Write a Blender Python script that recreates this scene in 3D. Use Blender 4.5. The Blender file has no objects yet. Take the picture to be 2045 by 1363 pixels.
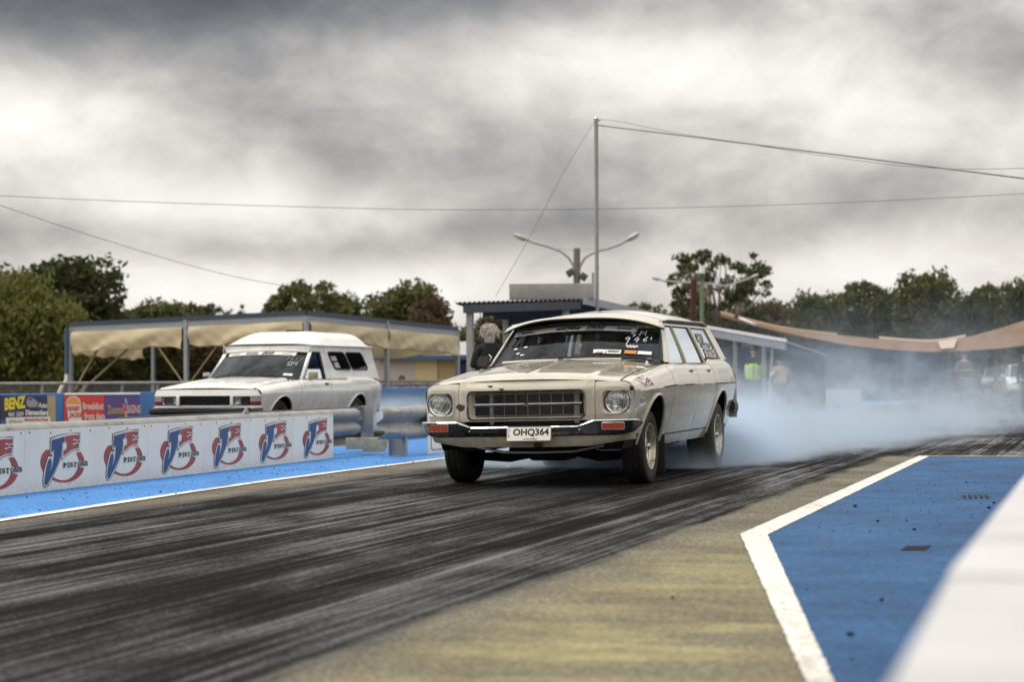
import bpy, bmesh, math, random
import numpy as np
from mathutils import Vector, Matrix, Euler
S = bpy.context.scene
COL = S.collection
R = math.radians
YAW = 0.2905                       # the strip runs this far right of the view axis
# ---------------------------------------------------------------- camera (70 mm, held just over the wall)
F, CX, CY, ROLL, CH = 3976.0, 1022.5, 681.5, 0.0070, 0.866
_vh = 760.0 - ROLL * (CX - 1300.0)
PITCH = math.atan((_vh - CY) * math.cos(ROLL) / F)
_fw = Vector((0, math.cos(PITCH), math.sin(PITCH)))
_up0 = Vector((0, -math.sin(PITCH), math.cos(PITCH)))
_rt0 = Vector((1, 0, 0))
_rt = _rt0 * math.cos(ROLL) - _up0 * math.sin(ROLL)
_up = _rt0 * math.sin(ROLL) + _up0 * math.cos(ROLL)
CAMP = Vector((0, 0, CH))
cd = bpy.data.cameras.new('camera')
cam = bpy.data.objects.new('camera', cd)
COL.objects.link(cam)
cam.matrix_world = Matrix(((_rt.x, _up.x, -_fw.x, 0), (_rt.y, _up.y, -_fw.y, 0), (_rt.z, _up.z, -_fw.z, CH), (0, 0, 0, 1)))
cd.sensor_width = 36.0
cd.lens = 36.0 * F / 2045.0
cd.clip_start, cd.clip_end = 0.05, 3000
cd.dof.use_dof = True
cd.dof.focus_distance = 16.6
cd.dof.aperture_fstop = 2.7
S.camera = cam
# ---------------------------------------------------------------- render and exposure
S.render.engine = 'CYCLES'
S.cycles.use_denoising = True
S.cycles.max_bounces = 8
S.cycles.transparent_max_bounces = 24
S.cycles.volume_bounces = 4
S.cycles.volume_step_rate = 1.0
S.cycles.volume_max_steps = 128
S.view_settings.view_transform = 'Standard'
S.view_settings.look = 'None'
S.view_settings.exposure = 0.2
S.view_settings.gamma = 1.0
# ---------------------------------------------------------------- overcast sky
W = bpy.data.worlds.new('World')
S.world = W
W.use_nodes = True
wn, wl = W.node_tree.nodes, W.node_tree.links
wn.clear()
def wmath(op, a, b=None, c=None):
    n = wn.new('ShaderNodeMath'); n.operation = op
    for i, v in enumerate((a, b, c)):
        if v is None: continue
        if isinstance(v, (int, float)): n.inputs[i].default_value = v
        else: wl.new(v, n.inputs[i])
    return n.outputs[0]
tc = wn.new('ShaderNodeTexCoord')
sx = wn.new('ShaderNodeSeparateXYZ'); wl.new(tc.outputs['Generated'], sx.inputs[0])
az = wmath('ARCTAN2', sx.outputs['X'], sx.outputs['Y'])
el = wmath('ARCSINE', sx.outputs['Z'])
mp = wn.new('ShaderNodeMapping'); mp.inputs['Scale'].default_value = (1.0, 1.0, 1.55)
mp.inputs['Rotation'].default_value = (0, R(-14), 0)
wl.new(tc.outputs['Generated'], mp.inputs[0])
def wnoise(scale, det, rough, dist, w):
    n = wn.new('ShaderNodeTexNoise'); n.noise_dimensions = '4D'
    n.inputs['Scale'].default_value = scale; n.inputs['Detail'].default_value = det
    n.inputs['Roughness'].default_value = rough; n.inputs['Distortion'].default_value = dist
    n.inputs['W'].default_value = w
    wl.new(mp.outputs[0], n.inputs['Vector'])
    return n.outputs['Fac']
n1 = wnoise(5.5, 7, 0.50, 0.25, 2.3)
n2 = wnoise(17.0, 7, 0.56, 0.3, 7.1)
val = wmath('ADD', 0.62, wmath('MULTIPLY', wmath('SUBTRACT', n1, 0.5), 1.12))
val = wmath('ADD', val, wmath('MULTIPLY', wmath('SUBTRACT', n2, 0.5), 0.58))
def blob(v, u, y, su, sv, amt):     # one soft cloud mass or bright break
    a0, e0 = (u - CX) / F, (760 - y) / F
    a = wmath('DIVIDE', wmath('SUBTRACT', az, a0), su / F)
    # edges of the masses wander with the fine noise
    e = wmath('DIVIDE', wmath('SUBTRACT', wmath('ADD', el, wmath('MULTIPLY', wmath('SUBTRACT', n1, 0.5), 0.05)), e0), sv / F)
    d = wmath('ADD', wmath('MULTIPLY', a, a), wmath('MULTIPLY', e, e))
    g = wmath('POWER', 2.718, wmath('MULTIPLY', d, -1.0))
    return wmath('ADD', v, wmath('MULTIPLY', g, amt))
SKYBLOBS = [(150, 5, 620, 120, -0.44), (1000, -40, 700, 110, -0.28), (2010, 110, 260, 130, -0.30), (1750, 20, 260, 60, -0.10),
            (60, 265, 250, 90, 0.34), (640, 270, 320, 110, -0.22), (1000, 330, 300, 60, -0.12), (1330, 150, 260, 90, 0.14), (1750, 250, 300, 90, 0.06),
            (650, 480, 560, 45, -0.20), (1250, 430, 380, 50, -0.06), (1850, 400, 400, 50, -0.04), (700, 590, 700, 55, 0.15), (1800, 560, 500, 60, 0.12), (330, 395, 300, 45, 0.12)]
for bb in SKYBLOBS: val = blob(val, *bb)
cr = wn.new('ShaderNodeValToRGB')
wl.new(val, cr.inputs[0])
cr.color_ramp.interpolation = 'B_SPLINE'
els = cr.color_ramp.elements
els[0].position = 0.0; els[0].color = (0.060, 0.062, 0.070, 1)
els[1].position = 1.0; els[1].color = (1.05, 1.04, 1.02, 1)
for p, c in ((0.26, (0.20, 0.20, 0.21)), (0.48, (0.455, 0.430, 0.408)), (0.70, (0.82, 0.770, 0.715))):
    k = els.new(p); k.color = (*c, 1)
sky = wn.new('ShaderNodeTexSky'); sky.sky_type = 'NISHITA'; sky.sun_disc = False
sky.sun_elevation = R(65); sky.sun_rotation = R(263)
bg1 = wn.new('ShaderNodeBackground'); bg1.inputs['Strength'].default_value = 0.08
wl.new(sky.outputs[0], bg1.inputs['Color'])
bg2 = wn.new('ShaderNodeBackground')
# an overcast sky brightens evenly from the horizon up to the zenith
wl.new(wmath('ADD', 0.92, wmath('MULTIPLY', wmath('MAXIMUM', sx.outputs['Z'], 0.0), 1.15)), bg2.inputs['Strength'])
wl.new(cr.outputs[0], bg2.inputs['Color'])
mx = wn.new('ShaderNodeMixShader'); mx.inputs[0].default_value = 0.93
wl.new(bg1.outputs[0], mx.inputs[1]); wl.new(bg2.outputs[0], mx.inputs[2])
wo = wn.new('ShaderNodeOutputWorld'); wl.new(mx.outputs[0], wo.inputs[0])
# sun behind thin cloud, high on the left
sd = bpy.data.lights.new('sun', 'SUN'); sd.energy = 1.5; sd.angle = R(16); sd.color = (1.0, 0.95, 0.87)
sun = bpy.data.objects.new('sun', sd); COL.objects.link(sun)
_sdir = Vector((-0.42, -0.05, 0.90)).normalized()
sun.rotation_euler = _sdir.to_track_quat('Z', 'Y').to_euler()

# ---------------------------------------------------------------- pixel -> world helpers (photo is 2045 px wide)
def ray(u, v): return _fw + _rt * ((u - CX) / F) - _up * ((v - CY) / F)
def gnd(u, v, z=0.0):
    d = ray(u, v); t = (z - CH) / d.z; return CAMP + d * t
def atY(u, v, Y):
    d = ray(u, v); return CAMP + d * (Y / d.y)
def track(b, a, z=0.0):              # strip coordinates: b to the right, a along
    return Vector((b * math.cos(YAW) + a * math.sin(YAW), -b * math.sin(YAW) + a * math.cos(YAW), z))

# ---------------------------------------------------------------- mesh helpers
class MB:
    def __init__(s): s.v = []; s.f = []
    def add(s, vs, fs):
        o = len(s.v); s.v += [tuple(p) for p in vs]; s.f += [tuple(i + o for i in f) for f in fs]; return s
    def box(s, c, d, rz=0.0, M=None):
        hx, hy, hz = d[0] / 2, d[1] / 2, d[2] / 2
        p = [Vector((x, y, z)) for z in (-hz, hz) for x, y in ((-hx, -hy), (hx, -hy), (hx, hy), (-hx, hy))]
        m = M if M is not None else Matrix.Rotation(rz, 3, 'Z')
        p = [m @ q + Vector(c) for q in p]
        return s.add(p, [(3, 2, 1, 0), (4, 5, 6, 7), (0, 1, 5, 4), (1, 2, 6, 5), (2, 3, 7, 6), (3, 0, 4, 7)])
    def bbox(s, c, d, bev=0.01, M=None):        # box with chamfered edges
        bm = bmesh.new(); bmesh.ops.create_cube(bm, size=1.0)
        for q in bm.verts: q.co = Vector((q.co.x * d[0], q.co.y * d[1], q.co.z * d[2]))
        bmesh.ops.bevel(bm, geom=bm.edges[:], offset=min(bev, min(d) * 0.45), segments=2, affect='EDGES', profile=0.6)
        m = M if M is not None else Matrix.Identity(3)
        bm.verts.index_update()
        s.add([m @ q.co + Vector(c) for q in bm.verts], [[q.index for q in f.verts] for f in bm.faces]); bm.free()
        return s
    def tube(s, pts, r, n=8, cap=True, closed=False, flat=None):
        pts = [Vector(p) for p in pts]; k = len(pts); rs = r if isinstance(r, (list, tuple)) else [r] * k
        rings = []; ref = None
        for i, p in enumerate(pts):
            if closed: t = (pts[(i + 1) % k] - pts[i - 1])
            else: t = pts[min(i + 1, k - 1)] - pts[max(i - 1, 0)]
            t = t.normalized() if t.length > 1e-9 else Vector((0, 0, 1))
            if ref is None:
                ref = Vector((0, 0, 1)) if abs(t.z) < 0.9 else Vector((1, 0, 0))
            a = (ref - t * ref.dot(t)).normalized(); b = t.cross(a); ref = a
            fz = flat if flat else 1.0
            rings.append([p + (a * math.cos(2 * math.pi * j / n) + b * math.sin(2 * math.pi * j / n) * fz) * rs[i] for j in range(n)])
        vs = [q for g in rings for q in g]; fs = []
        for i in range(k if closed else k - 1):
            i2 = (i + 1) % k
            for j in range(n): fs.append((i * n + j, i * n + (j + 1) % n, i2 * n + (j + 1) % n, i2 * n + j))
        if cap and not closed: fs.append(tuple(range(n))[::-1]); fs.append(tuple((k - 1) * n + j for j in range(n)))
        return s.add(vs, fs)
    def lathe(s, prof, n=32, M=None, c=(0, 0, 0), cap=False):   # prof (r, h) about local z
        m = M if M is not None else Matrix.Identity(3)
        vs = []; fs = []
        for r, h in prof:
            for j in range(n):
                a = 2 * math.pi * j / n; vs.append(m @ Vector((r * math.cos(a), r * math.sin(a), h)) + Vector(c))
        for i in range(len(prof) - 1):
            for j in range(n): fs.append((i * n + j, i * n + (j + 1) % n, (i + 1) * n + (j + 1) % n, (i + 1) * n + j))
        if cap: fs.append(tuple(range(n))[::-1]); fs.append(tuple((len(prof) - 1) * n + j for j in range(n)))
        return s.add(vs, fs)
    def ball(s, c, r, n=12, m=8, M=None):
        r = r if isinstance(r, (tuple, list)) else (r, r, r)
        mm = M if M is not None else Matrix.Identity(3)
        vs = []; fs = []
        for i in range(m + 1):
            p = math.pi * i / m
            for j in range(n):
                a = 2 * math.pi * j / n
                vs.append(mm @ Vector((r[0] * math.sin(p) * math.cos(a), r[1] * math.sin(p) * math.sin(a), r[2] * math.cos(p))) + Vector(c))
        for i in range(m):
            for j in range(n): fs.append((i * n + j, (i + 1) * n + j, (i + 1) * n + (j + 1) % n, i * n + (j + 1) % n))
        return s.add(vs, fs)
    def grid(s, fn, us, vs_):
        nu, nv = len(us), len(vs_)
        V = [Vector(fn(u, v)) for u in us for v in vs_]
        Fc = [(i * nv + j, (i + 1) * nv + j, (i + 1) * nv + j + 1, i * nv + j + 1) for i in range(nu - 1) for j in range(nv - 1)]
        return s.add(V, Fc)
    def poly(s, pts): return s.add(pts, [tuple(range(len(pts)))])
    def prism(s, pts2, fn, t0=0.0, t1=0.01):    # outline pts2 mapped by fn(x, y, depth)
        n = len(pts2)
        a = [fn(x, y, t0) for x, y in pts2]; b = [fn(x, y, t1) for x, y in pts2]
        fs = [tuple(range(n))[::-1], tuple(range(n, 2 * n))] + [(i, (i + 1) % n, n + (i + 1) % n, n + i) for i in range(n)]
        return s.add(a + b, fs)
    def ringface(s, outer, inner):              # two loops with the same number of points
        n = len(outer)
        return s.add(list(outer) + list(inner), [(i, (i + 1) % n, n + (i + 1) % n, n + i) for i in range(n)])
    def strip(s, la, lb):                       # quads between two open lines of equal length
        n = len(la)
        return s.add(list(la) + list(lb), [(i, i + 1, n + i + 1, n + i) for i in range(n - 1)])
    def build(s, name, mat, parent=None, ang=38, solid=0.0, loc=None):
        me = bpy.data.meshes.new(name); me.from_pydata([tuple(p) for p in s.v], [], s.f); me.validate()
        return mobj(name, me, mat, parent, ang, solid, loc)
def mobj(name, me, mat, parent=None, ang=38, solid=0.0, loc=None):
    if mat is not None and not me.materials: me.materials.append(MAT[mat] if isinstance(mat, str) else mat)
    if ang:
        me.polygons.foreach_set('use_smooth', [True] * len(me.polygons))
        me.set_sharp_from_angle(angle=R(ang))
    o = bpy.data.objects.new(name, me); COL.objects.link(o)
    if parent is not None: o.parent = parent
    if loc is not None: o.location = loc
    if solid:
        md = o.modifiers.new('thickness', 'SOLIDIFY'); md.thickness = solid; md.offset = 0
    return o
def tag(o, label=None, cat=None, group=None, kind=None):
    if label: o['label'] = label
    if cat: o['category'] = cat
    if group: o['group'] = group
    if kind: o['kind'] = kind
    return o
def thing(name, label, cat, loc=(0, 0, 0), rz=0.0, group=None):
    o = bpy.data.objects.new(name, None); COL.objects.link(o)
    o.empty_display_size = 0.2; o.location = loc; o.rotation_euler = (0, 0, rz)
    return tag(o, label, cat, group)
def copy_tree(o, parent=None):
    c = o.copy(); COL.objects.link(c)
    if parent is not None: c.parent = parent
    for ch in list(o.children): copy_tree(ch, c)
    return c
def text_mesh(txt, size=1.0, bold=0.0, shear=0.0, sx=1.0, align='CENTER', spacing=1.0):
    cu = bpy.data.curves.new('lettering', 'FONT'); cu.body = txt; cu.size = size; cu.align_x = align; cu.align_y = 'CENTER'
    cu.offset = bold; cu.shear = shear; cu.space_character = spacing; cu.resolution_u = 3
    ob = bpy.data.objects.new('lettering', cu); COL.objects.link(ob)
    dg = bpy.context.evaluated_depsgraph_get()
    me = bpy.data.meshes.new_from_object(ob.evaluated_get(dg)); bpy.data.objects.remove(ob)
    vs = [(v.co.x * sx, v.co.y) for v in me.vertices]; fs = [tuple(p.vertices) for p in me.polygons]
    bpy.data.meshes.remove(me)
    return vs, fs
def fit_text(txt, w, h, fn, name, mat, parent, bold=0.0, shear=0.0, spacing=1.0):
    """lettering stretched to w x h, centred, laid on the surface fn(x, y)"""
    vs, fs = text_mesh(txt, 1.0, bold, shear, spacing=spacing)
    xs = [p[0] for p in vs]; ys = [p[1] for p in vs]
    x0, x1, y0, y1 = min(xs), max(xs), min(ys), max(ys)
    m = MB(); m.add([fn((x - (x0 + x1) / 2) / (x1 - x0) * w, (y - (y0 + y1) / 2) / (y1 - y0) * h) for x, y in vs], fs)
    return m.build(name, mat, parent, ang=0)
def lin(a, b, n): return [a + (b - a) * i / (n - 1) for i in range(n)]
def interp(x, xs, ys): return float(np.interp(x, xs, ys))
def sstep(a, b, x):
    t = min(1, max(0, (x - a) / (b - a))); return t * t * (3 - 2 * t)
def rrect(cx, cy, w, h, r, k=5):
    pts = []
    for sx_, sy_, a0 in ((1, 1, 0), (-1, 1, 90), (-1, -1, 180), (1, -1, 270)):
        for i in range(k + 1):
            a = R(a0 + 90 * i / k)
            pts.append((cx + sx_ * (w / 2 - r) + r * math.cos(a), cy + sy_ * (h / 2 - r) + r * math.sin(a)))
    return pts

# ---------------------------------------------------------------- materials
MAT = {}
class NT:
    def __init__(s, name):
        s.m = bpy.data.materials.new(name); s.m.use_nodes = True; MAT[name] = s.m
        s.n = s.m.node_tree.nodes; s.l = s.m.node_tree.links; s.n.clear()
        s.out = s.n.new('ShaderNodeOutputMaterial')
        s.tc = s.n.new('ShaderNodeTexCoord')
    def node(s, t, **kw):
        n = s.n.new(t)
        for k, v in kw.items():
            if hasattr(n, k): setattr(n, k, v)
        return n
    def put(s, sock, v):
        if v is None: return
        if hasattr(v, 'links') or hasattr(v, 'is_linked'): s.l.new(v, sock)
        elif isinstance(v, (tuple, list)) and len(v) == 3 and sock.type == 'RGBA': sock.default_value = (*v, 1)
        else: sock.default_value = v
    def math(s, op, a, b=None, c=None, clamp=False):
        n = s.n.new('ShaderNodeMath'); n.operation = op; n.use_clamp = clamp
        for i, v in enumerate((a, b, c)): s.put(n.inputs[i], v)
        return n.outputs[0]
    def map(s, scale=(1, 1, 1), rot=(0, 0, 0), loc=(0, 0, 0), src='Object'):
        n = s.n.new('ShaderNodeMapping'); s.l.new(s.tc.outputs[src], n.inputs[0])
        n.inputs['Scale'].default_value = scale; n.inputs['Rotation'].default_value = rot; n.inputs['Location'].default_value = loc
        return n.outputs[0]
    def noise(s, scale=5, det=4, rough=0.55, dist=0.0, vec=None):
        n = s.n.new('ShaderNodeTexNoise'); n.inputs['Scale'].default_value = scale; n.inputs['Detail'].default_value = det
        n.inputs['Roughness'].default_value = rough; n.inputs['Distortion'].default_value = dist
        s.l.new(vec if vec is not None else s.tc.outputs['Object'], n.inputs['Vector'])
        return n.outputs['Fac']
    def vor(s, scale=5, vec=None, feature='F1', out='Distance', rand=1.0):
        n = s.n.new('ShaderNodeTexVoronoi'); n.feature = feature; n.inputs['Scale'].default_value = scale
        n.inputs['Randomness'].default_value = rand
        s.l.new(vec if vec is not None else s.tc.outputs['Object'], n.inputs['Vector'])
        return n.outputs[out]
    def ramp(s, v, stops, interp='LINEAR'):
        n = s.n.new('ShaderNodeValToRGB'); n.color_ramp.interpolation = interp; s.l.new(v, n.inputs[0])
        e = n.color_ramp.elements
        e[0].position, e[0].color = stops[0][0], (*stops[0][1], 1); e[1].position, e[1].color = stops[-1][0], (*stops[-1][1], 1)
        for p, c in stops[1:-1]:
            k = e.new(p); k.color = (*c, 1)
        return n.outputs[0]
    def rng(s, v, a, b, c=0.0, d=1.0, smooth=True):
        n = s.n.new('ShaderNodeMapRange'); n.interpolation_type = 'SMOOTHSTEP' if smooth else 'LINEAR'
        s.put(n.inputs[0], v)
        for i, q in enumerate((a, b, c, d)): s.put(n.inputs[i + 1], q)
        return n.outputs[0]
    def mix(s, f, a, b, mode='MIX'):
        n = s.n.new('ShaderNodeMix'); n.data_type = 'RGBA'; n.blend_type = mode
        s.put(n.inputs[0], f); s.put(n.inputs[6], a); s.put(n.inputs[7], b)
        return n.outputs[2]
    def sep(s, vec=None, src='Object'):
        n = s.n.new('ShaderNodeSeparateXYZ'); s.l.new(vec if vec is not None else s.tc.outputs[src], n.inputs[0]); return n.outputs
    def bump(s, h, strength=0.3, dist=0.01):
        n = s.n.new('ShaderNodeBump'); n.inputs['Strength'].default_value = strength; n.inputs['Distance'].default_value = dist
        s.l.new(h, n.inputs['Height']); return n.outputs[0]
    def pbr(s, col, rough=0.5, metal=0.0, spec=0.5, coat=0.0, coatr=0.05, normal=None, trans=0.0, alpha=None, emis=None, es=0.0):
        p = s.n.new('ShaderNodeBsdfPrincipled')
        s.put(p.inputs['Base Color'], col); s.put(p.inputs['Roughness'], rough); s.put(p.inputs['Metallic'], metal)
        s.put(p.inputs['Specular IOR Level'], spec); s.put(p.inputs['Coat Weight'], coat); s.put(p.inputs['Coat Roughness'], coatr)
        if normal is not None: s.l.new(normal, p.inputs['Normal'])
        if trans: p.inputs['Transmission Weight'].default_value = trans
        if alpha is not None: s.put(p.inputs['Alpha'], alpha)
        if emis is not None: s.put(p.inputs['Emission Color'], emis); s.put(p.inputs['Emission Strength'], es)
        return p.outputs[0]
    def done(s, sh): s.l.new(sh, s.out.inputs['Surface']); return s.m
def plain(name, col, rough=0.55, metal=0.0, var=0.12, scale=9.0, spec=0.5, coat=0.0, bump=0.0):
    t = NT(name)
    n = t.noise(scale, 5, 0.6)
    k = t.rng(n, 0.3, 0.7, 1.0 - var, 1.0 + var, False)
    c = t.mix(1.0, col, k, 'MULTIPLY')
    rr = t.rng(n, 0.3, 0.7, max(0.02, rough - 0.07), min(1, rough + 0.07), False)
    nm = t.bump(t.noise(scale * 6, 3), bump, 0.01) if bump else None
    return t.done(t.pbr(c, rr, metal, spec, coat, 0.06, nm))
# ================================================================ materials of the setting
def m_strip():
    t = NT('strip_surface')
    b, a, _ = t.sep()
    st1 = t.noise(1.0, 7, 0.62, 0.15, t.map((3.2, 0.055, 1)))          # broad rubber streaks along the strip
    st2 = t.noise(1.0, 6, 0.65, 0.1, t.map((24, 0.13, 1), loc=(3, 1, 0)))
    st3 = t.noise(1.0, 4, 0.6, 0.3, t.map((60, 1.3, 1), loc=(9, 4, 0)))
    wob = t.math('MULTIPLY', t.math('SUBTRACT', t.noise(1.0, 6, 0.7, 0, t.map((1.5, 0.45, 1))), 0.5), 0.42)
    bw = t.math('ADD', b, wob)
    l1 = t.math('MULTIPLY', t.rng(bw, -6.65, -6.3), t.rng(bw, -2.44, -2.30, 1.0, 0.0))
    l2 = t.math('MULTIPLY', t.rng(bw, -15.2, -14.6), t.rng(bw, -10.3, -9.8, 1.0, 0.0))
    l3 = t.math('MULTIPLY', t.rng(t.math('ADD', a, t.math('MULTIPLY', wob, 1.5)), 22.2, 22.9), t.rng(bw, -6.65, -6.3))
    rub = t.math('MAXIMUM', t.math('MAXIMUM', l1, l2), l3)
    fine = t.noise(130, 3, 0.7)
    agg = t.vor(70, rand=1.0)
    asp = t.ramp(t.math('ADD', t.math('MULTIPLY', fine, 0.6), t.math('MULTIPLY', agg, 0.5)),
                 [(0.22, (0.035, 0.031, 0.022)), (0.48, (0.105, 0.094, 0.066)), (0.75, (0.25, 0.225, 0.165))])
    stn = t.rng(t.noise(0.9, 5, 0.6), 0.35, 0.7, 0.6, 1.1)
    asp = t.mix(1.0, asp, stn, 'MULTIPLY')
    grit = t.math('MULTIPLY', t.rng(t.noise(34, 6, 0.8), 0.30, 0.70, 0.40, 1.60), t.rng(t.vor(48), 0.15, 0.65, 0.7, 1.2))
    asp = t.mix(1.0, asp, grit, 'MULTIPLY')
    # worn yellow paint in front of the box
    yel_m = t.math('MULTIPLY', t.rng(t.math('ADD', b, t.math('MULTIPLY', wob, 0.7)), -2.42, -1.75), t.rng(a, 9.0, 12.5, 1.0, 0.10))
    bands = t.noise(1.0, 8, 0.68, 0.5, t.map((0.7, 2.3, 1), rot=(0, 0, 0.29)))
    worn = t.rng(t.math('ADD', t.math('MULTIPLY', bands, 1.0), t.math('ADD', t.math('MULTIPLY', fine, 0.35), t.math('MULTIPLY', t.noise(26, 5, 0.75), 0.45))), 0.78, 1.04)
    yel = t.mix(t.rng(t.noise(3.5, 7, 0.7), 0.35, 0.65), (0.255, 0.225, 0.10), (0.38, 0.335, 0.155))
    yel = t.mix(1.0, yel, t.rng(grit, 0.5, 1.4, 0.72, 1.15), 'MULTIPLY')
    base = t.mix(t.math('MULTIPLY', yel_m, t.rng(worn, 0, 1, 0.12, 0.88, False)), asp, yel)
    s = t.math('ADD', t.math('MULTIPLY', st1, 0.42), t.math('ADD', t.math('MULTIPLY', st2, 0.44), t.math('MULTIPLY', st3, 0.16)))
    patch = t.math('MULTIPLY', t.math('SUBTRACT', t.noise(1.0, 6, 0.65, 0.4, t.map((1.1, .38, 1), loc=(5, 2, 0))), .5), .55)
    speck = t.math('ADD', t.math('MULTIPLY', t.math('SUBTRACT', fine, .5), .34), t.math('MULTIPLY', t.math('SUBTRACT', t.noise(36, 5, 0.75), .5), .42))
    s = t.math('ADD', t.math('ADD', t.math('MULTIPLY', t.math('SUBTRACT', s, .5), 1.35), .475), t.math('ADD', patch, speck))
    rc = t.ramp(s, [(0.34, (0.003, 0.003, 0.0035)), (0.5, (0.007, 0.007, 0.0075)), (0.62, (0.018, 0.0185, 0.020)), (0.78, (0.070, 0.073, 0.080))])  # rubber streak tones; the palest is tinted blue-grey to paint in sheen
    # darkest fresh rubber near both lane edges and wheel tracks
    tr = t.math('MULTIPLY', t.rng(t.math('ABSOLUTE', t.math('ADD', bw, 2.58)), 0.14, 0.34, 0.0, 1.0), t.rng(t.math('ABSOLUTE', t.math('ADD', bw, 3.75)), 0.1, 0.45, 0.25, 1.0))
    rc = t.mix(t.rng(tr, 0, 1, 0.75, 0.0, False), rc, (0.007, 0.007, 0.007))
    base = t.mix(rub, base, rc)
    # pale scuffs and crumbs
    sc = t.rng(t.noise(1.0, 3, 0.7, 0.4, t.map((7, 1.1, 1), loc=(2, 7, 0))), 0.715, 0.76)
    base = t.mix(t.math('MULTIPLY', sc, 0.38), base, (0.33, 0.30, 0.25))
    rr = t.mix(rub, t.rng(fine, 0.3, 0.7, 0.72, 0.92), t.rng(s, 0.42, 0.66, 0.92, 0.30))
    sp = t.math('ADD', 0.4, t.math('MULTIPLY', rub, t.rng(s, 0.42, 0.68, -0.34, 0.32)))
    h = t.mix(rub, t.math('ADD', fine, agg), t.math('ADD', t.math('MULTIPLY', st3, 0.8), t.math('MULTIPLY', fine, 0.35)))
    return t.done(t.pbr(base, rr, 0, sp, normal=t.bump(h, 0.8, 0.006)))
m_strip()
def m_paint(name, c1, c2, wear, dark):
    t = NT(name)
    n = t.noise(1.3, 6, 0.65); f = t.noise(150, 3, 0.7); ag = t.vor(85)
    c = t.mix(t.rng(n, 0.3, 0.7), c1, c2)
    c = t.mix(1.0, c, t.rng(f, 0.25, 0.75, 0.45, 1.45), 'MULTIPLY')
    c = t.mix(1.0, c, t.rng(t.noise(30, 6, 0.8), 0.30, 0.70, 0.55, 1.45), 'MULTIPLY')
    c = t.mix(t.rng(t.noise(1.0, 5, 0.65, 0.3, t.map((2.6, .5, 1), rot=(0, 0, YAW))), 0.50, 0.72, 0, 0.42), c, dark)
    c = t.mix(t.math('MULTIPLY', t.rng(t.math('ADD', t.math('MULTIPLY', t.noise(9, 6, 0.75), 0.8), t.math('MULTIPLY', f, 0.35)), wear, wear + 0.12), 0.8), c, dark)
    dots = t.rng(t.vor(16), 0.04, 0.07, 0.85, 0.0)
    sel = t.rng(t.noise(2.1, 3), 0.54, 0.60)
    c = t.mix(t.math('MULTIPLY', dots, sel), c, (0.012, 0.012, 0.014))
    return t.done(t.pbr(c, t.rng(f, 0.3, 0.7, 0.78, 0.95), 0, 0.35, normal=t.bump(t.math('ADD', f, ag), 0.5, 0.004)))
m_paint('blue_paint', (0.017, 0.066, 0.165), (0.030, 0.112, 0.26), 0.62, (0.035, 0.06, 0.09))
m_paint('bright_blue_paint', (0.05, 0.20, 0.52), (0.075, 0.26, 0.60), 0.70, (0.05, 0.08, 0.12))
m_paint('white_line_paint', (0.66, 0.64, 0.58), (0.78, 0.76, 0.71), 0.66, (0.20, 0.19, 0.17))
def m_ground():
    t = NT('dry_ground')
    n = t.noise(0.25, 8, 0.65); f = t.noise(9, 5, 0.7)
    c = t.ramp(t.math('ADD', t.math('MULTIPLY', n, 0.7), t.math('MULTIPLY', f, 0.3)),
               [(0.3, (0.055, 0.06, 0.028)), (0.5, (0.12, 0.105, 0.06)), (0.7, (0.20, 0.165, 0.11))])
    return t.done(t.pbr(c, 0.9, normal=t.bump(f, 0.6, 0.03)))
m_ground()
# ================================================================ ground, strip, painted areas
g = MB(); g.poly([(-900, -300, -0.03), (900, -300, -0.03), (900, 1500, -0.03), (-900, 1500, -0.03)])
tag(g.build('ground', 'dry_ground', ang=0), 'dry grass and dirt ground around the strip', None, None, 'structure')
st = MB(); st.poly([(-17.6, -8, 0), (7.5, -8, 0), (7.5, 260, 0), (-17.6, 260, 0)])
so = st.build('drag_strip', 'strip_surface', ang=0); so.rotation_euler = (0, 0, -YAW)
tag(so, 'rubbered black asphalt drag strip with worn yellow paint beside it', None, None, 'structure')
rnd = random.Random(5)
def jline(pts, step=0.06, j=0.006):
    out = []
    for a, b in zip(pts[:-1], pts[1:]):
        a, b = Vector(a), Vector(b); n = max(1, int((b - a).length / step))
        d = (b - a).normalized(); nn = Vector((-d.y, d.x, 0))
        for i in range(n): out.append(a.lerp(b, i / n) + nn * rnd.gauss(0, j))
    out.append(Vector(pts[-1])); return out
def band(name, la, lb, mat, label, z, step=0.06, j=0.006):
    A, B = jline(la, step, j), jline(lb, step, j)
    m = MB(); m.poly([(p.x, p.y, z) for p in A] + [(p.x, p.y, z) for p in reversed(B)])
    o = m.build(name, mat, ang=0)
    return tag(o, label, None, None, 'structure')
def V2(x, y): return Vector((x, y, 0))
WL = [V2(-3.62, 10.6), V2(-3.22, 12.52), V2(-2.62, 15.27), V2(-2.12, 17.4), V2(-1.56, 19.45), V2(-0.78, 22.12)]
d_ = Vector((math.sin(YAW), math.cos(YAW), 0)); nl_ = Vector((-math.cos(YAW), math.sin(YAW), 0))
WL.append(WL[-1] + d_ * 60)
WLo = [p + nl_ * 0.115 for p in WL]
far_b = [V2(-6.3, 11.0), V2(-5.5, 15.5), V2(-4.3, 20.0), V2(-2.9, 25.0), V2(-2.9, 25.0) + d_ * 58]
band('painted_verge', far_b, [p + nl_ * 0.06 for p in WL], 'bright_blue_paint', 'bright blue painted verge along the foot of the barrier', 0.004, 0.2, 0.004)
band('edge_line', WLo, WL, 'white_line_paint', 'white edge line beside the bright blue verge', 0.008, 0.12, 0.004)
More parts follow.
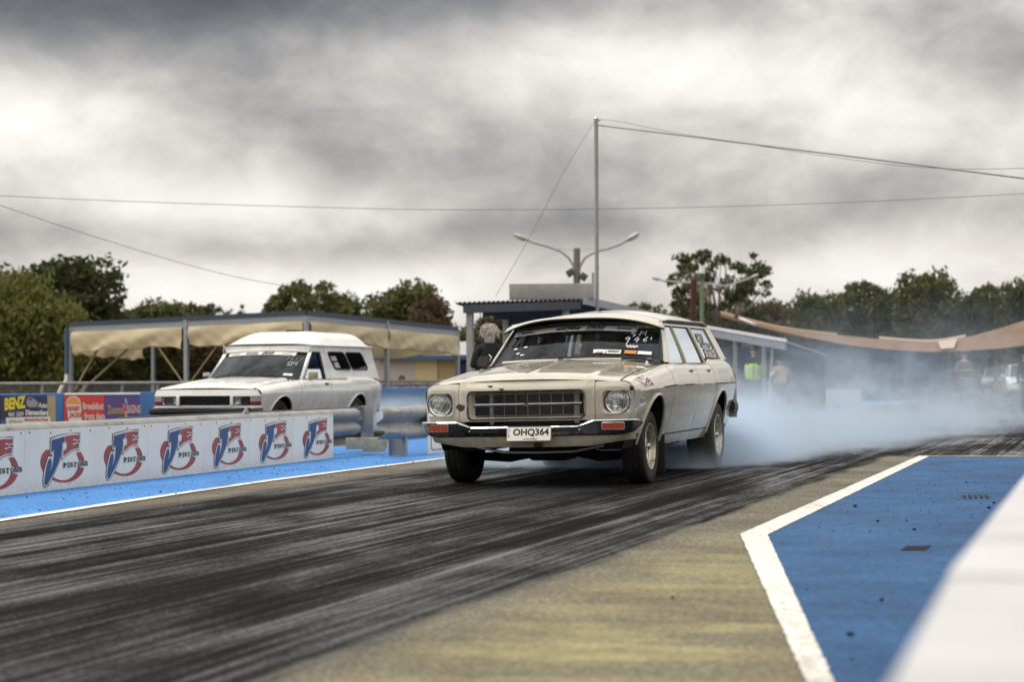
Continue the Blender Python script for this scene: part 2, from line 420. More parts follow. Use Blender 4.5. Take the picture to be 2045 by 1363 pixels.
# the blue box on the right with its white outline
c0 = V2(1.26, 11.09); c1 = V2(4.47, 21.98)
leg = V2(0.83, 5.71); legd = (leg - c0).normalized(); leg2 = leg + legd * 5
ci = V2(1.405, 11.03)
far_in = c1 + Vector((0.115, -0.03, 0))
blue_r = [leg2 + V2(0.06, 0), c0 + V2(0.06, 0), c1 + V2(0.05, -0.02)]
blue_far = [V2(1.9, -0.6), V2(3.0, 6.0), V2(9.2, 20.45)]
band('painted_box', blue_r, blue_far, 'blue_paint', 'blue painted staging box on the right', 0.004, 0.25, 0.003)
band('box_outline', [leg2, leg, c0, c1], [leg2 + V2(0.07, 0), leg + V2(.082, 0), ci, far_in], 'white_line_paint', 'thick white outline along the left of the blue box', 0.008, 0.03, 0.0025)
crs = (track(2.0, 21.0) - track(-1.9, 21.0)).normalized()
band('cross_line', [c1, c1 + crs * 5.2], [c1 + d_ * 0.09, c1 + crs * 5.2 + d_ * 0.09], 'white_line_paint', 'thin white line across the far end of the blue box', 0.012, 0.1, 0.004)
# rubber tread prints on the blue box
plain('rubber_mark', (0.012, 0.016, 0.022), 0.9, spec=0.2)
for (u, v, w_) in ((1945, 995, 0.085), (1825, 1098, 0.055)):
    p = gnd(u, v)
    for k in range(5):
        m = MB(); q = p + Vector((0.040 * (k - 2) * w_ / 0.085, 0, 0.0075)); L = 0.20 * w_ / 0.085
        m.poly([q + Vector((-0.011 - 0.03, -L, 0)), q + Vector((0.011 - 0.03, -L, 0)), q + Vector((0.014 + 0.05, L, 0)), q + Vector((-0.008 + 0.05, L, 0))])
        tag(m.build('tread_mark', 'rubber_mark', ang=0), 'dark tyre tread print on the blue box', None, None, 'structure')
# rubber crumbs and grit
plain('rubber_crumb', (0.015, 0.014, 0.014), 0.85)
cm = MB(); rc_ = random.Random(11)
def crumb(x, y, r):
    Mx = Matrix.Rotation(rc_.uniform(0, 6), 3, 'Z') @ Matrix.Rotation(rc_.uniform(-.4, .4), 3, 'X')
    cm.ball((x, y, 0.012 + r * 0.45), (r * rc_.uniform(.8, 1.3), r * rc_.uniform(.6, 1.0), r * .6), 6, 4, Mx)
for (u, v, r) in ((1698, 1278, .013), (1708, 1017, .016), (1761, 1208, .012), (1753, 1047, .012), (1826, 1064, .012), (1343, 1203, .010), (1612, 1186, .007), (1701, 1328, .006), (1975, 1020, .014), (1985, 1010, .012), (1811, 1046, .01), (1930, 968, .012)):
    p = gnd(u, v); crumb(p.x, p.y, r)
for i in range(260):
    a = rc_.uniform(11, 21.5); b = rc_.uniform(-1.75, -0.4); p = track(b, a); crumb(p.x, p.y, rc_.uniform(.002, .006))
for i in range(150):
    s_ = rc_.uniform(0, 1); p = Vector((-5.1, 11.5, 0)).lerp(Vector((-1.4, 24, 0)), s_) + Vector((rc_.uniform(0.1, 1.5), 0, 0)); crumb(p.x, p.y, rc_.uniform(.003, .009))
tag(cm.build('rubber_crumbs', 'rubber_crumb'), 'dark rubber crumbs and grit scattered over the painted areas', None, None, 'stuff')
# ================================================================ car materials
def m_carpaint(name, col, chips=0.0, dirt=0.25, dust=(0.16, 0.13, 0.085), coat=0.7, rough=0.32):
    t = NT(name)
    x, y, z = t.sep()
    n = t.noise(2.3, 6, 0.62); f = t.noise(38, 4, 0.6)
    c = t.mix(1.0, col, t.rng(n, 0.3, 0.7, 0.90, 1.06), 'MULTIPLY')
    # patchy oxidised spots, then road dirt low on the panels
    ox = t.rng(t.noise(3.4, 7, 0.7, 0.6), 0.60, 0.72, 0.0, 0.45)
    c = t.mix(t.math('MULTIPLY', ox, dirt * 1.6), c, (0.42, 0.36, 0.26))
    low = t.math('MULTIPLY', t.rng(z, 0.28, 0.62, 1.0, 0.0), t.rng(t.noise(6, 6, 0.7), 0.35, 0.7))
    c = t.mix(t.math('MULTIPLY', low, dirt * 1.8), c, dust)
    c = t.mix(t.math('MULTIPLY', t.rng(f, 0.62, 0.75), dirt * 0.5), c, dust)
    if chips:
        ch = t.math('MULTIPLY', t.rng(t.vor(34), 0.075, 0.105, 1.0, 0.0), t.rng(t.noise(4.5, 3), 0.52, 0.60))
        c = t.mix(t.math('MULTIPLY', ch, chips), c, (0.035, 0.022, 0.014))
    rr = t.rng(n, 0.3, 0.7, rough - 0.08, rough + 0.12)
    nm = t.bump(t.noise(1.7, 3, 0.5), 0.05, 0.03)
    return t.done(t.pbr(c, rr, 0, 0.5, coat, 0.035, nm))
m_carpaint('cream_paint', (0.555, 0.505, 0.40), 0.95, 0.32, coat=1.0, rough=0.26)
m_carpaint('white_paint', (0.89, 0.875, 0.82), 0.0, 0.05, rough=0.28)
def m_chrome(name='chrome', col=(0.47, 0.48, 0.50), r=0.07):
    t = NT(name); n = t.noise(14, 6, 0.65)
    c = t.mix(t.rng(n, 0.60, 0.74, 0, 0.45), col, (0.32, 0.27, 0.20))
    return t.done(t.pbr(c, t.rng(n, 0.35, 0.75, r, r + 0.10), 1.0, normal=t.bump(t.noise(3, 3), 0.06, 0.02)))
m_chrome()
m_chrome('dull_metal', (0.50, 0.51, 0.52), 0.34)
plain('bright_metal', (0.80, 0.79, 0.75), 0.22, 0.8, 0.05)
plain('bezel_metal', (0.66, 0.63, 0.56), 0.30, 0.35, 0.12, 20)
plain('rim_paint', (0.56, 0.52, 0.44), 0.30, 0.75, 0.35, 26)
plain('tyre_rubber', (0.016, 0.015, 0.0145), 0.72, 0, 0.35, 12, bump=0.2)
plain('hot_tyre', (0.020, 0.0195, 0.020), 0.66, 0, 0.4, 9)
plain('black_trim', (0.012, 0.012, 0.013), 0.5, 0, 0.2)
plain('underbody', (0.014, 0.013, 0.012), 0.8, 0, 0.4)
plain('brown_rust', (0.07, 0.035, 0.02), 0.8, 0, 0.4)
plain('aged_trim', (0.40, 0.335, 0.20), 0.38, 0.25, 0.15)
plain('interior_vinyl', (0.06, 0.06, 0.064), 0.6)
plain('headliner', (0.50, 0.47, 0.41), 0.8)
plain('dash_vinyl', (0.05, 0.046, 0.042), 0.55)
plain('banner_vinyl', (0.72, 0.72, 0.70), 0.45, 0, 0.05)
plain('white_card', (0.78, 0.77, 0.73), 0.55, 0, 0.05)
plain('black_ink', (0.014, 0.014, 0.016), 0.5, 0, 0.05)
plain('red_ink', (0.48, 0.035, 0.03), 0.5, 0, 0.08)
plain('orange_ink', (0.60, 0.23, 0.04), 0.5, 0, 0.08)
plain('white_marker', (0.62, 0.63, 0.63), 0.7, 0, 0.05)
plain('plate_white', (0.86, 0.83, 0.74), 0.45, 0, 0.08)
plain('helmet_black', (0.012, 0.012, 0.013), 0.18, 0, 0.1, coat=0.6)
plain('skin', (0.50, 0.29, 0.21), 0.55, 0, 0.08)
plain('black_cloth', (0.011, 0.011, 0.012), 0.9, 0, 0.15)
plain('navy_cloth', (0.016, 0.02, 0.035), 0.9, 0, 0.15)
def m_glass(name, tint, refl=1.0, rough=0.0):
    t = NT(name)
    tr = t.node('ShaderNodeBsdfTransparent'); tr.inputs[0].default_value = (*tint, 1)
    gl = t.node('ShaderNodeBsdfGlossy'); gl.inputs['Roughness'].default_value = rough; gl.inputs['Color'].default_value = (0.78, 0.87, 0.96, 1)
    fr = t.node('ShaderNodeFresnel'); fr.inputs['IOR'].default_value = 1.52
    dd = t.node('ShaderNodeBsdfDiffuse'); dd.inputs[0].default_value = (0.45, 0.45, 0.43, 1)
    mx1 = t.node('ShaderNodeMixShader'); t.l.new(t.math('MULTIPLY', fr.outputs[0], 1.15 * refl, clamp=True), mx1.inputs[0])
    t.l.new(tr.outputs[0], mx1.inputs[1]); t.l.new(gl.outputs[0], mx1.inputs[2])
    # a film of dust and dried rain spots
    sp = t.math('MULTIPLY', t.rng(t.vor(55), 0.10, 0.16, 1.0, 0.0), t.rng(t.noise(5, 3), 0.5, 0.62))
    dust = t.math('ADD', t.rng(t.noise(4, 5), 0.3, 0.8, 0.0, 0.02), t.math('MULTIPLY', sp, 0.25))
    mx2 = t.node('ShaderNodeMixShader'); t.l.new(dust, mx2.inputs[0]); t.l.new(mx1.outputs[0], mx2.inputs[1]); t.l.new(dd.outputs[0], mx2.inputs[2])
    return t.done(mx2.outputs[0])
m_glass('car_glass', (0.88, 0.91, 0.94), 0.85)
m_glass('screen_glass', (0.94, 0.96, 0.98), 0.5)
m_glass('dark_glass', (0.13, 0.155, 0.19), 0.8)
def m_lens(name, col, rib=220.0):
    t = NT(name); x, y, z = t.sep()
    w = t.math('SINE', t.math('MULTIPLY', x, rib))
    return t.done(t.pbr(col, 0.12, 0, 0.6, 0.4, 0.05, t.bump(w, 0.5, 0.004)))
m_lens('amber_lens', (0.36, 0.045, 0.010))
m_lens('red_lens', (0.22, 0.018, 0.012))
def m_hl():
    t = NT('headlight_glass'); x, y, z = t.sep()
    gl = t.node('ShaderNodeBsdfGlossy'); gl.inputs['Roughness'].default_value = 0.05
    h = t.math('ADD', t.math('SINE', t.math('MULTIPLY', x, 380.0)), t.math('MULTIPLY', t.noise(20, 2), 2.0))
    t.l.new(t.bump(h, 0.5, 0.004), gl.inputs['Normal'])
    tr = t.node('ShaderNodeBsdfTransparent'); tr.inputs[0].default_value = (0.9, 0.92, 0.9, 1)
    mxs = t.node('ShaderNodeMixShader'); mxs.inputs[0].default_value = 0.22
    t.l.new(tr.outputs[0], mxs.inputs[1]); t.l.new(gl.outputs[0], mxs.inputs[2]); return t.done(mxs.outputs[0])
m_hl()
def m_refl():
    t = NT('reflector'); n = t.noise(9, 2); v = t.vor(18)
    return t.done(t.pbr((0.90, 0.90, 0.87), 0.16, 1.0, normal=t.bump(t.math('ADD', n, v), 0.45, 0.02)))
m_refl()
def m_sticker(name, scale, cols):
    t = NT(name); v = t.n.new('ShaderNodeTexVoronoi'); v.distance = 'CHEBYCHEV'; v.inputs['Scale'].default_value = scale
    t.l.new(t.map((1, 1.0, 2.2)), v.inputs['Vector'])
    h = t.n.new('ShaderNodeSeparateColor'); t.l.new(v.outputs['Color'], h.inputs[0])
    return t.done(t.pbr(t.ramp(h.outputs[0], cols, 'CONSTANT'), 0.5))
m_sticker('sponsor_sticker', 42, [(0.0, (0.75, 0.74, 0.72)), (0.34, (0.02, 0.02, 0.02)), (0.55, (0.7, 0.69, 0.68)), (0.72, (0.45, 0.04, 0.05)), (0.84, (0.03, 0.03, 0.03))])
m_sticker('window_stickers', 30, [(0.0, (0.02, 0.022, 0.025)), (0.3, (0.62, 0.62, 0.60)), (0.52, (0.06, 0.07, 0.08)), (0.7, (0.5, 0.5, 0.5)), (0.86, (0.3, 0.06, 0.07)), (0.9, (0.06, 0.07, 0.08))])
def m_fins():
    t = NT('radiator_core'); x, y, z = t.sep()
    w = t.math('SINE', t.math('MULTIPLY', x, 560.0))
    return t.done(t.pbr(t.mix(t.rng(w, -0.2, 0.4), (0.008, 0.008, 0.008), (0.055, 0.055, 0.052)), 0.6))
m_fins()
def m_flap():
    t = NT('mud_flap_rubber'); n = t.rng(t.vor(60), 0.10, 0.16, 1.0, 0.0)
    return t.done(t.pbr(t.mix(t.math('MULTIPLY', n, t.rng(t.noise(8, 4), 0.45, 0.6)), (0.022, 0.018, 0.012), (0.42, 0.32, 0.13)), 0.85))
m_flap()

# ================================================================ shared body-side surface of the two cars
wY, wX = [.10, .13, .2, .4, .9, 1.5, 3.6, 4.2, 4.6, 4.85], [.885, .900, .913, .926, .936, .938, .938, .926, .900, .868]
def bw_(y): return interp(y, wY, wX)
def zcr(y): return interp(y, [.1, .6, 1.5, 4.9], [.767, .785, .808, .806])
def inset(z): return interp(z, [.28, .305, .38, .50, .62, .72, .79], [.142, .128, .102, .066, .033, .012, 0.0])
def xtop(y): return interp(y, [.1, .9, 1.4, 1.7, 2.2, 3.4, 4.2, 4.85], [.78, .775, .79, .82, .83, .83, .812, .77])
def ztop(y): return interp(y, [.1, .4, .9, 1.45, 1.7, 2.2, 3.37, 3.50, 4.3, 4.6, 4.85], [.862, .905, .955, .992, 1.0, 1.0, 1.0, 1.046, 1.05, 1.02, .965])
def side_xz(y, t, zb):
    """t in [-1,0] from the lower edge to the crease, [0,1] crease to belt"""
    zc = zcr(y); w = bw_(y)
    if t <= 0:
        z = zb + (zc - zb) * (t + 1); return w - inset(z), z
    a = t * math.pi / 2
    xt, zt = xtop(y), ztop(y)
    return xt + (w - 0.006 - xt) * math.cos(a) ** 0.9, zc + 0.006 + (zt - zc - 0.006) * math.sin(a) ** 1.05
ARCH = [(0.85, 0.335, 0.405), (3.745, 0.345, 0.405)]
def zbot(y, base):
    z = base
    for yc, zc, r in ARCH:
        if abs(y - yc) < r: z = max(z, zc + math.sqrt(r * r - (y - yc) ** 2))
    return z
TS = lin(-1, -0.001, 9) + lin(0.0, 1, 9)
def side_panel(y0, y1, base, sgn, off=0.0, ts=TS, tmax=1.0):
    ys = set(lin(y0, y1, max(4, int((y1 - y0) / 0.07))))
    for yc, zc, r in ARCH:
        for i in range(25):
            yy = yc + r * 0.9999 * math.cos(math.pi * i / 24)
            if y0 < yy < y1: ys.add(yy)
    ys = sorted(ys)
    def fn(y, t):
        x, z = side_xz(y, t, zbot(y, base if not callable(base) else base(y))); return (sgn * (x - off), y, z)
    return MB().grid(fn, ys, ts)
def arch_lip(k, sgn, r=0.013):
    yc, zc, rr = ARCH[k]; pts = []
    for i in range(29):
        a = math.pi * i / 28 * 1.0
        y = yc + rr * math.cos(a); z = zc + rr * math.sin(a)
        pts.append((sgn * (bw_(y) - inset(z) + 0.002), y, z))
    return MB().tube(pts, r, 6)
def wheel_house(k, sgn, depth=0.30):
    yc, zc, rr = ARCH[k]; la = []; lb = []
    for i in range(25):
        a = math.pi * (i / 24 * 1.06 - 0.03)
        y = yc + (rr + .006) * math.cos(a); z = zc + (rr + .006) * math.sin(a); x = bw_(y) - inset(z) - 0.006
        la.append((sgn * x, y, z)); lb.append((sgn * (x - depth), y, z))
    m = MB().strip(la, lb); m.add(lb, [tuple(range(len(lb)))])
    return m
AX = {1: Matrix.Rotation(R(90), 3, 'Y'), -1: Matrix.Rotation(R(-90), 3, 'Y')}
def wheel(parent, sgn, x, y, z, r, w, rim_r, mats=('tyre_rubber', 'rim_paint'), slots=8):
    wh = bpy.data.objects.new('wheel', None); COL.objects.link(wh); wh.parent = parent; wh.location = (x, y, z); wh.empty_display_size = .1
    M = AX[sgn]; h = w / 2
    pr = [(rim_r, -h + .014), (rim_r + .03, -h + .004), (rim_r + (r - rim_r) * .62, -h), (r - .014, -h + .008), (r - .003, -h + .022), (r, -h + .04)]
    for g in (-.5, 0, .5):
        pr += [(r, g * h - .008), (r - .006, g * h - .005), (r - .006, g * h + .005), (r, g * h + .008)]
    pr += [(r, h - .04), (r - .003, h - .022), (r - .014, h - .008), (rim_r + (r - rim_r) * .62, h), (rim_r + .03, h - .004), (rim_r, h - .014)]
    MB().lathe(pr, 48, M).build('tyre', mats[0], wh, 30)
    rp = [(rim_r + .004, h - .012), (rim_r + .002, h - .004), (rim_r - .008, h - .006), (rim_r - .014, h - .03), (rim_r - .02, h - .065), (rim_r - .035, h - .085),
          (rim_r - .055, h - .080), (rim_r * .55, h - .062), (rim_r * .42, h - .062), (rim_r * .36, h - .045), (.02, h - .040), (.001, h - .040)]
    ro = MB().lathe(rp, 40, M).build('rim', mats[1], wh, 40)
    MB().lathe([(rim_r + .004, -h + .012), (rim_r - .02, -h + .05), (rim_r - .02, h - .06)], 32, M).build('inner_rim', 'underbody', wh)
    for i in range(slots):
        a = 2 * math.pi * i / slots; c = M @ Vector((rim_r * .70 * math.cos(a), rim_r * .70 * math.sin(a), h - .071))
        MB().lathe([(.001, .004), (.017, .004), (.017, -.01)], 10, M, c).build('rim_hole', 'black_trim', ro)
    MB().lathe([(.032, h - .05), (.030, h - .02), (.022, h - .008), (.001, h - .006)], 16, M).build('centre_cap', 'dull_metal', ro)
    return wh
SC = (0.1115, 16.1861, -0.0096)

# ================================================================ the station wagon
def build_wagon():
    car = thing('station_wagon', 'old cream station wagon with chrome bumper launching through tyre smoke', 'car')
    Mz = Matrix(((math.cos(YAW), math.sin(YAW), 0), (-math.sin(YAW), math.cos(YAW), 0), (0, 0, 1)))
    pit, rol = 0.0053, -0.0151
    Mx_ = Matrix(((1, 0, 0), (0, math.cos(pit), -math.sin(pit)), (0, math.sin(pit), math.cos(pit))))
    My_ = Matrix(((math.cos(rol), 0, math.sin(rol)), (0, 1, 0), (-math.sin(rol), 0, math.cos(rol))))
    M = Mz @ Mx_ @ My_
    car.location = SC; car.rotation_euler = M.to_euler()
    P = 'cream_paint'
    def ztf(x): return .886 - .017 * (abs(x) / .78) ** 2
    def yf(x, z):
        ax = abs(x)
        y = .035 + .03 * (ax / .8) ** 2 - .030 * (1 - sstep(.47, .62, ax)) + .075 * max(0, (ax - .78) / .115) ** 2
        y += .030 * sstep(.80, .885, z) + .03 * max(0, (.60 - z) / .06) * .3
        return y
    def xo(z):
        zc, zt = .767, .862
        if z <= zc: return .898 - inset(z)
        q = min(1, (z - zc) / (zt - zc)); return .78 + .118 * math.cos(math.asin(q))
    # --- sides
    for s in (1, -1):
        fz = lambda y: .425 if y < .6 else .305
        f = side_panel(.125, 1.462, fz, s).build('fender', P, car, 30)
        arch_lip(0, s).build('arch_lip', P, f)
        d1 = side_panel(1.472, 2.556, .392, s).build('door', P, car, 30)
        d2 = side_panel(2.566, 3.372, .392, s).build('door', P, car, 30)
        q = side_panel(3.382, 4.80, .40, s).build('quarter_panel', P, car, 30)
        arch_lip(1, s).build('arch_lip', P, q)
        MB().grid(lambda y, z: (s * (bw_(y) - inset(z) + .004), y, z), lin(1.27, 3.335, 20), lin(.300, .382, 4)).build('sill', P, car)
        for k in (0, 1): wheel_house(k, s).build('wheel_housing', 'underbody', car)
        # dark liner a little inside the skin so that the shut lines read
        side_panel(.16, 4.78, .31, s, .018).build('inner_body', 'black_trim', car)
        # worn crease moulding
        for (a, b, mt) in ((1.05, 1.50, 'black_trim'), (1.53, 1.86, 'dull_metal'), (1.86, 2.33, 'black_trim'), (2.4, 2.55, 'dull_metal'), (2.75, 3.3, 'dull_metal'), (3.3, 4.72, 'black_trim')):
            MB().tube([(s * (bw_(y) + .0005), y, zcr(y) + .003) for y in lin(a, b, 14)], .0058, 6).build('side_moulding', mt, car)
        for d, y in ((d1, 2.36), (d2, 3.19)):
            zz = .925; x = side_xz(y, .5, .4)[0]
            m = MB().bbox((s * (x + .012), y - .045, zz + .014), (.016, .105, .022), .006); m.build('door_handle', 'chrome', d)
            MB().bbox((s * (x + .004), y - .04, zz - .010), (.012, .085, .026), .008).build('handle_recess', 'black_trim', d)
            MB().lathe([(.014, -.01), (.014, .012), (.001, .014)], 12, AX[s], (s * (x + .006), y - .02, zz - .055)).build('door_lock', 'chrome', d)
        # greenhouse frames
        def gx(z): return .83 - .142 * max(0, (z - 1.0) / .385) ** 1.12
        def pillar(yb0, yb1, zb, yt0, yt1, zt, name='pillar', mt='aged_trim', off=0.0):
            n = 7; m = MB()
            rows = []
            for i in range(n):
                t = i / (n - 1); z = zb + (zt - zb) * t; x = gx(z) + off
                ya = yb0 + (yt0 - yb0) * t; yb = yb1 + (yt1 - yb1) * t
                rows.append([(s * (x - .022), ya, z), (s * x, ya + .006, z), (s * (x + .003), (ya + yb) / 2, z), (s * x, yb - .006, z), (s * (x - .022), yb, z)])
            for i in range(n - 1): m.strip(rows[i], rows[i + 1])
            return m.build(name, mt, car, 40)
        pillar(2.455, 2.500, 1.0, 2.455, 2.495, 1.362)
        pillar(2.502, 2.575, 1.0, 2.497, 2.55, 1.362, mt='black_trim', off=-.010)
        pillar(3.28, 3.335, 1.0, 3.15, 3.20, 1.368, mt='black_trim', off=-.010)
        pillar(3.335, 3.45, 1.0, 3.20, 3.31, 1.368)
        pillar(4.25, 4.56, 1.045, 4.06, 4.31, 1.368, mt=P)
        pillar(4.21, 4.25, 1.05, 4.03, 4.06, 1.36, mt='aged_trim', off=-.004)
        # cant rail over the windows, drip moulding
        MB().grid(lambda y, t: (s * (gx(1.352 + .04 * t) + .004), y, 1.352 + .040 * t), lin(2.10, 4.30, 16), [0, .5, 1]).build('cant_rail', P, car)
        def dz(y): return interp(y, [2.0, 2.3, 3.9, 4.30], [1.372, 1.392, 1.397, 1.365])
        MB().tube([(s * (interp(y, [2.0, 2.4, 4.0, 4.3], [.690, .706, .704, .676])), y, dz(y)) for y in lin(2.0, 4.3, 24)], .011, 6).build('drip_rail', 'black_trim', car)
        MB().tube([(s * (interp(y, [2.0, 2.4, 4.0, 4.3], [.694, .712, .710, .682])), y, dz(y) + .014) for y in lin(2.0, 4.3, 24)], .006, 6).build('drip_moulding', 'chrome', car)
        MB().tube([(s * (xtop(y) + .004), y, 1.003) for y in lin(1.74, 3.40, 16)], .006, 6).build('belt_moulding', 'chrome', car)
        MB().tube([(s * .815, y, 1.058) for y in lin(3.47, 4.25, 10)], .007, 6).build('belt_moulding', 'chrome', car)
        # panes
        def pane(pts, name='side_window', mt='car_glass'):
            m = MB(); (yb0, yb1, zb, yt0, yt1, zt) = pts
            return m.grid(lambda t, u: (s * (gx(zb + (zt - zb) * t) - .014), (yb0 + (yt0 - yb0) * t) * (1 - u) + (yb1 + (yt1 - yb1) * t) * u, zb + (zt - zb) * t), lin(0, 1, 6), [0, .5, 1]).build(name, mt, car)
        pane((1.73, 2.46, 1.0, 2.13, 2.46, 1.365))
        pane((2.56, 3.29, 1.0, 2.54, 3.16, 1.365))
        pq = pane((3.44, 4.24, 1.05, 3.30, 4.05, 1.36), 'quarter_window')
        if s == 1:
            for (y0, y1, z0, z1) in ((3.60, 4.16, 1.065, 1.15), (3.57, 4.02, 1.16, 1.21), (3.50, 3.80, 1.215, 1.30)):
                MB().grid(lambda y, z: (s * (gx(z) - .008), y, z), [y0, y1], lin(z0, z1, 4)).build('window_sticker', 'window_stickers', pq, 0)
        # A pillar
        rows = []
        for i in range(9):
            t = i / 8
            wx, wy, wz = Wn(s, t)
            sxx, sy, szz = s * (gx(1.005 + .35 * t) + .004), 1.76 + .40 * t, 1.005 + .352 * t
            a = Vector((wx, wy, wz)); b = Vector((sxx, sy, szz))
            mid = a.lerp(b, .5) + Vector((s * .016, -.010, .004))
            rows.append([a + Vector((-s * .02, .03, -.005)), a, mid, b, b + Vector((-s * .03, .01, 0))])
        m = MB()
        for i in range(8): m.strip(rows[i], rows[i + 1])
        m.build('pillar', 'cream_paint', car, 60)
        MB().tube([Vector(Wn(s * .985, t)) + Vector((0, -.008, .004)) for t in lin(0, 1, 9)], .011, 6).build('screen_rubber', 'black_trim', car)
        MB().tube([Vector(Wn(s * 1.0, t)) + Vector((s * .004, -.008, .004)) for t in lin(0, .93, 9)], .006, 6).build('screen_moulding', 'chrome', car)
    # --- nose panel: centre round the grille, cells round the headlights
    def cell(x0f, x1f, z0, z1f, hole, name):
        n_ = 6
        hol = rrect(*hole, k=n_)
        out = rrect(.5, .5, 1.0, 1.0, .0001, k=n_)
        # spread the outer points along the edges instead of bunching them in the corners
        cx_, cz_ = hole[0], hole[1]
        outer = []
        for (hx, hz) in hol:
            dx, dz_ = (hx - cx_) / (hole[2] / 2), (hz - cz_) / (hole[3] / 2)
            k = 1 / max(abs(dx), abs(dz_)); u, v = dx * k * .5 + .5, dz_ * k * .5 + .5
            z = z0 + v * .2; 
            for _ in range(4):
                x = x0f(z) + u * (x1f(z) - x0f(z)); z = z0 + v * (z1f(x) - z0)
            outer.append((x, z))
        m = MB(); prev = None
        for r_ in range(8):
            t = r_ / 7
            ring = [(ox + (hx - ox) * t, oz + (hz - oz) * t) for (ox, oz), (hx, hz) in zip(outer, hol)]
            cur = [Vector((x, yf(x, z), z)) for x, z in ring]
            if prev: m.ringface(prev, cur)
            prev = cur
        m2 = [p + Vector((0, .03, 0)) for p in prev]; m.ringface(prev, m2)
        return m.build(name, P, car, 40), prev
    nose, gl_edge = cell(lambda z: -.575, lambda z: .575, .548, ztf, (0, .682, 1.005, .240, .045), 'nose_panel')
    for s in (1, -1):
        if s == 1: cell(lambda z: .579, lambda z: xo(z), .548, lambda x: min(.862, ztf(x)), (.752, .694, .250, .196, .05), 'headlight_panel')
        else: cell(lambda z: -xo(z), lambda z: -.579, .548, lambda x: min(.862, ztf(x)), (-.752, .694, .250, .196, .05), 'headlight_panel')
        hl = bpy.data.objects.new('headlight', None); COL.objects.link(hl); hl.parent = car; hl.location = (0, 0, 0); hl.empty_display_size = .1
        cx, cz = s * .752, .694
        def bz(w, h, r, dy): return [Vector((x, yf(x, z) + dy, z)) for x, z in rrect(cx, cz, w, h, r, 6)]
        A0 = bz(.252, .198, .05, .004); A1 = bz(.256, .202, .052, -.006); A2 = bz(.240, .186, .046, -.006); A3 = bz(.232, .178, .045, .006)
        cir = []
        for p in A3:
            d = Vector((p.x - cx, 0, p.z - cz)); d.normalize(); cir.append(Vector((cx + d.x * .101, yf(cx, cz) + .038, cz + d.z * .090)))
        m = MB(); m.ringface(A0, A1); m.ringface(A1, A2); m.ringface(A2, A3); m.ringface(A3, cir)
        m.build('headlight_bezel', 'bezel_metal', hl, 50)
        MY = Matrix.Rotation(R(90), 3, 'X')          # lathe axis -> -y (forward)
        yc = yf(cx, cz)
        MB().lathe([(.100, -.03), (.100, .012), (.094, .022), (.084, .012), (.082, -.006)], 36, MY, (cx, yc + .036, cz)).build('headlight_ring', 'bright_metal', hl)
        MB().tube([(cx + .108 * math.cos(a), yc + .012, cz + .0955 * math.sin(a)) for a in lin(0, 2 * math.pi, 37)[:-1]], .0045, 6, closed=True).build('headlight_gap', 'black_trim', hl)
        MB().lathe([(.086, 0), (.07, .012), (.045, .021), (.02, .026), (.001, .027)], 36, MY, (cx, yc + .032, cz)).build('headlight_lens', 'headlight_glass', hl)
        MB().lathe([(.085, -.002), (.07, -.018), (.05, -.040), (.025, -.052), (.001, -.055)], 36, MY, (cx, yc + .032, cz)).build('headlight_reflector', 'reflector', hl)
        MB().lathe([(.022, -.045), (.02, -.02), (.012, -.005), (.001, -.003)], 14, MY, (cx, yc + .032, cz)).build('headlight_bulb', 'dull_metal', hl)
    # --- grille
    gr = bpy.data.objects.new('grille', None); COL.objects.link(gr); gr.parent = car; gr.empty_display_size = .1
    def loop(w, h, r, dy): return [Vector((x, yf(x, z) + dy, z)) for x, z in rrect(0, .682, w, h, r, 6)]
    L0, L1, L2 = loop(1.005, .240, .045, -.012), loop(.985, .224, .04, -.012), loop(.975, .216, .038, .004)
    MB().ringface(loop(1.015, .248, .05, .004), L0).ringface(L0, L1).ringface(L1, L2).build('grille_surround', 'chrome', gr, 50)
    MB().ringface(L2, [Vector((x, .085, z)) for x, z in rrect(.010, .682, .920, .194, .02, 6)]).build('grille_shroud', P, gr, 50)
    MB().box((0, .30, .66), (1.1, .01, .36)).build('grille_backing', 'black_trim', gr)
    MB().box((.12, .22, .66), (.46, .02, .30)).build('radiator', 'radiator_core', gr)
    for x in (-.345, .385):
        MB().bbox((x, .20, .67), (.032 if x < 0 else .045, .02, .30), .004).build('radiator_bracket', 'white_card', gr)
    zs = [.600, .616, .632, .648, .664, .704, .720, .736, .752, .767]
    for z in zs:
        MB().tube([(x, .078 + .02 * (x / .5) ** 2 - .01, z) for x in lin(-.452, .466, 9)], .0024, 6, flat=1.3).build('slat', 'chrome', gr)
    for x in (-.30, -.20, -.10, 0.0, .10, .20, .30):
        MB().tube([(x - .07 + .07, .084, .594), (x, .084, .772)], .0022, 5).build('grille_bar', 'dull_metal', gr)
    MB().bbox((.006, .062, .684), (.918, .022, .024), .007).build('grille_cross_bar', 'chrome', gr)
    for z, h in ((.594, .004), (.774, .004)): MB().tube([(x, .082, z) for x in (-.45, .465)], h, 6).build('grille_edge', 'chrome', gr)
    MB().prism([(-.03, 0), (-.012, .010), (.0, .012), (.012, .010), (.03, 0), (.0, -.013)], lambda x, y, d: (x, .048 - d, .684 + y)).build('emblem', 'chrome', gr)
    # ghost of a removed side badge and nose letters
    for (x, z, w, h) in ((-.565, .672, .045, .036),):
        MB().poly([(x - w, yf(x - w, z) - .002, z), (x - w * .3, yf(x, z) - .002, z + h * .8), (x + w, yf(x + w, z) - .003, z + h * .3), (x + w * .8, yf(x + w * .8, z) - .003, z - h * .5), (x, yf(x, z) - .002, z - h)]).build('paint_scar', 'brown_rust', car, 0)
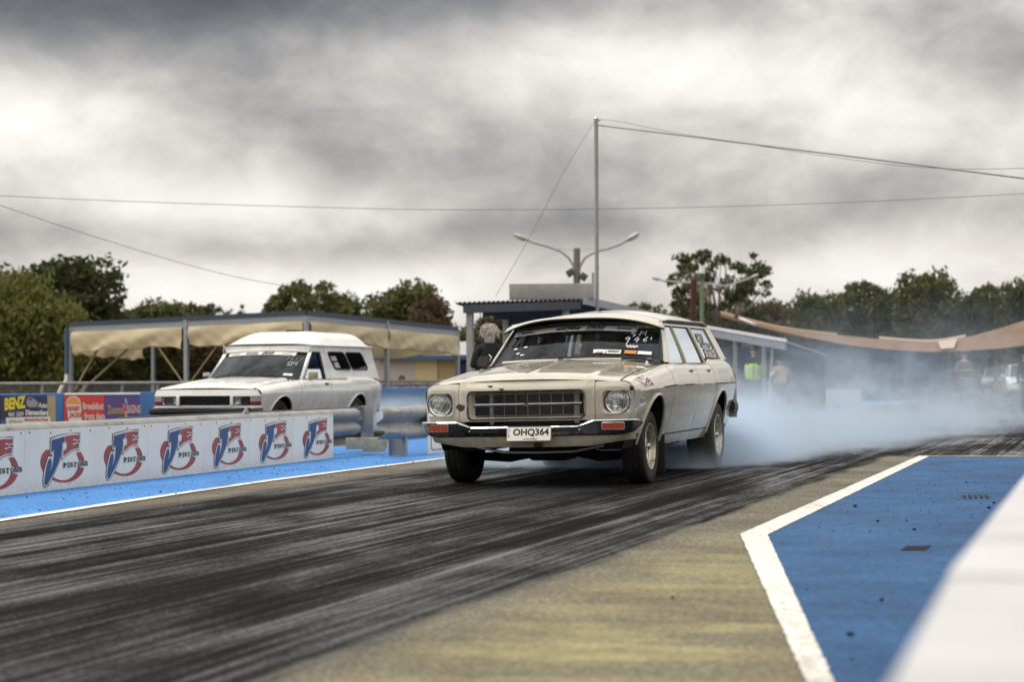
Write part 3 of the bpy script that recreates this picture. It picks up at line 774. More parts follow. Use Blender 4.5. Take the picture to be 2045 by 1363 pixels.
    for (x, z, w) in ((-.30, .838, .030), (-.20, .812, .028)):
        MB().poly([(x - w, yf(x, z) - .002, z + .006), (x + w, yf(x, z) - .002, z + .008), (x + w * .5, yf(x, z) - .002, z - .006), (x, yf(x, z) - .002, z - .010), (x - w * .4, yf(x, z) - .002, z - .002)]).build('paint_chip', 'black_trim', car, 0)
    # --- bonnet
    def hood(s_, t):
        x = s_ * .772; xe = ztf(x); y0 = yf(x, ztf(x)) + .007
        y1 = 1.385 + .075 * s_ * s_; y = y0 + (y1 - y0) * t
        zc = interp(y, [0, .06, .2, .4, .9, 1.4], [.893, .908, .932, .956, 1.010, 1.050]); ze = interp(y, [.07, .12, .4, .9, 1.45], [.866, .872, .909, .958, .994])
        a = abs(s_); z = zc + (ze - zc) * a ** 2.3 + .007 * math.exp(-(x / .022) ** 2) * sstep(0, .1, t) + .010 * (1 - sstep(.50, .555, abs(x))) * sstep(0, .06, t) * (1 - .5 * sstep(.7, 1, t))
        z -= .016 * (1 - sstep(0, .03, t))
        return (x, y, z)
    us = sorted(set(lin(-1, 1, 41) + [k * .772 ** -1 * .772 for k in (-.66, -.69, -.72, .66, .69, .72, -.03, .03, -.015, .015)]))
    MB().grid(hood, us, [0, .008, .02, .04] + lin(.07, 1, 22)).build('bonnet', P, car, 25)
    MB().grid(lambda s_, t: (s_ * .80, interp(t, [0, 1], [1.37 + .075 * s_ * s_, 1.52 + .22 * s_ * s_]), 1.036 - .04 * s_ * s_ + .01 * t), lin(-1, 1, 21), [0, .5, 1]).build('cowl', 'black_trim', car)
    for x0 in (-.62, -.05):
        MB().grid(lambda u, v: (x0 + .52 * u, 1.40 + .03 * v + .06 * (x0 + .5 * u) ** 2, 1.052 - .04 * (x0 + .52 * u) ** 2 + .012 * v), lin(0, 1, 9), [0, 1]).build('cowl_vent', P, car, 0, .006)
    MB().box((0, 1.0, .60), (1.4, .5, .30)).build('engine_bay', 'underbody', car)
    # --- glass
    ws = MB().grid(lambda s_, t: Wn(s_, t), lin(-1, 1, 25), lin(0, 1, 9)).build('windscreen', 'screen_glass', car)
    MB().grid(lambda s_, t: Vector(Wn(s_, t)) + Vector((0, -.004, .004)), lin(-1, 1, 21), [-.03, .035]).build('screen_rubber', 'black_trim', car)
    MB().grid(lambda s_, t: Vector(Wn(s_, t)) + Vector((0, -.004, .004)), lin(-1, 1, 21), [.95, 1.02]).build('screen_rubber', 'black_trim', car)
    # --- roof
    def roof(s_, y):
        hw = interp(y, [2.05, 2.4, 4.0, 4.32], [.682, .700, .698, .670]); ze = interp(y, [2.05, 2.3, 3.9, 4.32], [1.376, 1.390, 1.396, 1.362]); h = interp(y, [2.05, 2.35, 3.0, 3.9, 4.32], [.052, .098, .142, .130, .075])
        return (s_ * hw, y, ze + h * (1 - abs(s_) ** 2.5))
    MB().grid(roof, lin(-1, 1, 33), lin(2.05, 4.32, 24)).build('roof', P, car)
    MB().grid(lambda s_, y: Vector(roof(s_, y)) * .985 + Vector((0, 0, -.012)), lin(-1, 1, 17), lin(2.08, 4.3, 10)).build('roof_lining', 'headliner', car)
    def visor(s_, t):
        a = Vector((.690 * s_, 2.075 + .0 * s_ * s_, 1.383 + .047 * (1 - abs(s_) ** 2.5)))
        b = Vector((.750 * s_, 1.785 + .15 * abs(s_) ** 2.2, 1.424 - .115 * abs(s_) ** 3.0))
        p = a.lerp(b, t); p.z += .022 * math.sin(math.pi * t); return p
    vz = MB().grid(visor, lin(-1, 1, 37), lin(0, 1, 9)).build('sun_visor', P, car, 60, .010)
    MB().tube([visor(s_, 1.0) for s_ in lin(-1, 1, 37)], .008, 6).build('visor_edge', 'black_trim', vz)
    MB().grid(lambda s_, t: visor(s_, t) + Vector((0, 0, -.012)), lin(-.97, .97, 25), lin(0.02, .97, 6)).build('visor_shadow_sheet', 'black_trim', vz)  # black sheet below the visor stands in for its underside shadow
    # --- tail: gate, glass, bumper, lamps
    MB().grid(lambda s_, t: (s_ * interp(t, [0, .5, 1], [.78, .78, .58]), interp(t, [0, .35, .75, 1], [4.76, 4.80, 4.77, 4.59]), interp(t, [0, .35, .75, 1], [.40, .75, .95, 1.03])), lin(-1, 1, 9), lin(0, 1, 10)).build('tailgate', P, car)
    MB().grid(lambda s_, t: (s_ * interp(t, [0, 1], [.74, .62]), 4.60 - .29 * t, 1.03 + .34 * t), lin(-1, 1, 7), [0, .5, 1]).build('rear_window', 'dark_glass', car)
    for s in (1, -1):
        MB().tube([(s * .62, 4.86, .56), (s * .82, 4.82, .56), (s * .868, 4.74, .56), (s * .885, 4.50, .57)], [.075, .075, .07, .055], 10, flat=.45).build('rear_bumper', 'black_trim', car)
        MB().bbox((s * .80, 4.80, .70), (.05, .06, .14), .01).build('tail_lamp', 'red_lens', car)
        q = MB().strip([(s * bw_(y) * .999, y, z) for y, z in ((4.80, .45), (4.80, .8), (4.79, .90))], [(s * .78, 4.76, .45), (s * .80, 4.80, .8), (s * .68, 4.73, .94)]); q.build('tail_corner', P, car)
    MB().tube([(-.62, 4.86, .56), (.62, 4.86, .56)], .075, 10, flat=.45).build('rear_bumper', 'chrome', car)
    # --- front bumper
    path = [(0, -.045), (.3, -.042), (.45, -.036), (.52, -.034), (.58, -.030), (.75, -.010), (.84, .012), (.885, .045), (.908, .085), (.918, .13), (.922, .20)]
    path = [(-x, y) for x, y in reversed(path[1:])] + path
    secs = []
    for i, (x, y) in enumerate(path):
        a = Vector(path[max(i - 1, 0)]); b = Vector(path[min(i + 1, len(path) - 1)]); t = (b - a).normalized(); n = Vector((t.y, -t.x))
        up = sstep(.46, .575, abs(x)); zt = .510 + .046 * up; zb = .428 + .020 * sstep(.75, .95, abs(x)); tap = 1 - .45 * sstep(.08, .20, y)
        zm = (zt + zb) / 2; zt, zb = zm + (zt - zm) * tap, zm + (zb - zm) * tap; h = zt - zb
        secs.append([Vector((x + n.x * o, y + n.y * o, z)) for o, z in ((-.038, zt + .001), (-.012, zt + .002), (.006, zt - .002), (.013, zt - .011), (.011, zt - .019), (-.004, zt - .55 * h), (-.018, zb + .012), (-.034, zb), (-.07, zb - .002))])
    m = MB()
    for a, b in zip(secs[:-1], secs[1:]): m.strip(a, b)
    bump = m.build('front_bumper', 'chrome', car, 25)
    def by(x): return interp(abs(x), [p[0] for p in path[10:]][:8], [p[1] for p in path[10:]][:8])
    for s in (1, -1):
        # slots either side of the plate, indicator lamps, over-rider bolts
        MB().prism(rrect(s * .335, .478, .245, .036, .016, 5), lambda x, z, d: (x, by(x) - .006 - d, z), -.02, .0).build('bumper_slot', 'black_trim', bump)
        lm = MB().prism(rrect(s * .738, .500, .172, .050, .008, 3), lambda x, z, d: (x, by(x) - .008 - d, z), -.02, .007).build('indicator_lamp', 'amber_lens', bump)
        MB().tube([(x, by(x) - .014, z) for x, z in rrect(s * .738, .500, .178, .056, .01, 3)], .003, 5, closed=True).build('indicator_rim', 'dull_metal', lm)
        for z in (.47, .505): MB().lathe([(.007, -.004), (.007, .006), (.001, .008)], 8, Matrix.Rotation(R(90), 3, 'X'), (s * .465, by(.46) - .008, z)).build('bumper_bolt', 'chrome', bump)
    # --- number plate
    pl = MB(); px0, pz0, tl = .050, .449, R(12)
    def pf(x, z, d=0.0): return Vector((px0 + x, -.074 - d + z * math.sin(tl), pz0 + z * math.cos(tl)))
    plate = MB().prism(rrect(0, 0, .376, .122, .012, 4), pf, 0, .003).build('number_plate', 'plate_white', car)
    MB().tube([pf(x, z, .003) for x, z in rrect(0, 0, .370, .116, .011, 4)], .0022, 5, closed=True).build('plate_border', 'black_ink', plate)
    fit_text('OHQ364', .302, .068, lambda x, y: pf(x + .018, y + .010, .0042), 'lettering', 'black_ink', plate, .035)
    fit_text('LS THE WORLD', .118, .013, lambda x, y: pf(x + .012, y - .043, .0042), 'lettering', 'black_ink', plate, .03)
    for i, c in enumerate('QLD'): fit_text(c, .013, .017, lambda x, y: pf(x - .168, y + .028 - i * .024, .0042), 'lettering', 'black_ink', plate, .01)
    # --- valance under the bumper
    def vb(x): return interp(abs(x), [0, .3, .55, .75, .86], [.336, .338, .342, .372, .386])
    def val_(s_, t):
        pth = [(0, .0), (.5, .005), (.75, .03), (.845, .09), (.862, .25), (.83, .44)]
        d = [0, .5, .757, .870, 1.03, 1.22]; q = abs(s_) * 1.22
        x = interp(q, d, [p[0] for p in pth]); y = interp(q, d, [p[1] for p in pth])
        z = .447 + (vb(x) - .447) * t
        return (math.copysign(x, s_) * (1 - .02 * t), y + .035 * t * t, z)
    MB().grid(val_, lin(-1, 1, 61), lin(0, 1, 6)).build('front_valance', P, car)
    MB().ball((.10, .012, .352), (.040, .02, .018), 10, 6).build('rust_patch', 'brown_rust', car)
    # --- wheels, arms, axle
    wheel(car, 1, .752, .85, .303, .310, .20, .192)
    wheel(car, -1, -.795, .85, .327, .310, .20, .192)
    wheel(car, 1, .745, 3.745, .303, .325, .27, .200, ('hot_tyre', 'rim_paint'))
    wheel(car, -1, -.745, 3.745, .327, .325, .27, .200, ('hot_tyre', 'rim_paint'))
    for s in (1, -1):
        MB().tube([(s * .18, .92, .27), (s * .40, .88, .225), (s * .66, .85, .235)], [.05, .045, .035], 8).build('control_arm', 'underbody', car)
        MB().tube([(s * .30, .80, .42), (s * .34, .80, .26)], .05, 8).build('coil_spring', 'underbody', car)
        MB().tube([(s * .55, .42, .33), (s * .30, .36, .285), (0, .35, .28)], .013, 6).build('sway_bar', 'dull_metal', car)
        if s == 1: fl = MB().bbox((s * .775, 1.275, .225), (.20, .02, .33), .012).build('mud_flap', 'mud_flap_rubber', car)
        MB().tube([(s * .50, 2.7, .27), (s * .48, 3.7, .26)], .025, 6).build('trailing_arm', 'underbody', car)
    MB().bbox((0, .95, .305), (.62, .30, .12), .03).build('cross_member', 'underbody', car)
    MB().bbox((-.06, 1.05, .26), (.34, .40, .14), .04).build('sump', 'underbody', car)
    MB().box((0, 2.85, .33), (1.46, 3.2, .06)).build('floor_pan', 'underbody', car)
    MB().tube([(-.65, 3.745, .33), (.65, 3.745, .33)], .04, 8).ball((0, 3.745, .32), (.14, .14, .13), 12, 8).build('rear_axle', 'underbody', car)
    MB().tube([(-.30, 1.6, .26), (-.30, 3.2, .24)], .03, 8).build('exhaust_pipe', 'dull_metal', car)
    # --- cabin
    MB().bbox((0, 1.72, .95), (1.50, .30, .17), .05).build('dashboard', 'dash_vinyl', car)
    for x in (-.40, .40):
        st_ = MB().bbox((x, 2.45, .56), (.54, .50, .16), .05).build('seat', 'interior_vinyl', car)
        MB().bbox((x, 2.72, .84), (.52, .14, .50), .05, Matrix.Rotation(R(-14), 3, 'X')).build('seat_back', 'interior_vinyl', st_)
    MB().bbox((0, 3.55, .80), (1.3, .14, .50), .05, Matrix.Rotation(R(-14), 3, 'X')).build('seat_back', 'interior_vinyl', car)
    Mw = Matrix.Rotation(R(62), 3, 'X')
    sw = MB().tube([Mw @ Vector((.19 * math.cos(a), .19 * math.sin(a), 0)) + Vector((-.43, 1.90, .985)) for a in lin(0, 2 * math.pi, 33)[:-1]], .013, 8, closed=True).build('steering_wheel', 'black_trim', car)
    MB().tube([(-.61, 1.90, .985), (-.25, 1.90, .985)], .012, 6).tube([(-.43, 1.90, .985), (-.43, 1.76, .92)], .025, 8).build('steering_spoke', 'black_trim', sw)
    rc = MB()
    for s in (-1, 1): rc.tube([(s * .58, 2.95, .5), (s * .58, 2.98, 1.20), (s * .52, 3.0, 1.32), (0, 3.0, 1.345)], .022, 8).tube([(s * .58, 2.98, 1.15), (s * .55, 4.1, .6)], .022, 8)
    rc.tube([(-.58, 2.98, .95), (.58, 2.98, .95)], .022, 8); rc.build('roll_cage', 'dull_metal', car)
    MB().bbox((-.02, 1.99, 1.318), (.25, .03, .062), .02).build('rear_view_mirror', 'black_trim', car)
    # --- door mirror, wipers, aerial
    wm_ = MB().prism([(-.055, -.05), (.03, -.065), (.062, .035), (.04, .06), (-.045, .045), (-.062, .02)], lambda x, z, d: (-.885 + x, 1.72 + d + x * .35, 1.065 + z), 0, .05).tube([(-.86, 1.76, 1.03), (-.82, 1.80, .99)], .012, 6).build('wing_mirror', 'chrome', car)
    MB().prism([(-.045, -.042), (.024, -.055), (.052, .03), (.033, .05), (-.038, .037), (-.052, .016)], lambda x, z, d: (-.885 + x, 1.715 + d + x * .35, 1.065 + z), 0, .003).build('mirror_back', 'dash_vinyl', wm_)
    for (x0, x1) in ((-.42, .18), (.32, .72)):
        wp = MB().tube([Vector(Wn(u / .79, -.02)) + Vector((0, -.03, .012 + .014 * math.sin((u - x0) / (x1 - x0) * 3.1))) for u in lin(x0, x1, 12)], .007, 6).build('wiper', 'black_trim', car)
        MB().tube([Vector(Wn((x0 + .1) / .79, -.05)) + Vector((0, -.05, 0)), Vector(Wn((x0 + .38) / .79, 0)) + Vector((0, -.03, .02))], .006, 6).build('wiper_arm', 'dull_metal', wp)
    MB().lathe([(.022, 0), (.014, .03), (.003, .04), (.003, .06)], 10, None, (.755, 1.18, .985)).build('aerial_base', 'chrome', car)
    MB().ball((.858, .115, .800), (.024, .016, .024), 12, 8).build('corner_dent', 'black_trim', car)
    # --- stickers and badges on the skin
    def sk(y, t): x, z = side_xz(y, t, .4); return Vector((x + .003, y, z + .002))
    MB().grid(lambda y, t: sk(y + .12 * (1 - t), .12 + .55 * t), lin(.28, .56, 6), lin(0, 1, 6)).build('fender_sticker', 'sponsor_sticker', car, 0)
    fit_text('Belmont', .16, .028, lambda x, z: Vector((bw_(.36) - inset(.70) + .004 + x * .02, .36 + x, .70 + z)), 'badge', 'dull_metal', car, .03, .3)
    # --- screen banner, racing number, stickers
    def wf(x, t, o=.006):
        p = Vector(Wn(x / interp(t, [0, 1], [.79, .675]), t)); return p + Vector((0, -o * .65, o * .75))
    bn = MB().grid(lambda x, u: wf(x, .700 + .125 * u, .010), lin(-.655, .50, 25), [0, .5, 1]).build('screen_banner', 'banner_vinyl', ws, 0)
    bt = lambda cx: (lambda x, y: wf(cx + x, .762 + y / .37, .013))
    fit_text('MACHINE', .235, .028, bt(-.12), 'lettering', 'black_ink', bn, .05, .25)
    fit_text('STREET', .15, .012, lambda x, y: wf(-.10 + x, .808 + y / .37, .013), 'lettering', 'red_ink', bn, .05, .25)
    fit_text('DRAG', .165, .026, lambda x, y: wf(.135 + x, .782 + y / .37, .013), 'lettering', 'black_ink', bn, .06, .2)
    fit_text('CHALLENGE', .165, .010, lambda x, y: wf(.125 + x, .722 + y / .37, .013), 'lettering', 'black_ink', bn, .05, .2)
    for cx in (-.52, .39): fit_text('DRAGWAY', .13, .018, bt(cx), 'lettering', 'black_ink', bn, .05, .15)
    def scribble(strokes, cx, ct, sc, mt='white_marker', r=.0045, name='marker_writing'):
        m = MB()
        for st_ in strokes: m.tube([wf(cx + x * sc, ct + y * sc / .40, .012) for x, y in st_], r, 5)
        m.build(name, mt, ws)
    S_ = [(.8, .9), (.3, .75), (.15, .5), (.75, .35), (.8, .15), (.55, -.1)]
    M_ = [(0, 0), (.15, .9), (.45, .4), (.85, 1.0), (.9, .1)]
    scribble([S_], .455, .590, .055); scribble([M_], .535, .61, .055)
    scribble([[(.75, .8), (.35, .9), (.1, .55), (.5, .45), (.8, .8), (.6, 0), (.5, -.5)]], .425, .43, .052)
    scribble([[(.55, .9), (.1, .3), (.9, .45)], [(.75, .75), (.55, -.1)]], .50, .44, .052)
    scribble([[(.7, 1.0), (.2, .5), (.25, .1), (.65, .1), (.7, .4), (.25, .4)]], .572, .45, .052)
    scribble([[(.3, .9), (.35, .4)]], .625, .47, .05)
    scribble([[(x, .25 * math.sin(x * 14)) for x in lin(0, 1.6, 22)]], .455, .31, .06, r=.007)
    for (x0, x1, t0, t1, mt) in ((.185, .30, .125, .225, 'sponsor_sticker'), (.305, .425, .125, .225, 'white_card'), (.455, .555, .14, .225, 'orange_ink'), (.565, .68, .14, .22, 'white_card')):
        o = MB().grid(lambda x, t: wf(x, t, .009), lin(x0, x1, 5), [t0, t1]).build('screen_sticker', mt, ws, 0)
        if x0 == .305: fit_text('ENTRANT', .10, .022, lambda x, y: wf(.365 + x, .178 + y / .4, .012), 'lettering', 'black_ink', o, .05, .2)
    for (x, t) in ((-.60, .34), (-.56, .21), (-.50, .36), (-.51, .16)):
        MB().grid(lambda a, b: wf(a, b, .009), [x, x + .035], [t, t + .03]).build('screen_sticker', 'white_card', ws, 0)
    return car, M
def Wn(s, t):       # windscreen surface
    b = Vector((.79 * s, 1.47 + .21 * s * s, 1.058 - .042 * s * s)); q = Vector((.680 * s, 2.035 + .085 * s * s, 1.418 - .052 * s * s))
    p = b.lerp(q, t); p.y -= .035 * math.sin(math.pi * min(1, max(0, t))) * (1 - s * s); return p
wagon, WM = build_wagon()
def wloc(x, y, z): return Vector(SC) + WM @ Vector((x, y, z))
# ================================================================ barrier, advertising panels
def m_galv():
    t = NT('galvanised_steel')
    n = t.noise(3.5, 6, 0.65); v = t.vor(38, out='Distance')
    st = t.noise(1.0, 5, 0.6, 0.2, t.map((9, 9, 0.8)))
    c = t.mix(t.rng(n, 0.3, 0.7), (0.25, 0.25, 0.245), (0.37, 0.37, 0.36))
    c = t.mix(t.math('MULTIPLY', t.rng(st, 0.52, 0.72), 0.55), c, (0.19, 0.15, 0.10))
    return t.done(t.pbr(c, t.rng(n, 0.3, 0.7, 0.5, 0.7), 0.18, normal=t.bump(t.math('ADD', n, v), 0.12, 0.01)))
m_galv()
def m_panel():
    t = NT('panel_white'); x, y, z = t.sep()
    st = t.noise(1.0, 6, 0.65, 0.3, t.map((2.2, 2.2, 0.7)))
    f = t.noise(22, 5, 0.7)
    c = t.mix(t.rng(st, 0.42, 0.75, 0, 0.55), (0.84, 0.82, 0.76), (0.66, 0.635, 0.58))
    dirt = t.math('MULTIPLY', t.rng(z, 0.0, 0.13, 1.0, 0.0), t.rng(t.noise(40, 6, 0.75), 0.42, 0.75))
    c = t.mix(t.math('MULTIPLY', dirt, 0.7), c, (0.22, 0.19, 0.15))
    c = t.mix(t.rng(t.noise(60, 3, 0.7), 0.70, 0.76, 0, 0.7), c, (0.10, 0.09, 0.08))
    return t.done(t.pbr(c, 0.5, normal=t.bump(t.noise(2, 3), 0.1, 0.02)))
m_panel()
def m_scratch(name, col):
    t = NT(name); s = t.noise(1.0, 4, 0.7, 0.2, t.map((8, 8, 60), rot=(0, 0.5, 0.3)))
    c = t.mix(t.rng(s, 0.66, 0.72, 0, 0.35), col, (0.62, 0.60, 0.58))
    c = t.mix(1.0, c, t.rng(t.noise(7, 4), 0.3, 0.7, 0.85, 1.1), 'MULTIPLY')
    return t.done(t.pbr(c, 0.5))
m_scratch('logo_blue', (0.035, 0.085, 0.22)); m_scratch('logo_red', (0.36, 0.075, 0.06)); m_scratch('logo_white', (0.72, 0.71, 0.68)); m_scratch('logo_black', (0.014, 0.014, 0.016))
plain('cream_rust', (0.52, 0.47, 0.34), 0.7, 0, 0.45, 6)
BA, BB = Vector((-3.95, 15.5, 0)), Vector((-2.05, 22.75, 0))
bd = (BB - BA).normalized(); bn = Vector((bd.y, -bd.x, 0))      # bn points at the near lane
BANG = math.atan2(bd.x, bd.y)
WZ = [.155, .150, .118, .088, .058, .026, 0, -.026, -.058, -.088, -.118, -.150, -.155]
WD = [.010, .028, .072, .083, .072, .026, .0, .026, .072, .083, .072, .028, .010]
def wbeam(p0, d, n, L, zc, sc=1.0, bend=None, steps=12):
    m = MB()
    def fn(t, k):
        p = p0 + d * (L * t) + n * (WD[k] * sc); p.z = zc + WZ[k] * sc
        if bend: p = bend(t, p, WZ[k])
        return p
    m.grid(fn, lin(0, 1, steps), list(range(13))); return m
bar = thing('crash_barrier', 'grey W-beam crash barrier carrying the white piston advertising panels', 'barrier', BA)
def rel(p): return Vector(p) - BA
e0 = -6.0; e1 = (Vector((-1.80, 23.72, 0)) - BA).dot(bd)
m = MB(); zc = .400
seg = [(-6.0, -1.98), (-2.0, 2.03), (2.0, 6.02), (6.0, e1)]
for i, (a, b) in enumerate(seg):
    mm = wbeam(bd * a + bn * (-.09 - .004 * (i % 2)), bd, bn, b - a, zc)
    mm.build('rail', 'galvanised_steel', bar, 60, .004)
mm = wbeam(bd * (e1 - .02) + bn * -.09, bd, bn, .16, zc, 1.0, lambda t, p, z: p - bn * (.10 * t * t) - Vector((0, 0, z * .35 * t)), 5); mm.build('rail_end', 'galvanised_steel', bar, 60, .004)
for a in (-4.0, -2.0, 0.0, 2.0, 4.0, 6.0, 7.55):
    p = bd * a - bn * .17; p.z = .27
    MB().box(p, (.012, .13, .56), -BANG).box(p + bn * .03, (.07, .012, .54), -BANG).box(p - bd * .065 + bn * .03, (.07, .012, .54), -BANG).build('post', 'galvanised_steel', bar)
for a in (-3.9, -3.6, -1.9, -1.7, .1, 1.8, 2.1, 3.9, 5.9, 6.15, 7.9):
    q = bd * a + bn * -.018; q.z = zc + .128
    MB().lathe([(.013, 0), (.012, .008), (.001, .012)], 8, None, q).build('bolt', 'dull_metal', bar)
q = bd * (e1 - 3.45) - bn * .07; MB().prism([(-.09, 0), (.09, 0), (.035, .07), (.02, .075)], lambda x, y, d: q + bd * x + Vector((0, 0, zc + .145 + y)) + bn * d, 0, .012).build('rail_fin', 'galvanised_steel', bar)
# far-side rail of the same barrier, seen past the end of the near one
m = wbeam(bd * 3.0 - bn * .46, bd, -bn, 6.95, zc); m.build('rail', 'galvanised_steel', bar, 60, .004)
q = bd * 9.93 - bn * .42; MB().box(q + Vector((0, 0, .34)), (.16, .02, .46), -BANG).build('end_plate', 'galvanised_steel', bar)
# cream steel beam low behind the posts
cb0 = gnd(690, 912); cb1 = gnd(782, 911)
cbm = MB(); dd = (cb1 - cb0); L = dd.length; ang = math.atan2(dd.y, dd.x)
cbm.bbox((0, .03, .115), (L * .92, .10, .135), .008).bbox((L * .16, .028, .075), (L * .5, .098, .12), .008)
cbo = cbm.build('steel_beam', 'cream_rust'); cbo.location = (cb0 + cb1) / 2 + Vector((-.05, .40, 0.02)); cbo.rotation_euler = (0, 0, ang)
tag(cbo, 'rust stained cream steel beam lying low between the barrier posts', 'beam')
# ---- advertising panels; the logo outline is read in the coordinates of the crop it was measured in
TOPL, TOPR, BOTL, BOTR = (10, 155), (1310, 68), (0, 1312), (1318, 1138)
def uv(px, py):
    t = (px - 5) / 1309.0; yt = TOPL[1] + (TOPR[1] - TOPL[1]) * t; yb = BOTL[1] + (BOTR[1] - BOTL[1]) * t
    return t, (yb - py) / (yb - yt)
def cir(cx, cy, rx, ry, a0, a1, n=40, rot=0.0):
    out = []
    for a in lin(a0, a1, n):
        x, y = rx * math.cos(R(a)), ry * math.sin(R(a)); out.append((cx + x, cy + y))
    return out
J_ = [(508, 318), (775, 245), (762, 330), (715, 380), (705, 500), (690, 600), (640, 740), (560, 900), (480, 1040), (430, 1125), (400, 1160), (378, 1158), (362, 1130), (360, 1050), (375, 960), (395, 840), (420, 740), (450, 670), (478, 655), (500, 690), (505, 760), (490, 830), (460, 895), (500, 840), (525, 760), (545, 640), (548, 500), (495, 560), (500, 420)]
J_out = [(492, 292), (640, 238), (780, 205), (900, 188), (1085, 190), (1085, 215), (780, 242), (775, 330), (716, 390), (712, 500), (700, 610), (655, 735), (580, 890), (500, 1050), (440, 1150), (405, 1188), (372, 1185), (346, 1150), (340, 1060), (355, 950), (375, 830), (405, 720), (440, 630), (478, 615), (500, 640), (520, 575), (478, 590), (485, 430)]
E_ = [(780, 243), (900, 220), (1080, 210), (1068, 298), (985, 300), (985, 284), (940, 286), (938, 312), (1002, 312), (1000, 348), (985, 362), (934, 366), (930, 396), (980, 392), (983, 372), (1064, 362), (1052, 458), (960, 470), (880, 505), (800, 565), (738, 615), (740, 510), (800, 480), (812, 350), (775, 362)]
E_out = [(772, 232), (900, 206), (1094, 192), (1072, 488), (990, 485), (900, 520), (810, 590), (716, 680), (722, 500), (716, 385), (770, 345)]
E_blk = [(768, 212), (900, 186), (1100, 174), (1078, 498), (990, 496), (905, 530), (818, 600), (712, 694), (710, 640), (760, 350)]
J_blk = [(482, 278), (640, 224), (780, 196), (1000, 174), (1100, 174), (1085, 240), (780, 250), (725, 400), (720, 520), (704, 640), (660, 745), (590, 900), (510, 1060), (450, 1160), (408, 1198), (368, 1194), (338, 1155), (332, 1060), (346, 945), (366, 825), (396, 712), (430, 622), (466, 606), (470, 560), (476, 430)]
def ringpoly():
    o = cir(740, 720, 448, 378, -62, 8, 18); o2 = cir(740, 720, 448, 378, 15, 238, 50)
    return o, o2
def halfpanel(par, a0, w, h, s):
    """one printed emblem on the half panel starting a0 along the barrier"""
    def f(x, y, d=0.0):
        u, v = uv(x, y); p = bd * (a0 + u * w) + bn * (.002 + d); p.z = .004 + v * h; return p
    def sheet(pts, name, mat, d):
        n_ = len(pts); m_ = MB(); m_.poly([f(x, y, d) for x, y in pts]); o_ = m_.build(name, mat, par, 0)
        bm = bmesh.new(); bm.from_mesh(o_.data); bmesh.ops.triangulate(bm, faces=bm.faces[:], ngon_method='EAR_CLIP'); bm.to_mesh(o_.data); bm.free()
        return o_
    # ring: outer circle, inner one shifted up and right; open behind the letters and behind the word
    for a0_, a1_ in ((-36, -8), (14, 122), (138, 221)):
        A = cir(740, 735, 448, 362, a0_, a1_, 26); B = cir(762, 720, 300 + 0, 320, a0_, a1_, 26)
        B = [(x, y) for x, y in B]
        if a0_ == 14: B = cir(728, 700, 330, 356, a0_, a1_, 26)
        if a0_ == -36: B = cir(740, 735, 325, 330, a0_, a1_, 26)
        m_ = MB(); m_.strip([f(x, y, .0012) for x, y in A], [f(x, y, .0012) for x, y in B]); m_.build('logo_ring', 'logo_red', par, 0)
    sheet(J_blk, 'logo_outline', 'logo_black', .0022); sheet(E_blk, 'logo_outline', 'logo_black', .0026)
    sheet(J_out, 'logo_outline', 'logo_white', .0036); sheet(E_out, 'logo_outline', 'logo_white', .0040)
    sheet(J_, 'logo_letter', 'logo_blue', .0052); sheet(E_, 'logo_letter', 'logo_red', .0052)
    sheet([(732, 402), (795, 374), (786, 452), (736, 484)], 'logo_counter', 'panel_white', .0058)
    sheet([(1012, 322), (1080, 316), (1078, 344), (1008, 344)], 'logo_notch', 'logo_black', .0060)
    for i, c in enumerate('PISTONS'):       # slab letters climbing with the print
        cx = 775 + i * 76 - (8 if i == 1 else 0) - (22 if i > 1 else 0) + (6 if i > 3 else 0); cy = 778 - i * 8
        fit_text(c, 62 if c != 'I' else 18, 84, lambda x, y: f(cx + x, cy - y, .0062), 'lettering', 'logo_black', par, .035)
        bars = {'P': [(-24, 42, 44), (-20, -42, 44)], 'I': [(0, 42, 40), (0, -42, 40)], 'T': [(0, -42, 44)], 'N': [(-26, 42, 34), (26, -36, 26), (-26, -42, 38), (26, 42, 38)]}.get(c, [])
        for bx, byy, bwid in bars:
            MB().poly([f(cx + bx - bwid / 2, cy - byy - 7, .0064), f(cx + bx + bwid / 2, cy - byy - 7, .0064), f(cx + bx + bwid / 2, cy - byy + 7, .0064), f(cx + bx - bwid / 2, cy - byy + 7, .0064)]).build('lettering', 'logo_black', par, 0)
def upar(u, v=950):                      # distance along the barrier where pixel column u meets its face
    d = ray(u, v); o = CAMP - BA
    # (o + d t) . bn = 0
    t = -(o.x * bn.x + o.y * bn.y) / (d.x * bn.x + d.y * bn.y); p = o + d * t
    return p.x * bd.x + p.y * bd.y
edges_ = [upar(50), upar(295), upar(496), upar(666)]
w0 = edges_[1] - edges_[0]
edges_ = [edges_[0] - w0] + edges_
descr = ['white piston advertising panel cut off by the left edge of the photo', 'large dirty white piston panel, second along the barrier from the left edge',
         'white piston panel third along the barrier, below the white van bonnet', 'white piston advertising panel at the far end of the barrier rail']
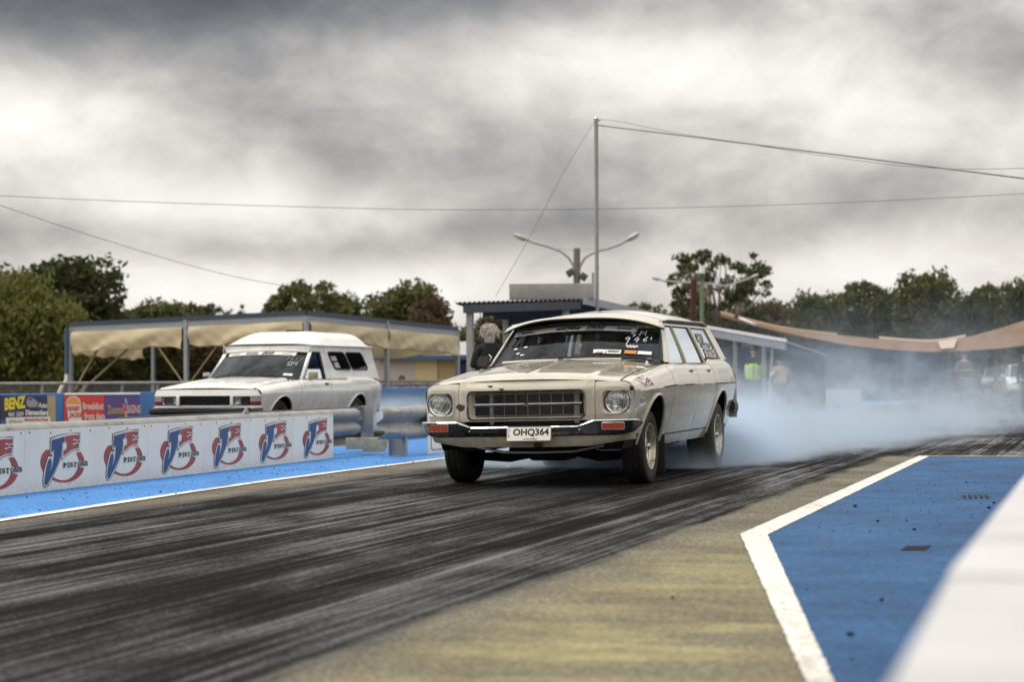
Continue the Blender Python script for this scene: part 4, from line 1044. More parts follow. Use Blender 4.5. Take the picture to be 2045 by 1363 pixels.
for i in range(4):
    a0, a1 = edges_[i], edges_[i + 1]; g_ = .006
    po = thing('advertising_panel', descr[i], 'panel', BA, 0, 'piston advertising panels on the barrier')
    mp_ = MB(); c_ = bd * ((a0 + a1) / 2) - bn * .004; c_.z = .253
    mp_.box(c_, (a1 - a0 - g_, .010, .498), math.pi / 2 - BANG); mp_.build('board', 'panel_white', po)
    hw = (a1 - a0) / 2
    for k in (0, 1): halfpanel(po, a0 + k * hw, hw, .495, 1)
    for k in range(7):
        q = bd * (a0 + .07 + (a1 - a0 - .14) * k / 6) + bn * .002; q.z = .484 - .012 * (k % 2)
        MB().lathe([(.008, 0), (.007, .004), (.001, .005)], 8, Matrix.Rotation(R(90), 3, 'Y') , q).build('bolt', 'black_trim', po)
# ---- second barrier behind the wagon, with a dented end
s0 = gnd(772, 915); s0 = Vector((s0.x, s0.y, 0))
bar2 = thing('crash_barrier', 'dented grey crash barrier end standing just left of the wagon', 'barrier', s0)
n2 = Vector((d_.y, -d_.x, 0))
def dent(t, p, z):
    k = max(0, 1 - t * 16); r = .012 * math.sin(37 * t + 9 * z * 6)
    return p - n2 * (.13 * k * k) - Vector((0, 0, z * .10 * k)) + n2 * r * (k > 0)
wbeam(Vector((0, 0, 0)), d_, n2, 14, .388, 1.24, dent, 90).build('rail', 'galvanised_steel', bar2, 60, .004)
for a in (.55, 2.55, 4.55, 6.55):
    p = d_ * a - n2 * .06; p.z = .12
    MB().box(p, (.20, .014, .30), -YAW).box(p + n2 * .10, (.014, .07, .30), -YAW).box(p - n2 * .10, (.014, .07, .30), -YAW).build('post', 'galvanised_steel', bar2)
p2 = thing('advertising_panel', 'white panel with red lettering half hidden behind the wagon headlight', 'panel', s0)
pa0 = 1.05
MB().box(d_ * (pa0 + 2.0) + n2 * .135 + Vector((0, 0, .285)), (.010, 4.0, .57), -YAW).build('board', 'panel_white', p2)
def pf2(x, z, d=.144): q = d_ * x + n2 * d; return Vector((q.x, q.y, z))
MB().tube([pf2(pa0 + x, z) for x, z in rrect(1.25, .28, 2.3, .46, .06, 4)], .005, 5, closed=True).build('panel_border', 'logo_black', p2)
for (x, w_) in ((.55, .36), (.98, .34), (1.42, .36)):
    fit_text('O', w_ + .03, .30, lambda a, z: pf2(pa0 + x + a, .28 + z, .146), 'lettering', 'logo_black', p2, .05)
    fit_text('O', w_, .27, lambda a, z: pf2(pa0 + x + a, .28 + z, .149), 'lettering', 'logo_red', p2, .05)

# ================================================================ blue wall on the far side with banners, wire fence
plain('blue_wall_paint', (0.035, 0.155, 0.42), 0.6, 0, 0.15, 3)
plain('navy_print', (0.022, 0.028, 0.11), 0.5); plain('yellow_print', (0.78, 0.66, 0.03), 0.5); plain('red_print', (0.62, 0.045, 0.05), 0.5)
plain('orange_print', (0.80, 0.33, 0.06), 0.5); plain('pale_pink_print', (0.78, 0.52, 0.48), 0.5); plain('gold_print', (0.50, 0.33, 0.16), 0.5); plain('plywood', (0.42, 0.33, 0.20), 0.7)
plain('pink_print', (0.75, 0.12, 0.35), 0.5); plain('sky_print', (0.25, 0.42, 0.75), 0.5)
def m_purple():
    t = NT('purple_print'); x, y, z = t.sep()
    w_ = t.math('SINE', t.math('MULTIPLY', z, 260.0))
    return t.done(t.pbr(t.mix(t.rng(w_, -1, 1, 0, .5), (0.075, 0.05, 0.22), (0.15, 0.11, 0.33)), 0.5))
m_purple()
WB_ = -17.5
wallo = thing('track_wall', 'low blue concrete wall hung with banners across the strip', 'wall', track(WB_, 60))
m = MB()
a_ = 20.0
while a_ < 110:
    MB().bbox(track(WB_ - .15, a_ + 1.5) - track(WB_, 60) + Vector((0, 0, .355)), (.30, 2.985, .71), .02, Matrix.Rotation(-YAW, 3, 'Z')).build('wall_block', 'blue_wall_paint', wallo); a_ += 3.0
nw = Vector((math.cos(YAW), -math.sin(YAW), 0))
def onwall(u, v, off):
    d = ray(u, v); k = (WB_ + off - (CAMP.x * nw.x + CAMP.y * nw.y)) / (d.x * nw.x + d.y * nw.y); return CAMP + d * k
def banner(name, label, quad, mat, zb=.10):
    """quad = pixel top edge (u0, v0)-(u1, v1); bottom runs down to zb"""
    (u0, v0, u1, v1) = quad; a = onwall(u0, v0, .012); b = onwall(u1, v1, .012)
    o = thing(name, label, 'banner', (0, 0, 0))
    base = Vector((a.x, a.y, zb)); o.location = base
    m_ = MB(); pts = [Vector((a.x, a.y, zb)), Vector((b.x, b.y, zb)), b, a]
    m_.add([p - base for p in pts] + [p - base - nw * .008 for p in pts], [(0, 1, 2, 3), (7, 6, 5, 4), (0, 4, 5, 1), (1, 5, 6, 2), (2, 6, 7, 3), (3, 7, 4, 0)]); m_.build('sheet', mat, o, 0)
    return o, base
def wtext(o, base, txt, box, mat, bold=.03, shear=0.0, rise=0.0, off=.018):
    u0, v0, u1, v1 = box; cu, cv = (u0 + u1) / 2, (v0 + v1) / 2
    return fit_text(txt, u1 - u0, v1 - v0, lambda x, y: onwall(cu + x, cv - y + rise * x, off) - base, 'lettering', mat, o, bold, shear)
def wshape(o, base, pts, mat, name, off=.016):
    m_ = MB(); m_.poly([onwall(u, v, off) - base for u, v in pts]); m_.build(name, mat, o, 0)
Z2 = lambda x, y: (x / 6.39, 775 + y / 6.39)
bo, bs = banner('banner', 'navy auto dismantlers banner with big yellow letters on the blue wall', (*Z2(10, 100), *Z2(602, 98)), 'navy_print', .30)
wshape(bo, bs, [Z2(72, 382), Z2(640, 366), Z2(650, 520), Z2(85, 540)], 'white_card', 'lower_strip')
wtext(bo, bs, 'BENZ', (9, 793.5, 51, 818), 'yellow_print', .05, 0, -.12)
wtext(bo, bs, 'Auto', (77, 804.5, 94, 815), 'white_card', .03)
wtext(bo, bs, 'Dismantlers', (51, 819, 96, 830), 'white_card', .05)
wtext(bo, bs, '4661 5509', (16, 823, 47, 832), 'white_card', .02, .2)
wtext(bo, bs, 'Aftermarket Parts & Panels', (48, 835.5, 96, 841.5), 'red_ink', .04)
wtext(bo, bs, '@Warline', (18, 839, 45, 847), 'black_ink', .0, .3)
wshape(bo, bs, [Z2(335, 175), Z2(350, 135), Z2(385, 120), Z2(430, 135), Z2(480, 180), Z2(492, 215), Z2(470, 245), Z2(420, 250), Z2(370, 248), Z2(338, 220)], 'dull_metal', 'car_picture')
wshape(bo, bs, [Z2(362, 150), Z2(385, 132), Z2(415, 142), Z2(405, 162)], 'black_ink', 'car_picture', .017)
bo, bs = banner('plywood_board', 'bare plywood board beside the navy banner', (*Z2(605, 104), *Z2(708, 98)), 'plywood', .12); bo['category'] = 'board'
bo, bs = banner('banner', 'red breakfast banner with burger emblem on the blue wall', (*Z2(818, 100), *Z2(1330, 96)), 'red_print', .10)
hb = [Z2(850, 210)] + [(Z2(936 + 88 * math.cos(R(a)), 210 - 92 * math.sin(R(a)))) for a in lin(180, 0, 16)] + [Z2(1024, 215)]
wshape(bo, bs, [Z2(846, 210)] + [(Z2(936 + 95 * math.cos(R(a)), 205 - 100 * math.sin(R(a)))) for a in lin(180, 0, 16)] + [Z2(1050, 470), Z2(884, 480)], 'white_card', 'emblem', .016)
wshape(bo, bs, hb, 'orange_print', 'emblem_top', .018)
wtext(bo, bs, 'HUNGRY', (135, 811.5, 160.5, 821.5), 'red_print', .05, off=.02)
wtext(bo, bs, 'JACKS', (138.5, 824, 163, 837), 'red_print', .05, off=.02)
wtext(bo, bs, 'Breakfast', (165, 804.5, 207, 819), 'pale_pink_print', .05)
wtext(bo, bs, 'from 6am', (168, 824, 209.5, 839), 'pale_pink_print', .05)
bo, bs = banner('banner', 'purple signwriter banner with gold letters next to the red banner', (*Z2(1333, 96), *Z2(1784, 94)), 'purple_print', .10)
wtext(bo, bs, 'Zooma', (214, 810, 247, 827.5), 'gold_print', .03)
wtext(bo, bs, 'SIGNS', (252.5, 809.5, 281, 826), 'pale_pink_print', .03)
wshape(bo, bs, [Z2(1590, 165), Z2(1598, 122), Z2(1615, 150), Z2(1630, 200), Z2(1612, 215)], 'sky_print', 'match_picture')
wshape(bo, bs, [Z2(1562, 230), Z2(1582, 190), Z2(1600, 230), Z2(1604, 262), Z2(1580, 282)], 'pink_print', 'match_picture')
wshape(bo, bs, [Z2(1588, 290), Z2(1612, 285), Z2(1630, 400), Z2(1594, 400)], 'orange_print', 'match_picture')
bo, bs = banner('banner', 'black banner edge at the far left of the blue wall', (-60, 792, *Z2(8, 100)), 'black_ink', .10)
# white edging on top of the wall
e_a, e_b = onwall(129, 788.2, .004), onwall(279, 787.2, .004)
MB().tube([e_a, e_b], .018, 6).build('painted_edge', 'white_card', None); pe = bpy.data.objects['painted_edge']; pe.parent = wallo; pe.location = -wallo.location
# fence
FB = -19.6
def onfence(u, v=768):
    d = ray(u, v); k = FB / (d.x * nw.x + d.y * nw.y); p = CAMP + d * k; return p
f0 = onfence(-60); f1 = track(FB, 95); fz_ = .885
fen = thing('wire_fence', 'galvanised pipe and wire mesh fence behind the blue wall', 'fence', (f0.x, f0.y, 0))
f0v = Vector((f0.x, f0.y, 0)); fl_ = (Vector((f1.x, f1.y, 0)) - f0v).length
MB().tube([Vector((0, 0, fz_)), Vector((f1.x, f1.y, 0)) - f0v + Vector((0, 0, fz_))], .030, 8).build('top_rail', 'galvanised_steel', fen)
p0 = onfence(84); p1 = onfence(167); dp = Vector((p1.x - p0.x, p1.y - p0.y, 0)); q = Vector((p0.x, p0.y, 0)) - dp; k = 0
while (q - f0v).length < fl_ and k < 24:
    MB().tube([q - f0v, q - f0v + Vector((0, 0, fz_))], .028, 8).build('fence_post', 'galvanised_steel', fen); q = q + dp; k += 1
m = MB(); a_ = 0
while a_ < 34:
    for sg in (1, -1): m.tube([d_ * (a_ + (0 if sg > 0 else .8)) + Vector((0, 0, .05)), d_ * (a_ + (.8 if sg > 0 else 0)) + Vector((0, 0, .86))], .0035, 3, False)
    a_ += .09
tag(m.build('wire_mesh', 'galvanised_steel', fen, 0), kind='stuff')

# ================================================================ white wall the camera looks over
def m_ww():
    t = NT('white_wall_paint'); n = t.noise(2.5, 5, 0.6)
    return t.done(t.pbr(t.mix(t.rng(n, .35, .7), (0.54, 0.54, 0.55), (0.40, 0.40, 0.415)), 0.55, normal=t.bump(t.noise(60, 3), 0.1, 0.005)))
m_ww()
zt_ = .616
for (pa, pb, wd, h, lab) in ((atY(1885, 1140, 1.0), atY(2045, 945, 1.0), .30, zt_, 'white wall block running away along the right edge'), (atY(1752, 1380, 1.0), atY(1885, 1150, 1.0), .33, zt_ + .012, 'nearest blurred white wall block at the lower right corner')):
    def top(p): d = p - CAMP; k = (h - CH) / d.z; return CAMP + d * k
    A, B = top(pa), top(pb); dr = (B - A).normalized(); nn_ = Vector((dr.y, -dr.x, 0))
    near = 'nearest' in lab
    if near: A = A - dr * .9
    else: B = B + dr * 14
    base = Vector((A.x, A.y, 0)); L = (B - A).length
    o = MB().bbox(dr * (L / 2) + nn_ * (wd / 2) + Vector((0, 0, h / 2)), (wd, L, h), .02, Matrix.Rotation(-math.atan2(dr.x, dr.y), 3, 'Z')).build('concrete_barrier', 'white_wall_paint')
    o.location = base; tag(o, lab, 'barrier')
# ================================================================ people
def skin_mesh(joints, edges, sub=2):
    """joints {name: (pos, r)}; first joint is the root. Returns one continuous mesh"""
    names = list(joints); ix = {n: i for i, n in enumerate(names)}
    me = bpy.data.meshes.new('person'); me.from_pydata([tuple(joints[n][0]) for n in names], [(ix[a], ix[b]) for a, b in edges], [])
    ob = bpy.data.objects.new('person', me); COL.objects.link(ob)
    md = ob.modifiers.new('skin', 'SKIN'); md.use_smooth_shade = True
    sv = me.skin_vertices[0].data
    for n in names:
        r = joints[n][1]; sv[ix[n]].radius = r if isinstance(r, tuple) else (r, r); sv[ix[n]].use_root = (n == names[0])
    s2 = ob.modifiers.new('sub', 'SUBSURF'); s2.levels = s2.render_levels = sub
    dg = bpy.context.evaluated_depsgraph_get(); dg.update()
    out = bpy.data.meshes.new_from_object(ob.evaluated_get(dg)); bpy.data.objects.remove(ob); bpy.data.meshes.remove(me)
    return out
def sub_skin(J, names, edges, grow):
    return skin_mesh({n: (J[n][0], tuple(c * grow for c in (J[n][1] if isinstance(J[n][1], tuple) else (J[n][1],) * 2))) for n in names}, [e for e in edges if e[0] in names and e[1] in names])
def standing(label, loc, rz, h=1.72, arms='down', top='black_cloth', legs='navy_cloth', hair=None, cap=None, vest=None, sleeves=True, lean=0.0, group=None, girth=1.0):
    k = h / 1.75
    def V(x, y, z): return Vector((x * k, (y - lean * max(0, z - .95)) * k, z * k))     # figure faces -y
    J = {'pelvis': (V(0, 0, .96), (.155 * k, .115 * k)), 'waist': (V(0, 0, 1.10), (.145 * k, .105 * k)), 'chest': (V(0, 0, 1.30), (.175 * k, .12 * k)), 'collar': (V(0, .01, 1.45), (.11 * k, .085 * k)),
         'neck': (V(0, 0, 1.52), .058 * k), 'chin': (V(0, -.02, 1.58), (.062 * k, .07 * k)), 'head': (V(0, 0, 1.67), (.078 * k, .098 * k)), 'crown': (V(0, .01, 1.735), (.055 * k, .07 * k))}
    E = [('pelvis', 'waist'), ('waist', 'chest'), ('chest', 'collar'), ('collar', 'neck'), ('neck', 'chin'), ('chin', 'head'), ('head', 'crown')]
    for s, n in ((1, 'l'), (-1, 'r')):
        J['hip' + n] = (V(s * .095, 0, .88), .088 * k); J['knee' + n] = (V(s * .11, -.01, .50), .062 * k); J['ankle' + n] = (V(s * .115, .02, .09), .043 * k); J['toe' + n] = (V(s * .13, -.14, .045), .04 * k)
        E += [('pelvis', 'hip' + n), ('hip' + n, 'knee' + n), ('knee' + n, 'ankle' + n), ('ankle' + n, 'toe' + n)]
        if arms == 'down': el_, wr, hd = (s * .27, .03, 1.13), (s * .30, -.05, .90), (s * .305, -.07, .80)
        elif arms == 'front': el_, wr, hd = (s * .27, .0, 1.15), (s * .10, -.24, 1.20), (s * .02, -.28, 1.22)
        else: el_, wr, hd = (s * .30, -.05, 1.18), (s * .16, -.22, 1.38), (s * .07, -.20, 1.46)
        J['sh' + n] = (V(s * .185, 0, 1.41), .062 * k); J['el' + n] = (V(*el_), .046 * k); J['wr' + n] = (V(*wr), .033 * k); J['palm' + n] = (V(*hd), (.038 * k, .022 * k))
        E += [('collar', 'sh' + n), ('sh' + n, 'el' + n), ('el' + n, 'wr' + n), ('wr' + n, 'palm' + n)]
        w_, p_ = Vector(wr), Vector(hd); dv = (p_ - w_).normalized()
        for i in range(5):
            sp = (i - 2) * .016
            ln = (.05, .075, .082, .076, .06)[i]
            b = p_ + Vector((0, sp, 0)) + dv * (.012 if i else -.02)
            if i == 0: b = p_ + Vector((0, -.035, 0))
            t = b + dv * ln * .9 + Vector((-s * .015, -.006, 0))
            J['f%d%s' % (i, n)] = (V(*b), .0095 * k); J['t%d%s' % (i, n)] = (V(*t), .0075 * k)
            E += [('palm' + n, 'f%d%s' % (i, n)), ('f%d%s' % (i, n), 't%d%s' % (i, n))]
    for n_ in ('pelvis', 'waist', 'chest'): J[n_] = (J[n_][0], tuple(c * girth for c in J[n_][1]))
    for n_ in ('shl', 'shr', 'ell', 'elr', 'wrl', 'wrr', 'palml', 'palmr') + tuple('%s%d%s' % (q_, i_, a_) for q_ in 'ft' for i_ in range(5) for a_ in 'lr'): J[n_] = (Vector((J[n_][0].x * (1 + (girth - 1) * .8), J[n_][0].y, J[n_][0].z)), J[n_][1])
    body = mobj('person', skin_mesh(J, E), 'skin'); body.location = loc; body.rotation_euler = (0, 0, rz)
    tag(body, label, 'person', group)
    arm = [n for a in 'lr' for n in (['sh' + a, 'el' + a] + (['wr' + a] if sleeves else []))]
    mobj('jacket' if sleeves else 'shirt', sub_skin(J, ['pelvis', 'waist', 'chest', 'collar'] + (['neck'] if sleeves else []) + arm, E, 1.16), top, body)
    mobj('trousers', sub_skin(J, ['pelvis'] + [a + b for b in 'lr' for a in ('hip', 'knee', 'ankle')], E, 1.15), legs, body)
    mobj('shoe', sub_skin(J, ['anklel', 'toel'], E, 1.1), 'black_trim', body); mobj('shoe', sub_skin(J, ['ankler', 'toer'], E, 1.1), 'black_trim', body)
    if vest:
        JV = dict(J); JV['pelvis'] = (V(0, 0, .84), J['pelvis'][1]); mobj('vest', sub_skin(JV, ['pelvis', 'waist', 'chest', 'collar'], E, 1.30), vest, body)
    hc = V(0, .008, 1.685)
    # face: brow, nose, ears
    MB().ball(V(0, -.098, 1.645), (.013 * k, .022 * k, .022 * k), 8, 6).build('nose', 'skin', body)
    for s in (1, -1):
        MB().ball(V(s * .083, .005, 1.655), (.014 * k, .026 * k, .036 * k), 8, 6).build('ear', 'skin', body)
        MB().ball(V(s * .032, -.088, 1.672), (.012 * k, .010 * k, .008 * k), 8, 6).build('eye', 'black_ink', body)
    MB().bbox(V(0, -.094, 1.603), (.042 * k, .012 * k, .008 * k), .003).build('mouth', 'red_ink', body)
    if hair:
        m = MB(); rr = random.Random(3); mat, puff = hair
        m.ball(hc + Vector((0, .012, .012)) * k, (.092 * k * puff, .105 * k * puff, .092 * k * puff), 18, 12)
        if puff > 1.1: m.ball(V(0, .045, 1.635), (.092 * k, .075 * k, .125 * k), 14, 10)
        for i in range(260):
            a, b = rr.uniform(0, 6.28), rr.uniform(-.2, 1.3); d = Vector((math.cos(a) * math.cos(b), abs(math.sin(a)) * math.cos(b) + .1, math.sin(b)))
            p = hc + d * .085 * k * puff; m.tube([p, p + d * .03 + Vector((rr.gauss(0, .015), rr.gauss(0, .015), rr.uniform(-.03, .01))), p + d * .045 + Vector((rr.gauss(0, .03), rr.gauss(0, .03), rr.uniform(-.10, -.01)))], [.009, .007, .002], 5)
        if puff > 1.1: m.ball(V(.01, .10, 1.57), (.035 * k, .03 * k, .06 * k), 10, 8).ball(V(0, .045, 1.56), (.082 * k, .062 * k, .09 * k), 12, 8)
        m.build('hair', mat, body, 60)
    if cap:
        MB().ball(hc + Vector((0, 0, .022 * k)), (.094 * k, .112 * k, .085 * k), 16, 10).bbox(V(0, -.135, 1.705), (.13 * k, .10 * k, .012 * k), .005).build('cap', cap, body)
    return body
def driver(M, loc, label):
    """seated helmeted driver in car coordinates, one body mesh with helmet and suit as children"""
    o_ = Vector((-.43, 2.44, -.045))
    J = {'pelvis': (o_ + Vector((0, .05, .68)), (.16, .13)), 'waist': (o_ + Vector((0, .10, .82)), (.15, .12)), 'chest': (o_ + Vector((0, .09, .98)), (.18, .13)), 'collar': (o_ + Vector((0, .05, 1.09)), (.11, .09)), 'neck': (o_ + Vector((0, .0, 1.15)), .06), 'head': (o_ + Vector((0, -.03, 1.25)), (.08, .095)), 'crown': (o_ + Vector((0, -.01, 1.31)), (.05, .06))}
    E = [('pelvis', 'waist'), ('waist', 'chest'), ('chest', 'collar'), ('collar', 'neck'), ('neck', 'head'), ('head', 'crown')]
    for s, n in ((1, 'l'), (-1, 'r')):
        J['knee' + n] = (o_ + Vector((s * .16, -.42, .72)), .07); J['foot' + n] = (o_ + Vector((s * .14, -.72, .46)), .045)
        J['sh' + n] = (o_ + Vector((s * .19, .06, 1.05)), .065); J['el' + n] = (o_ + Vector((s * .25, -.20, .90)), .05); J['wr' + n] = (o_ + Vector((s * .17, -.48, 1.02)), .036); J['palm' + n] = (o_ + Vector((s * .155, -.54, 1.05)), (.035, .03))
        E += [('pelvis', 'knee' + n), ('knee' + n, 'foot' + n), ('collar', 'sh' + n), ('sh' + n, 'el' + n), ('el' + n, 'wr' + n), ('wr' + n, 'palm' + n)]
        for i in range(5):
            b = o_ + Vector((s * (.150 - .004 * i), -.56, 1.075 - .019 * i)); t = b + Vector((-s * .03, -.035, .0)); J['f%d%s' % (i, n)] = (b, .0095); J['t%d%s' % (i, n)] = (t, .008)
            E += [('palm' + n, 'f%d%s' % (i, n)), ('f%d%s' % (i, n), 't%d%s' % (i, n))]
    body = mobj('person', skin_mesh(J, E), 'skin'); body.location = loc; body.rotation_euler = M.to_euler()
    tag(body, label, 'person')
    mobj('race_suit', sub_skin(J, ['pelvis', 'waist', 'chest', 'collar'] + [a + b for b in 'lr' for a in ('sh', 'el', 'wr', 'knee', 'foot')], E, 1.14), 'navy_cloth', body)
    hc = o_ + Vector((0, -.02, 1.265))
    # open-face helmet: a shell with the face opening cut out of it
    bm = bmesh.new(); bmesh.ops.create_uvsphere(bm, u_segments=32, v_segments=20, radius=1.0)
    kill = [f for f in bm.faces if (lambda c: c.y < -.62 and -.62 < c.z < .22 and abs(c.x) < .62)(f.calc_center_median()) or f.calc_center_median().z < -.86]
    bmesh.ops.delete(bm, geom=kill, context='FACES')
    m = MB(); bm.verts.index_update(); m.add([hc + Vector((v.co.x * .133, v.co.y * .158, v.co.z * .145)) for v in bm.verts], [[v.index for v in f.verts] for f in bm.faces]); bm.free()
    he = m.build('helmet', 'helmet_black', body, 60, .012)
    MB().bbox(hc + Vector((-.015, -.150, .062)), (.085, .012, .028), .005, Matrix.Rotation(R(22), 3, 'X')).build('helmet_sticker', 'red_ink', he)
    MB().bbox(hc + Vector((-.075, -.132, .040)), (.03, .012, .05), .005).build('helmet_sticker', 'white_card', he)
    for s in (1, -1): MB().ball(o_ + Vector((s * .032, -.122, 1.265)), (.013, .010, .009), 8, 6).build('eye', 'black_ink', body)
    MB().ball(o_ + Vector((0, -.135, 1.235)), (.014, .022, .022), 8, 6).build('nose', 'skin', body)
    return body
driver(WM, SC, 'wagon driver in a black open-face helmet behind the windscreen')

# ================================================================ the white panel van in the far lane
def build_van():
    yaw = R(18.8)
    cn = atY(521.5, 790, 30.3)
    org = Vector((cn.x, cn.y, 0)) - Vector((.92 * math.cos(yaw) + .12 * math.sin(yaw), -.92 * math.sin(yaw) + .12 * math.cos(yaw), 0)); org.z = -.045
    van = thing('panel_van', 'white high-roof panel van launching in the far lane', 'van', org, -yaw)
    van.scale = (1.03, 1.03, .96)
    P = 'white_paint'
    def Wn(s, t):
        b = Vector((.79 * s, 1.47 + .21 * s * s, 1.052 - .042 * s * s)); q = Vector((.710 * s, 2.09 + .085 * s * s, 1.500 - .040 * s * s))
        p = b.lerp(q, t); p.y -= .035 * math.sin(math.pi * min(1, max(0, t))) * (1 - s * s); return p
    def yf(x, z): ax = abs(x); return .05 + .03 * (ax / .8) ** 2 + .055 * max(0, (ax - .82) / .075) ** 2 + .02 * sstep(.74, .86, z)
    for s in (1, -1):
        f = side_panel(.13, 1.462, lambda y: .44 if y < .6 else .305, s).build('fender', P, van, 30); arch_lip(0, s).build('arch_lip', P, f)
        d = side_panel(1.472, 2.60, .33, s).build('door', P, van, 30)
        q = side_panel(2.608, 4.80, .33, s).build('quarter_panel', P, van, 30); arch_lip(1, s).build('arch_lip', P, q)
        for k in (0, 1): wheel_house(k, s).build('wheel_housing', 'underbody', van)
        side_panel(.16, 4.78, .31, s, .018).build('inner_body', 'black_trim', van)
        MB().grid(lambda y, z: (s * (bw_(y) - inset(z) + .003), y, z), lin(1.27, 3.33, 12), lin(.285, .325, 3)).build('sill', P, van)
        x = side_xz(2.46, .5, .4)[0]
        MB().bbox((s * (x + .010), 2.44, .925), (.02, .13, .035), .01).build('door_handle', 'black_trim', d)
        MB().lathe([(.013, -.01), (.013, .012), (.001, .014)], 10, AX[s], (s * (x + .012), 2.52, .86)).build('door_lock', 'chrome', d)
        # cabin window, its frame, and the tall rear side above the belt
        def gx(z): return .83 - .075 * max(0, (z - 1.0) / .56)
        fr = [(1.70, 1.0), (2.19, 1.475), (2.50, 1.485), (2.60, 1.0)]; inn = [(1.80, 1.015), (2.22, 1.45), (2.44, 1.455), (2.53, 1.015)]
        MB().ringface([Vector((s * gx(z), y, z)) for y, z in fr], [Vector((s * (gx(z) - .004), y, z)) for y, z in inn]).build('window_frame', 'black_trim', d)
        MB().poly([(s * (gx(z) - .02), y, z) for y, z in inn]).build('side_window', 'dark_glass', d, 0)
        def rear_edge(z): return interp(z, [1.0, 1.58], [4.80, 4.60])
        wins = [(2.86, 3.50), (3.57, 4.22)]
        def fronte(z): return interp(z, [1.0, 1.475, 1.48, 1.58], [2.605, 2.51, 2.51, 2.51])
        cols = lin(0, 1, 22)
        MB().grid(lambda z, u: (s * gx(z), fronte(z) + (rear_edge(z) - fronte(z)) * u, z), lin(1.0, 1.58, 8), cols).build('upper_side', P, van)
        MB().tube([(s * (gx(1.0) + .003), y, 1.012) for y in lin(2.62, 4.70, 10)], .005, 5).build('waist_seam', 'black_trim', van)
        for (a, b) in wins:
            pts = [(y + (z - 1.32) * -.75, z) for y, z in rrect((a + b) / 2 + .03, 1.325, b - a, .30, .06, 4)]
            wi = MB().poly([(s * (gx(z) + .006), y, z) for y, z in pts]).build('side_window', 'dark_glass', van, 0)
            MB().poly([(s * (gx(z) + .003), y, z) for y, z in pts]).build('window_backing', 'black_trim', wi, 0)
            MB().tube([(s * (gx(z) + .005), y, z) for y, z in pts], .012, 6, closed=True).build('window_rubber', 'black_trim', wi)
            if a < 3.2 and s == 1:
                for (z0, z1) in ((1.325, 1.405), (1.205, 1.30)):
                    MB().grid(lambda y, z: (s * (gx(z) + .010), y - (z - 1.3) * .75, z), [2.94, 3.14], [z0, z1]).build('window_sticker', 'sponsor_sticker', wi, 0)
        # header and cant rail between screen and gutter
        MB().grid(lambda y, t: (s * gx(1.475 + .105 * t), y, 1.475 + .105 * t), lin(2.14, 2.53, 6), [0, .5, 1]).build('cant_rail', P, van)
        rows = []
        for t in lin(0, 1, 7):
            a = Vector(Wn(s, t)); b = Vector((s * (gx(1.0 + .47 * t) + .002), 1.74 + .45 * t, 1.0 + .478 * t)); rows.append([a, a.lerp(b, .5) + Vector((s * .012, -.008, .003)), b])
        m = MB()
        for i in range(6): m.strip(rows[i], rows[i + 1])
        m.build('pillar', 'dull_metal', van, 60)
        MB().tube([(s * .772, y, 1.586) for y in lin(2.17, 4.61, 16)], .012, 6).build('gutter', P, van)
    MB().grid(lambda s_, t: (s_ * interp(t, [0, 1], [.725, .772]), 2.085 + .085 * s_ * s_ + .03 * t, 1.498 - .038 * s_ * s_ + t * (.085 + .038 * s_ * s_)), lin(-1, 1, 21), lin(0, 1, 4)).build('roof_header', P, van)
    def roof(s_, y):
        k = min(sstep(1.90, 2.85, y) ** .62, 1 - sstep(4.22, 4.66, y) ** 1.8 * .9); e = 1 - abs(s_) ** 6
        z = 1.590 + .240 * k * e + .012 * e
        return (s_ * interp(y, [1.95, 2.4, 4.3, 4.56], [.765, .770, .768, .745]), max(y, 2.08 + (y - 1.95) * .86) + .085 * s_ * s_ * sstep(2.6, 1.95, y), z)
    MB().grid(roof, lin(-1, 1, 33), [1.95, 1.97, 2.0, 2.05, 2.12, 2.2, 2.3, 2.45, 2.6, 2.8, 3.0] + lin(3.2, 4.1, 7) + [4.2, 4.3, 4.4, 4.48, 4.54, 4.59, 4.62]).build('high_roof', P, van, 60)
    MB().bbox((.1, 3.0, 1.855), (.20, .30, .035), .015).build('roof_vent', 'black_trim', van)
    MB().grid(lambda s_, t: (s_ * interp(t, [0, .5, 1], [.82, .83, .74]), interp(t, [0, .4, .6, 1], [4.82, 4.84, 4.80, 4.60]), interp(t, [0, .4, .6, 1], [.40, .85, 1.0, 1.60])), lin(-1, 1, 9), lin(0, 1, 10)).build('tailgate', P, van)
    # bonnet, nose, grille, lamps
    def hood(s_, t):
        x = s_ * .772; y0 = yf(x, .842) - .004; y1 = 1.40 + .075 * s_ * s_; y = y0 + (y1 - y0) * t; a = abs(s_)
        zc = interp(y, [0, .06, .2, .5, .9, 1.4], [.842, .874, .905, .955, 1.005, 1.05]); ze = interp(y, [.07, .12, .4, .9, 1.45], [.846, .868, .909, .958, .994])
        return (x, y, zc + (ze - zc) * a ** 2.3 + .018 * sstep(.50, .62, abs(x)) * (1 - sstep(.75, .99, a)) * sstep(.02, .3, t))
    MB().grid(hood, lin(-1, 1, 37), [0, .01, .03, .06] + lin(.1, 1, 16)).build('bonnet', P, van, 30)
    MB().grid(lambda s_, t: (s_ * .80, 1.38 + .075 * s_ * s_ + (.16 + .13 * s_ * s_) * t, 1.038 - .04 * s_ * s_ + .012 * t), lin(-1, 1, 15), [0, 1]).build('cowl', 'black_trim', van)
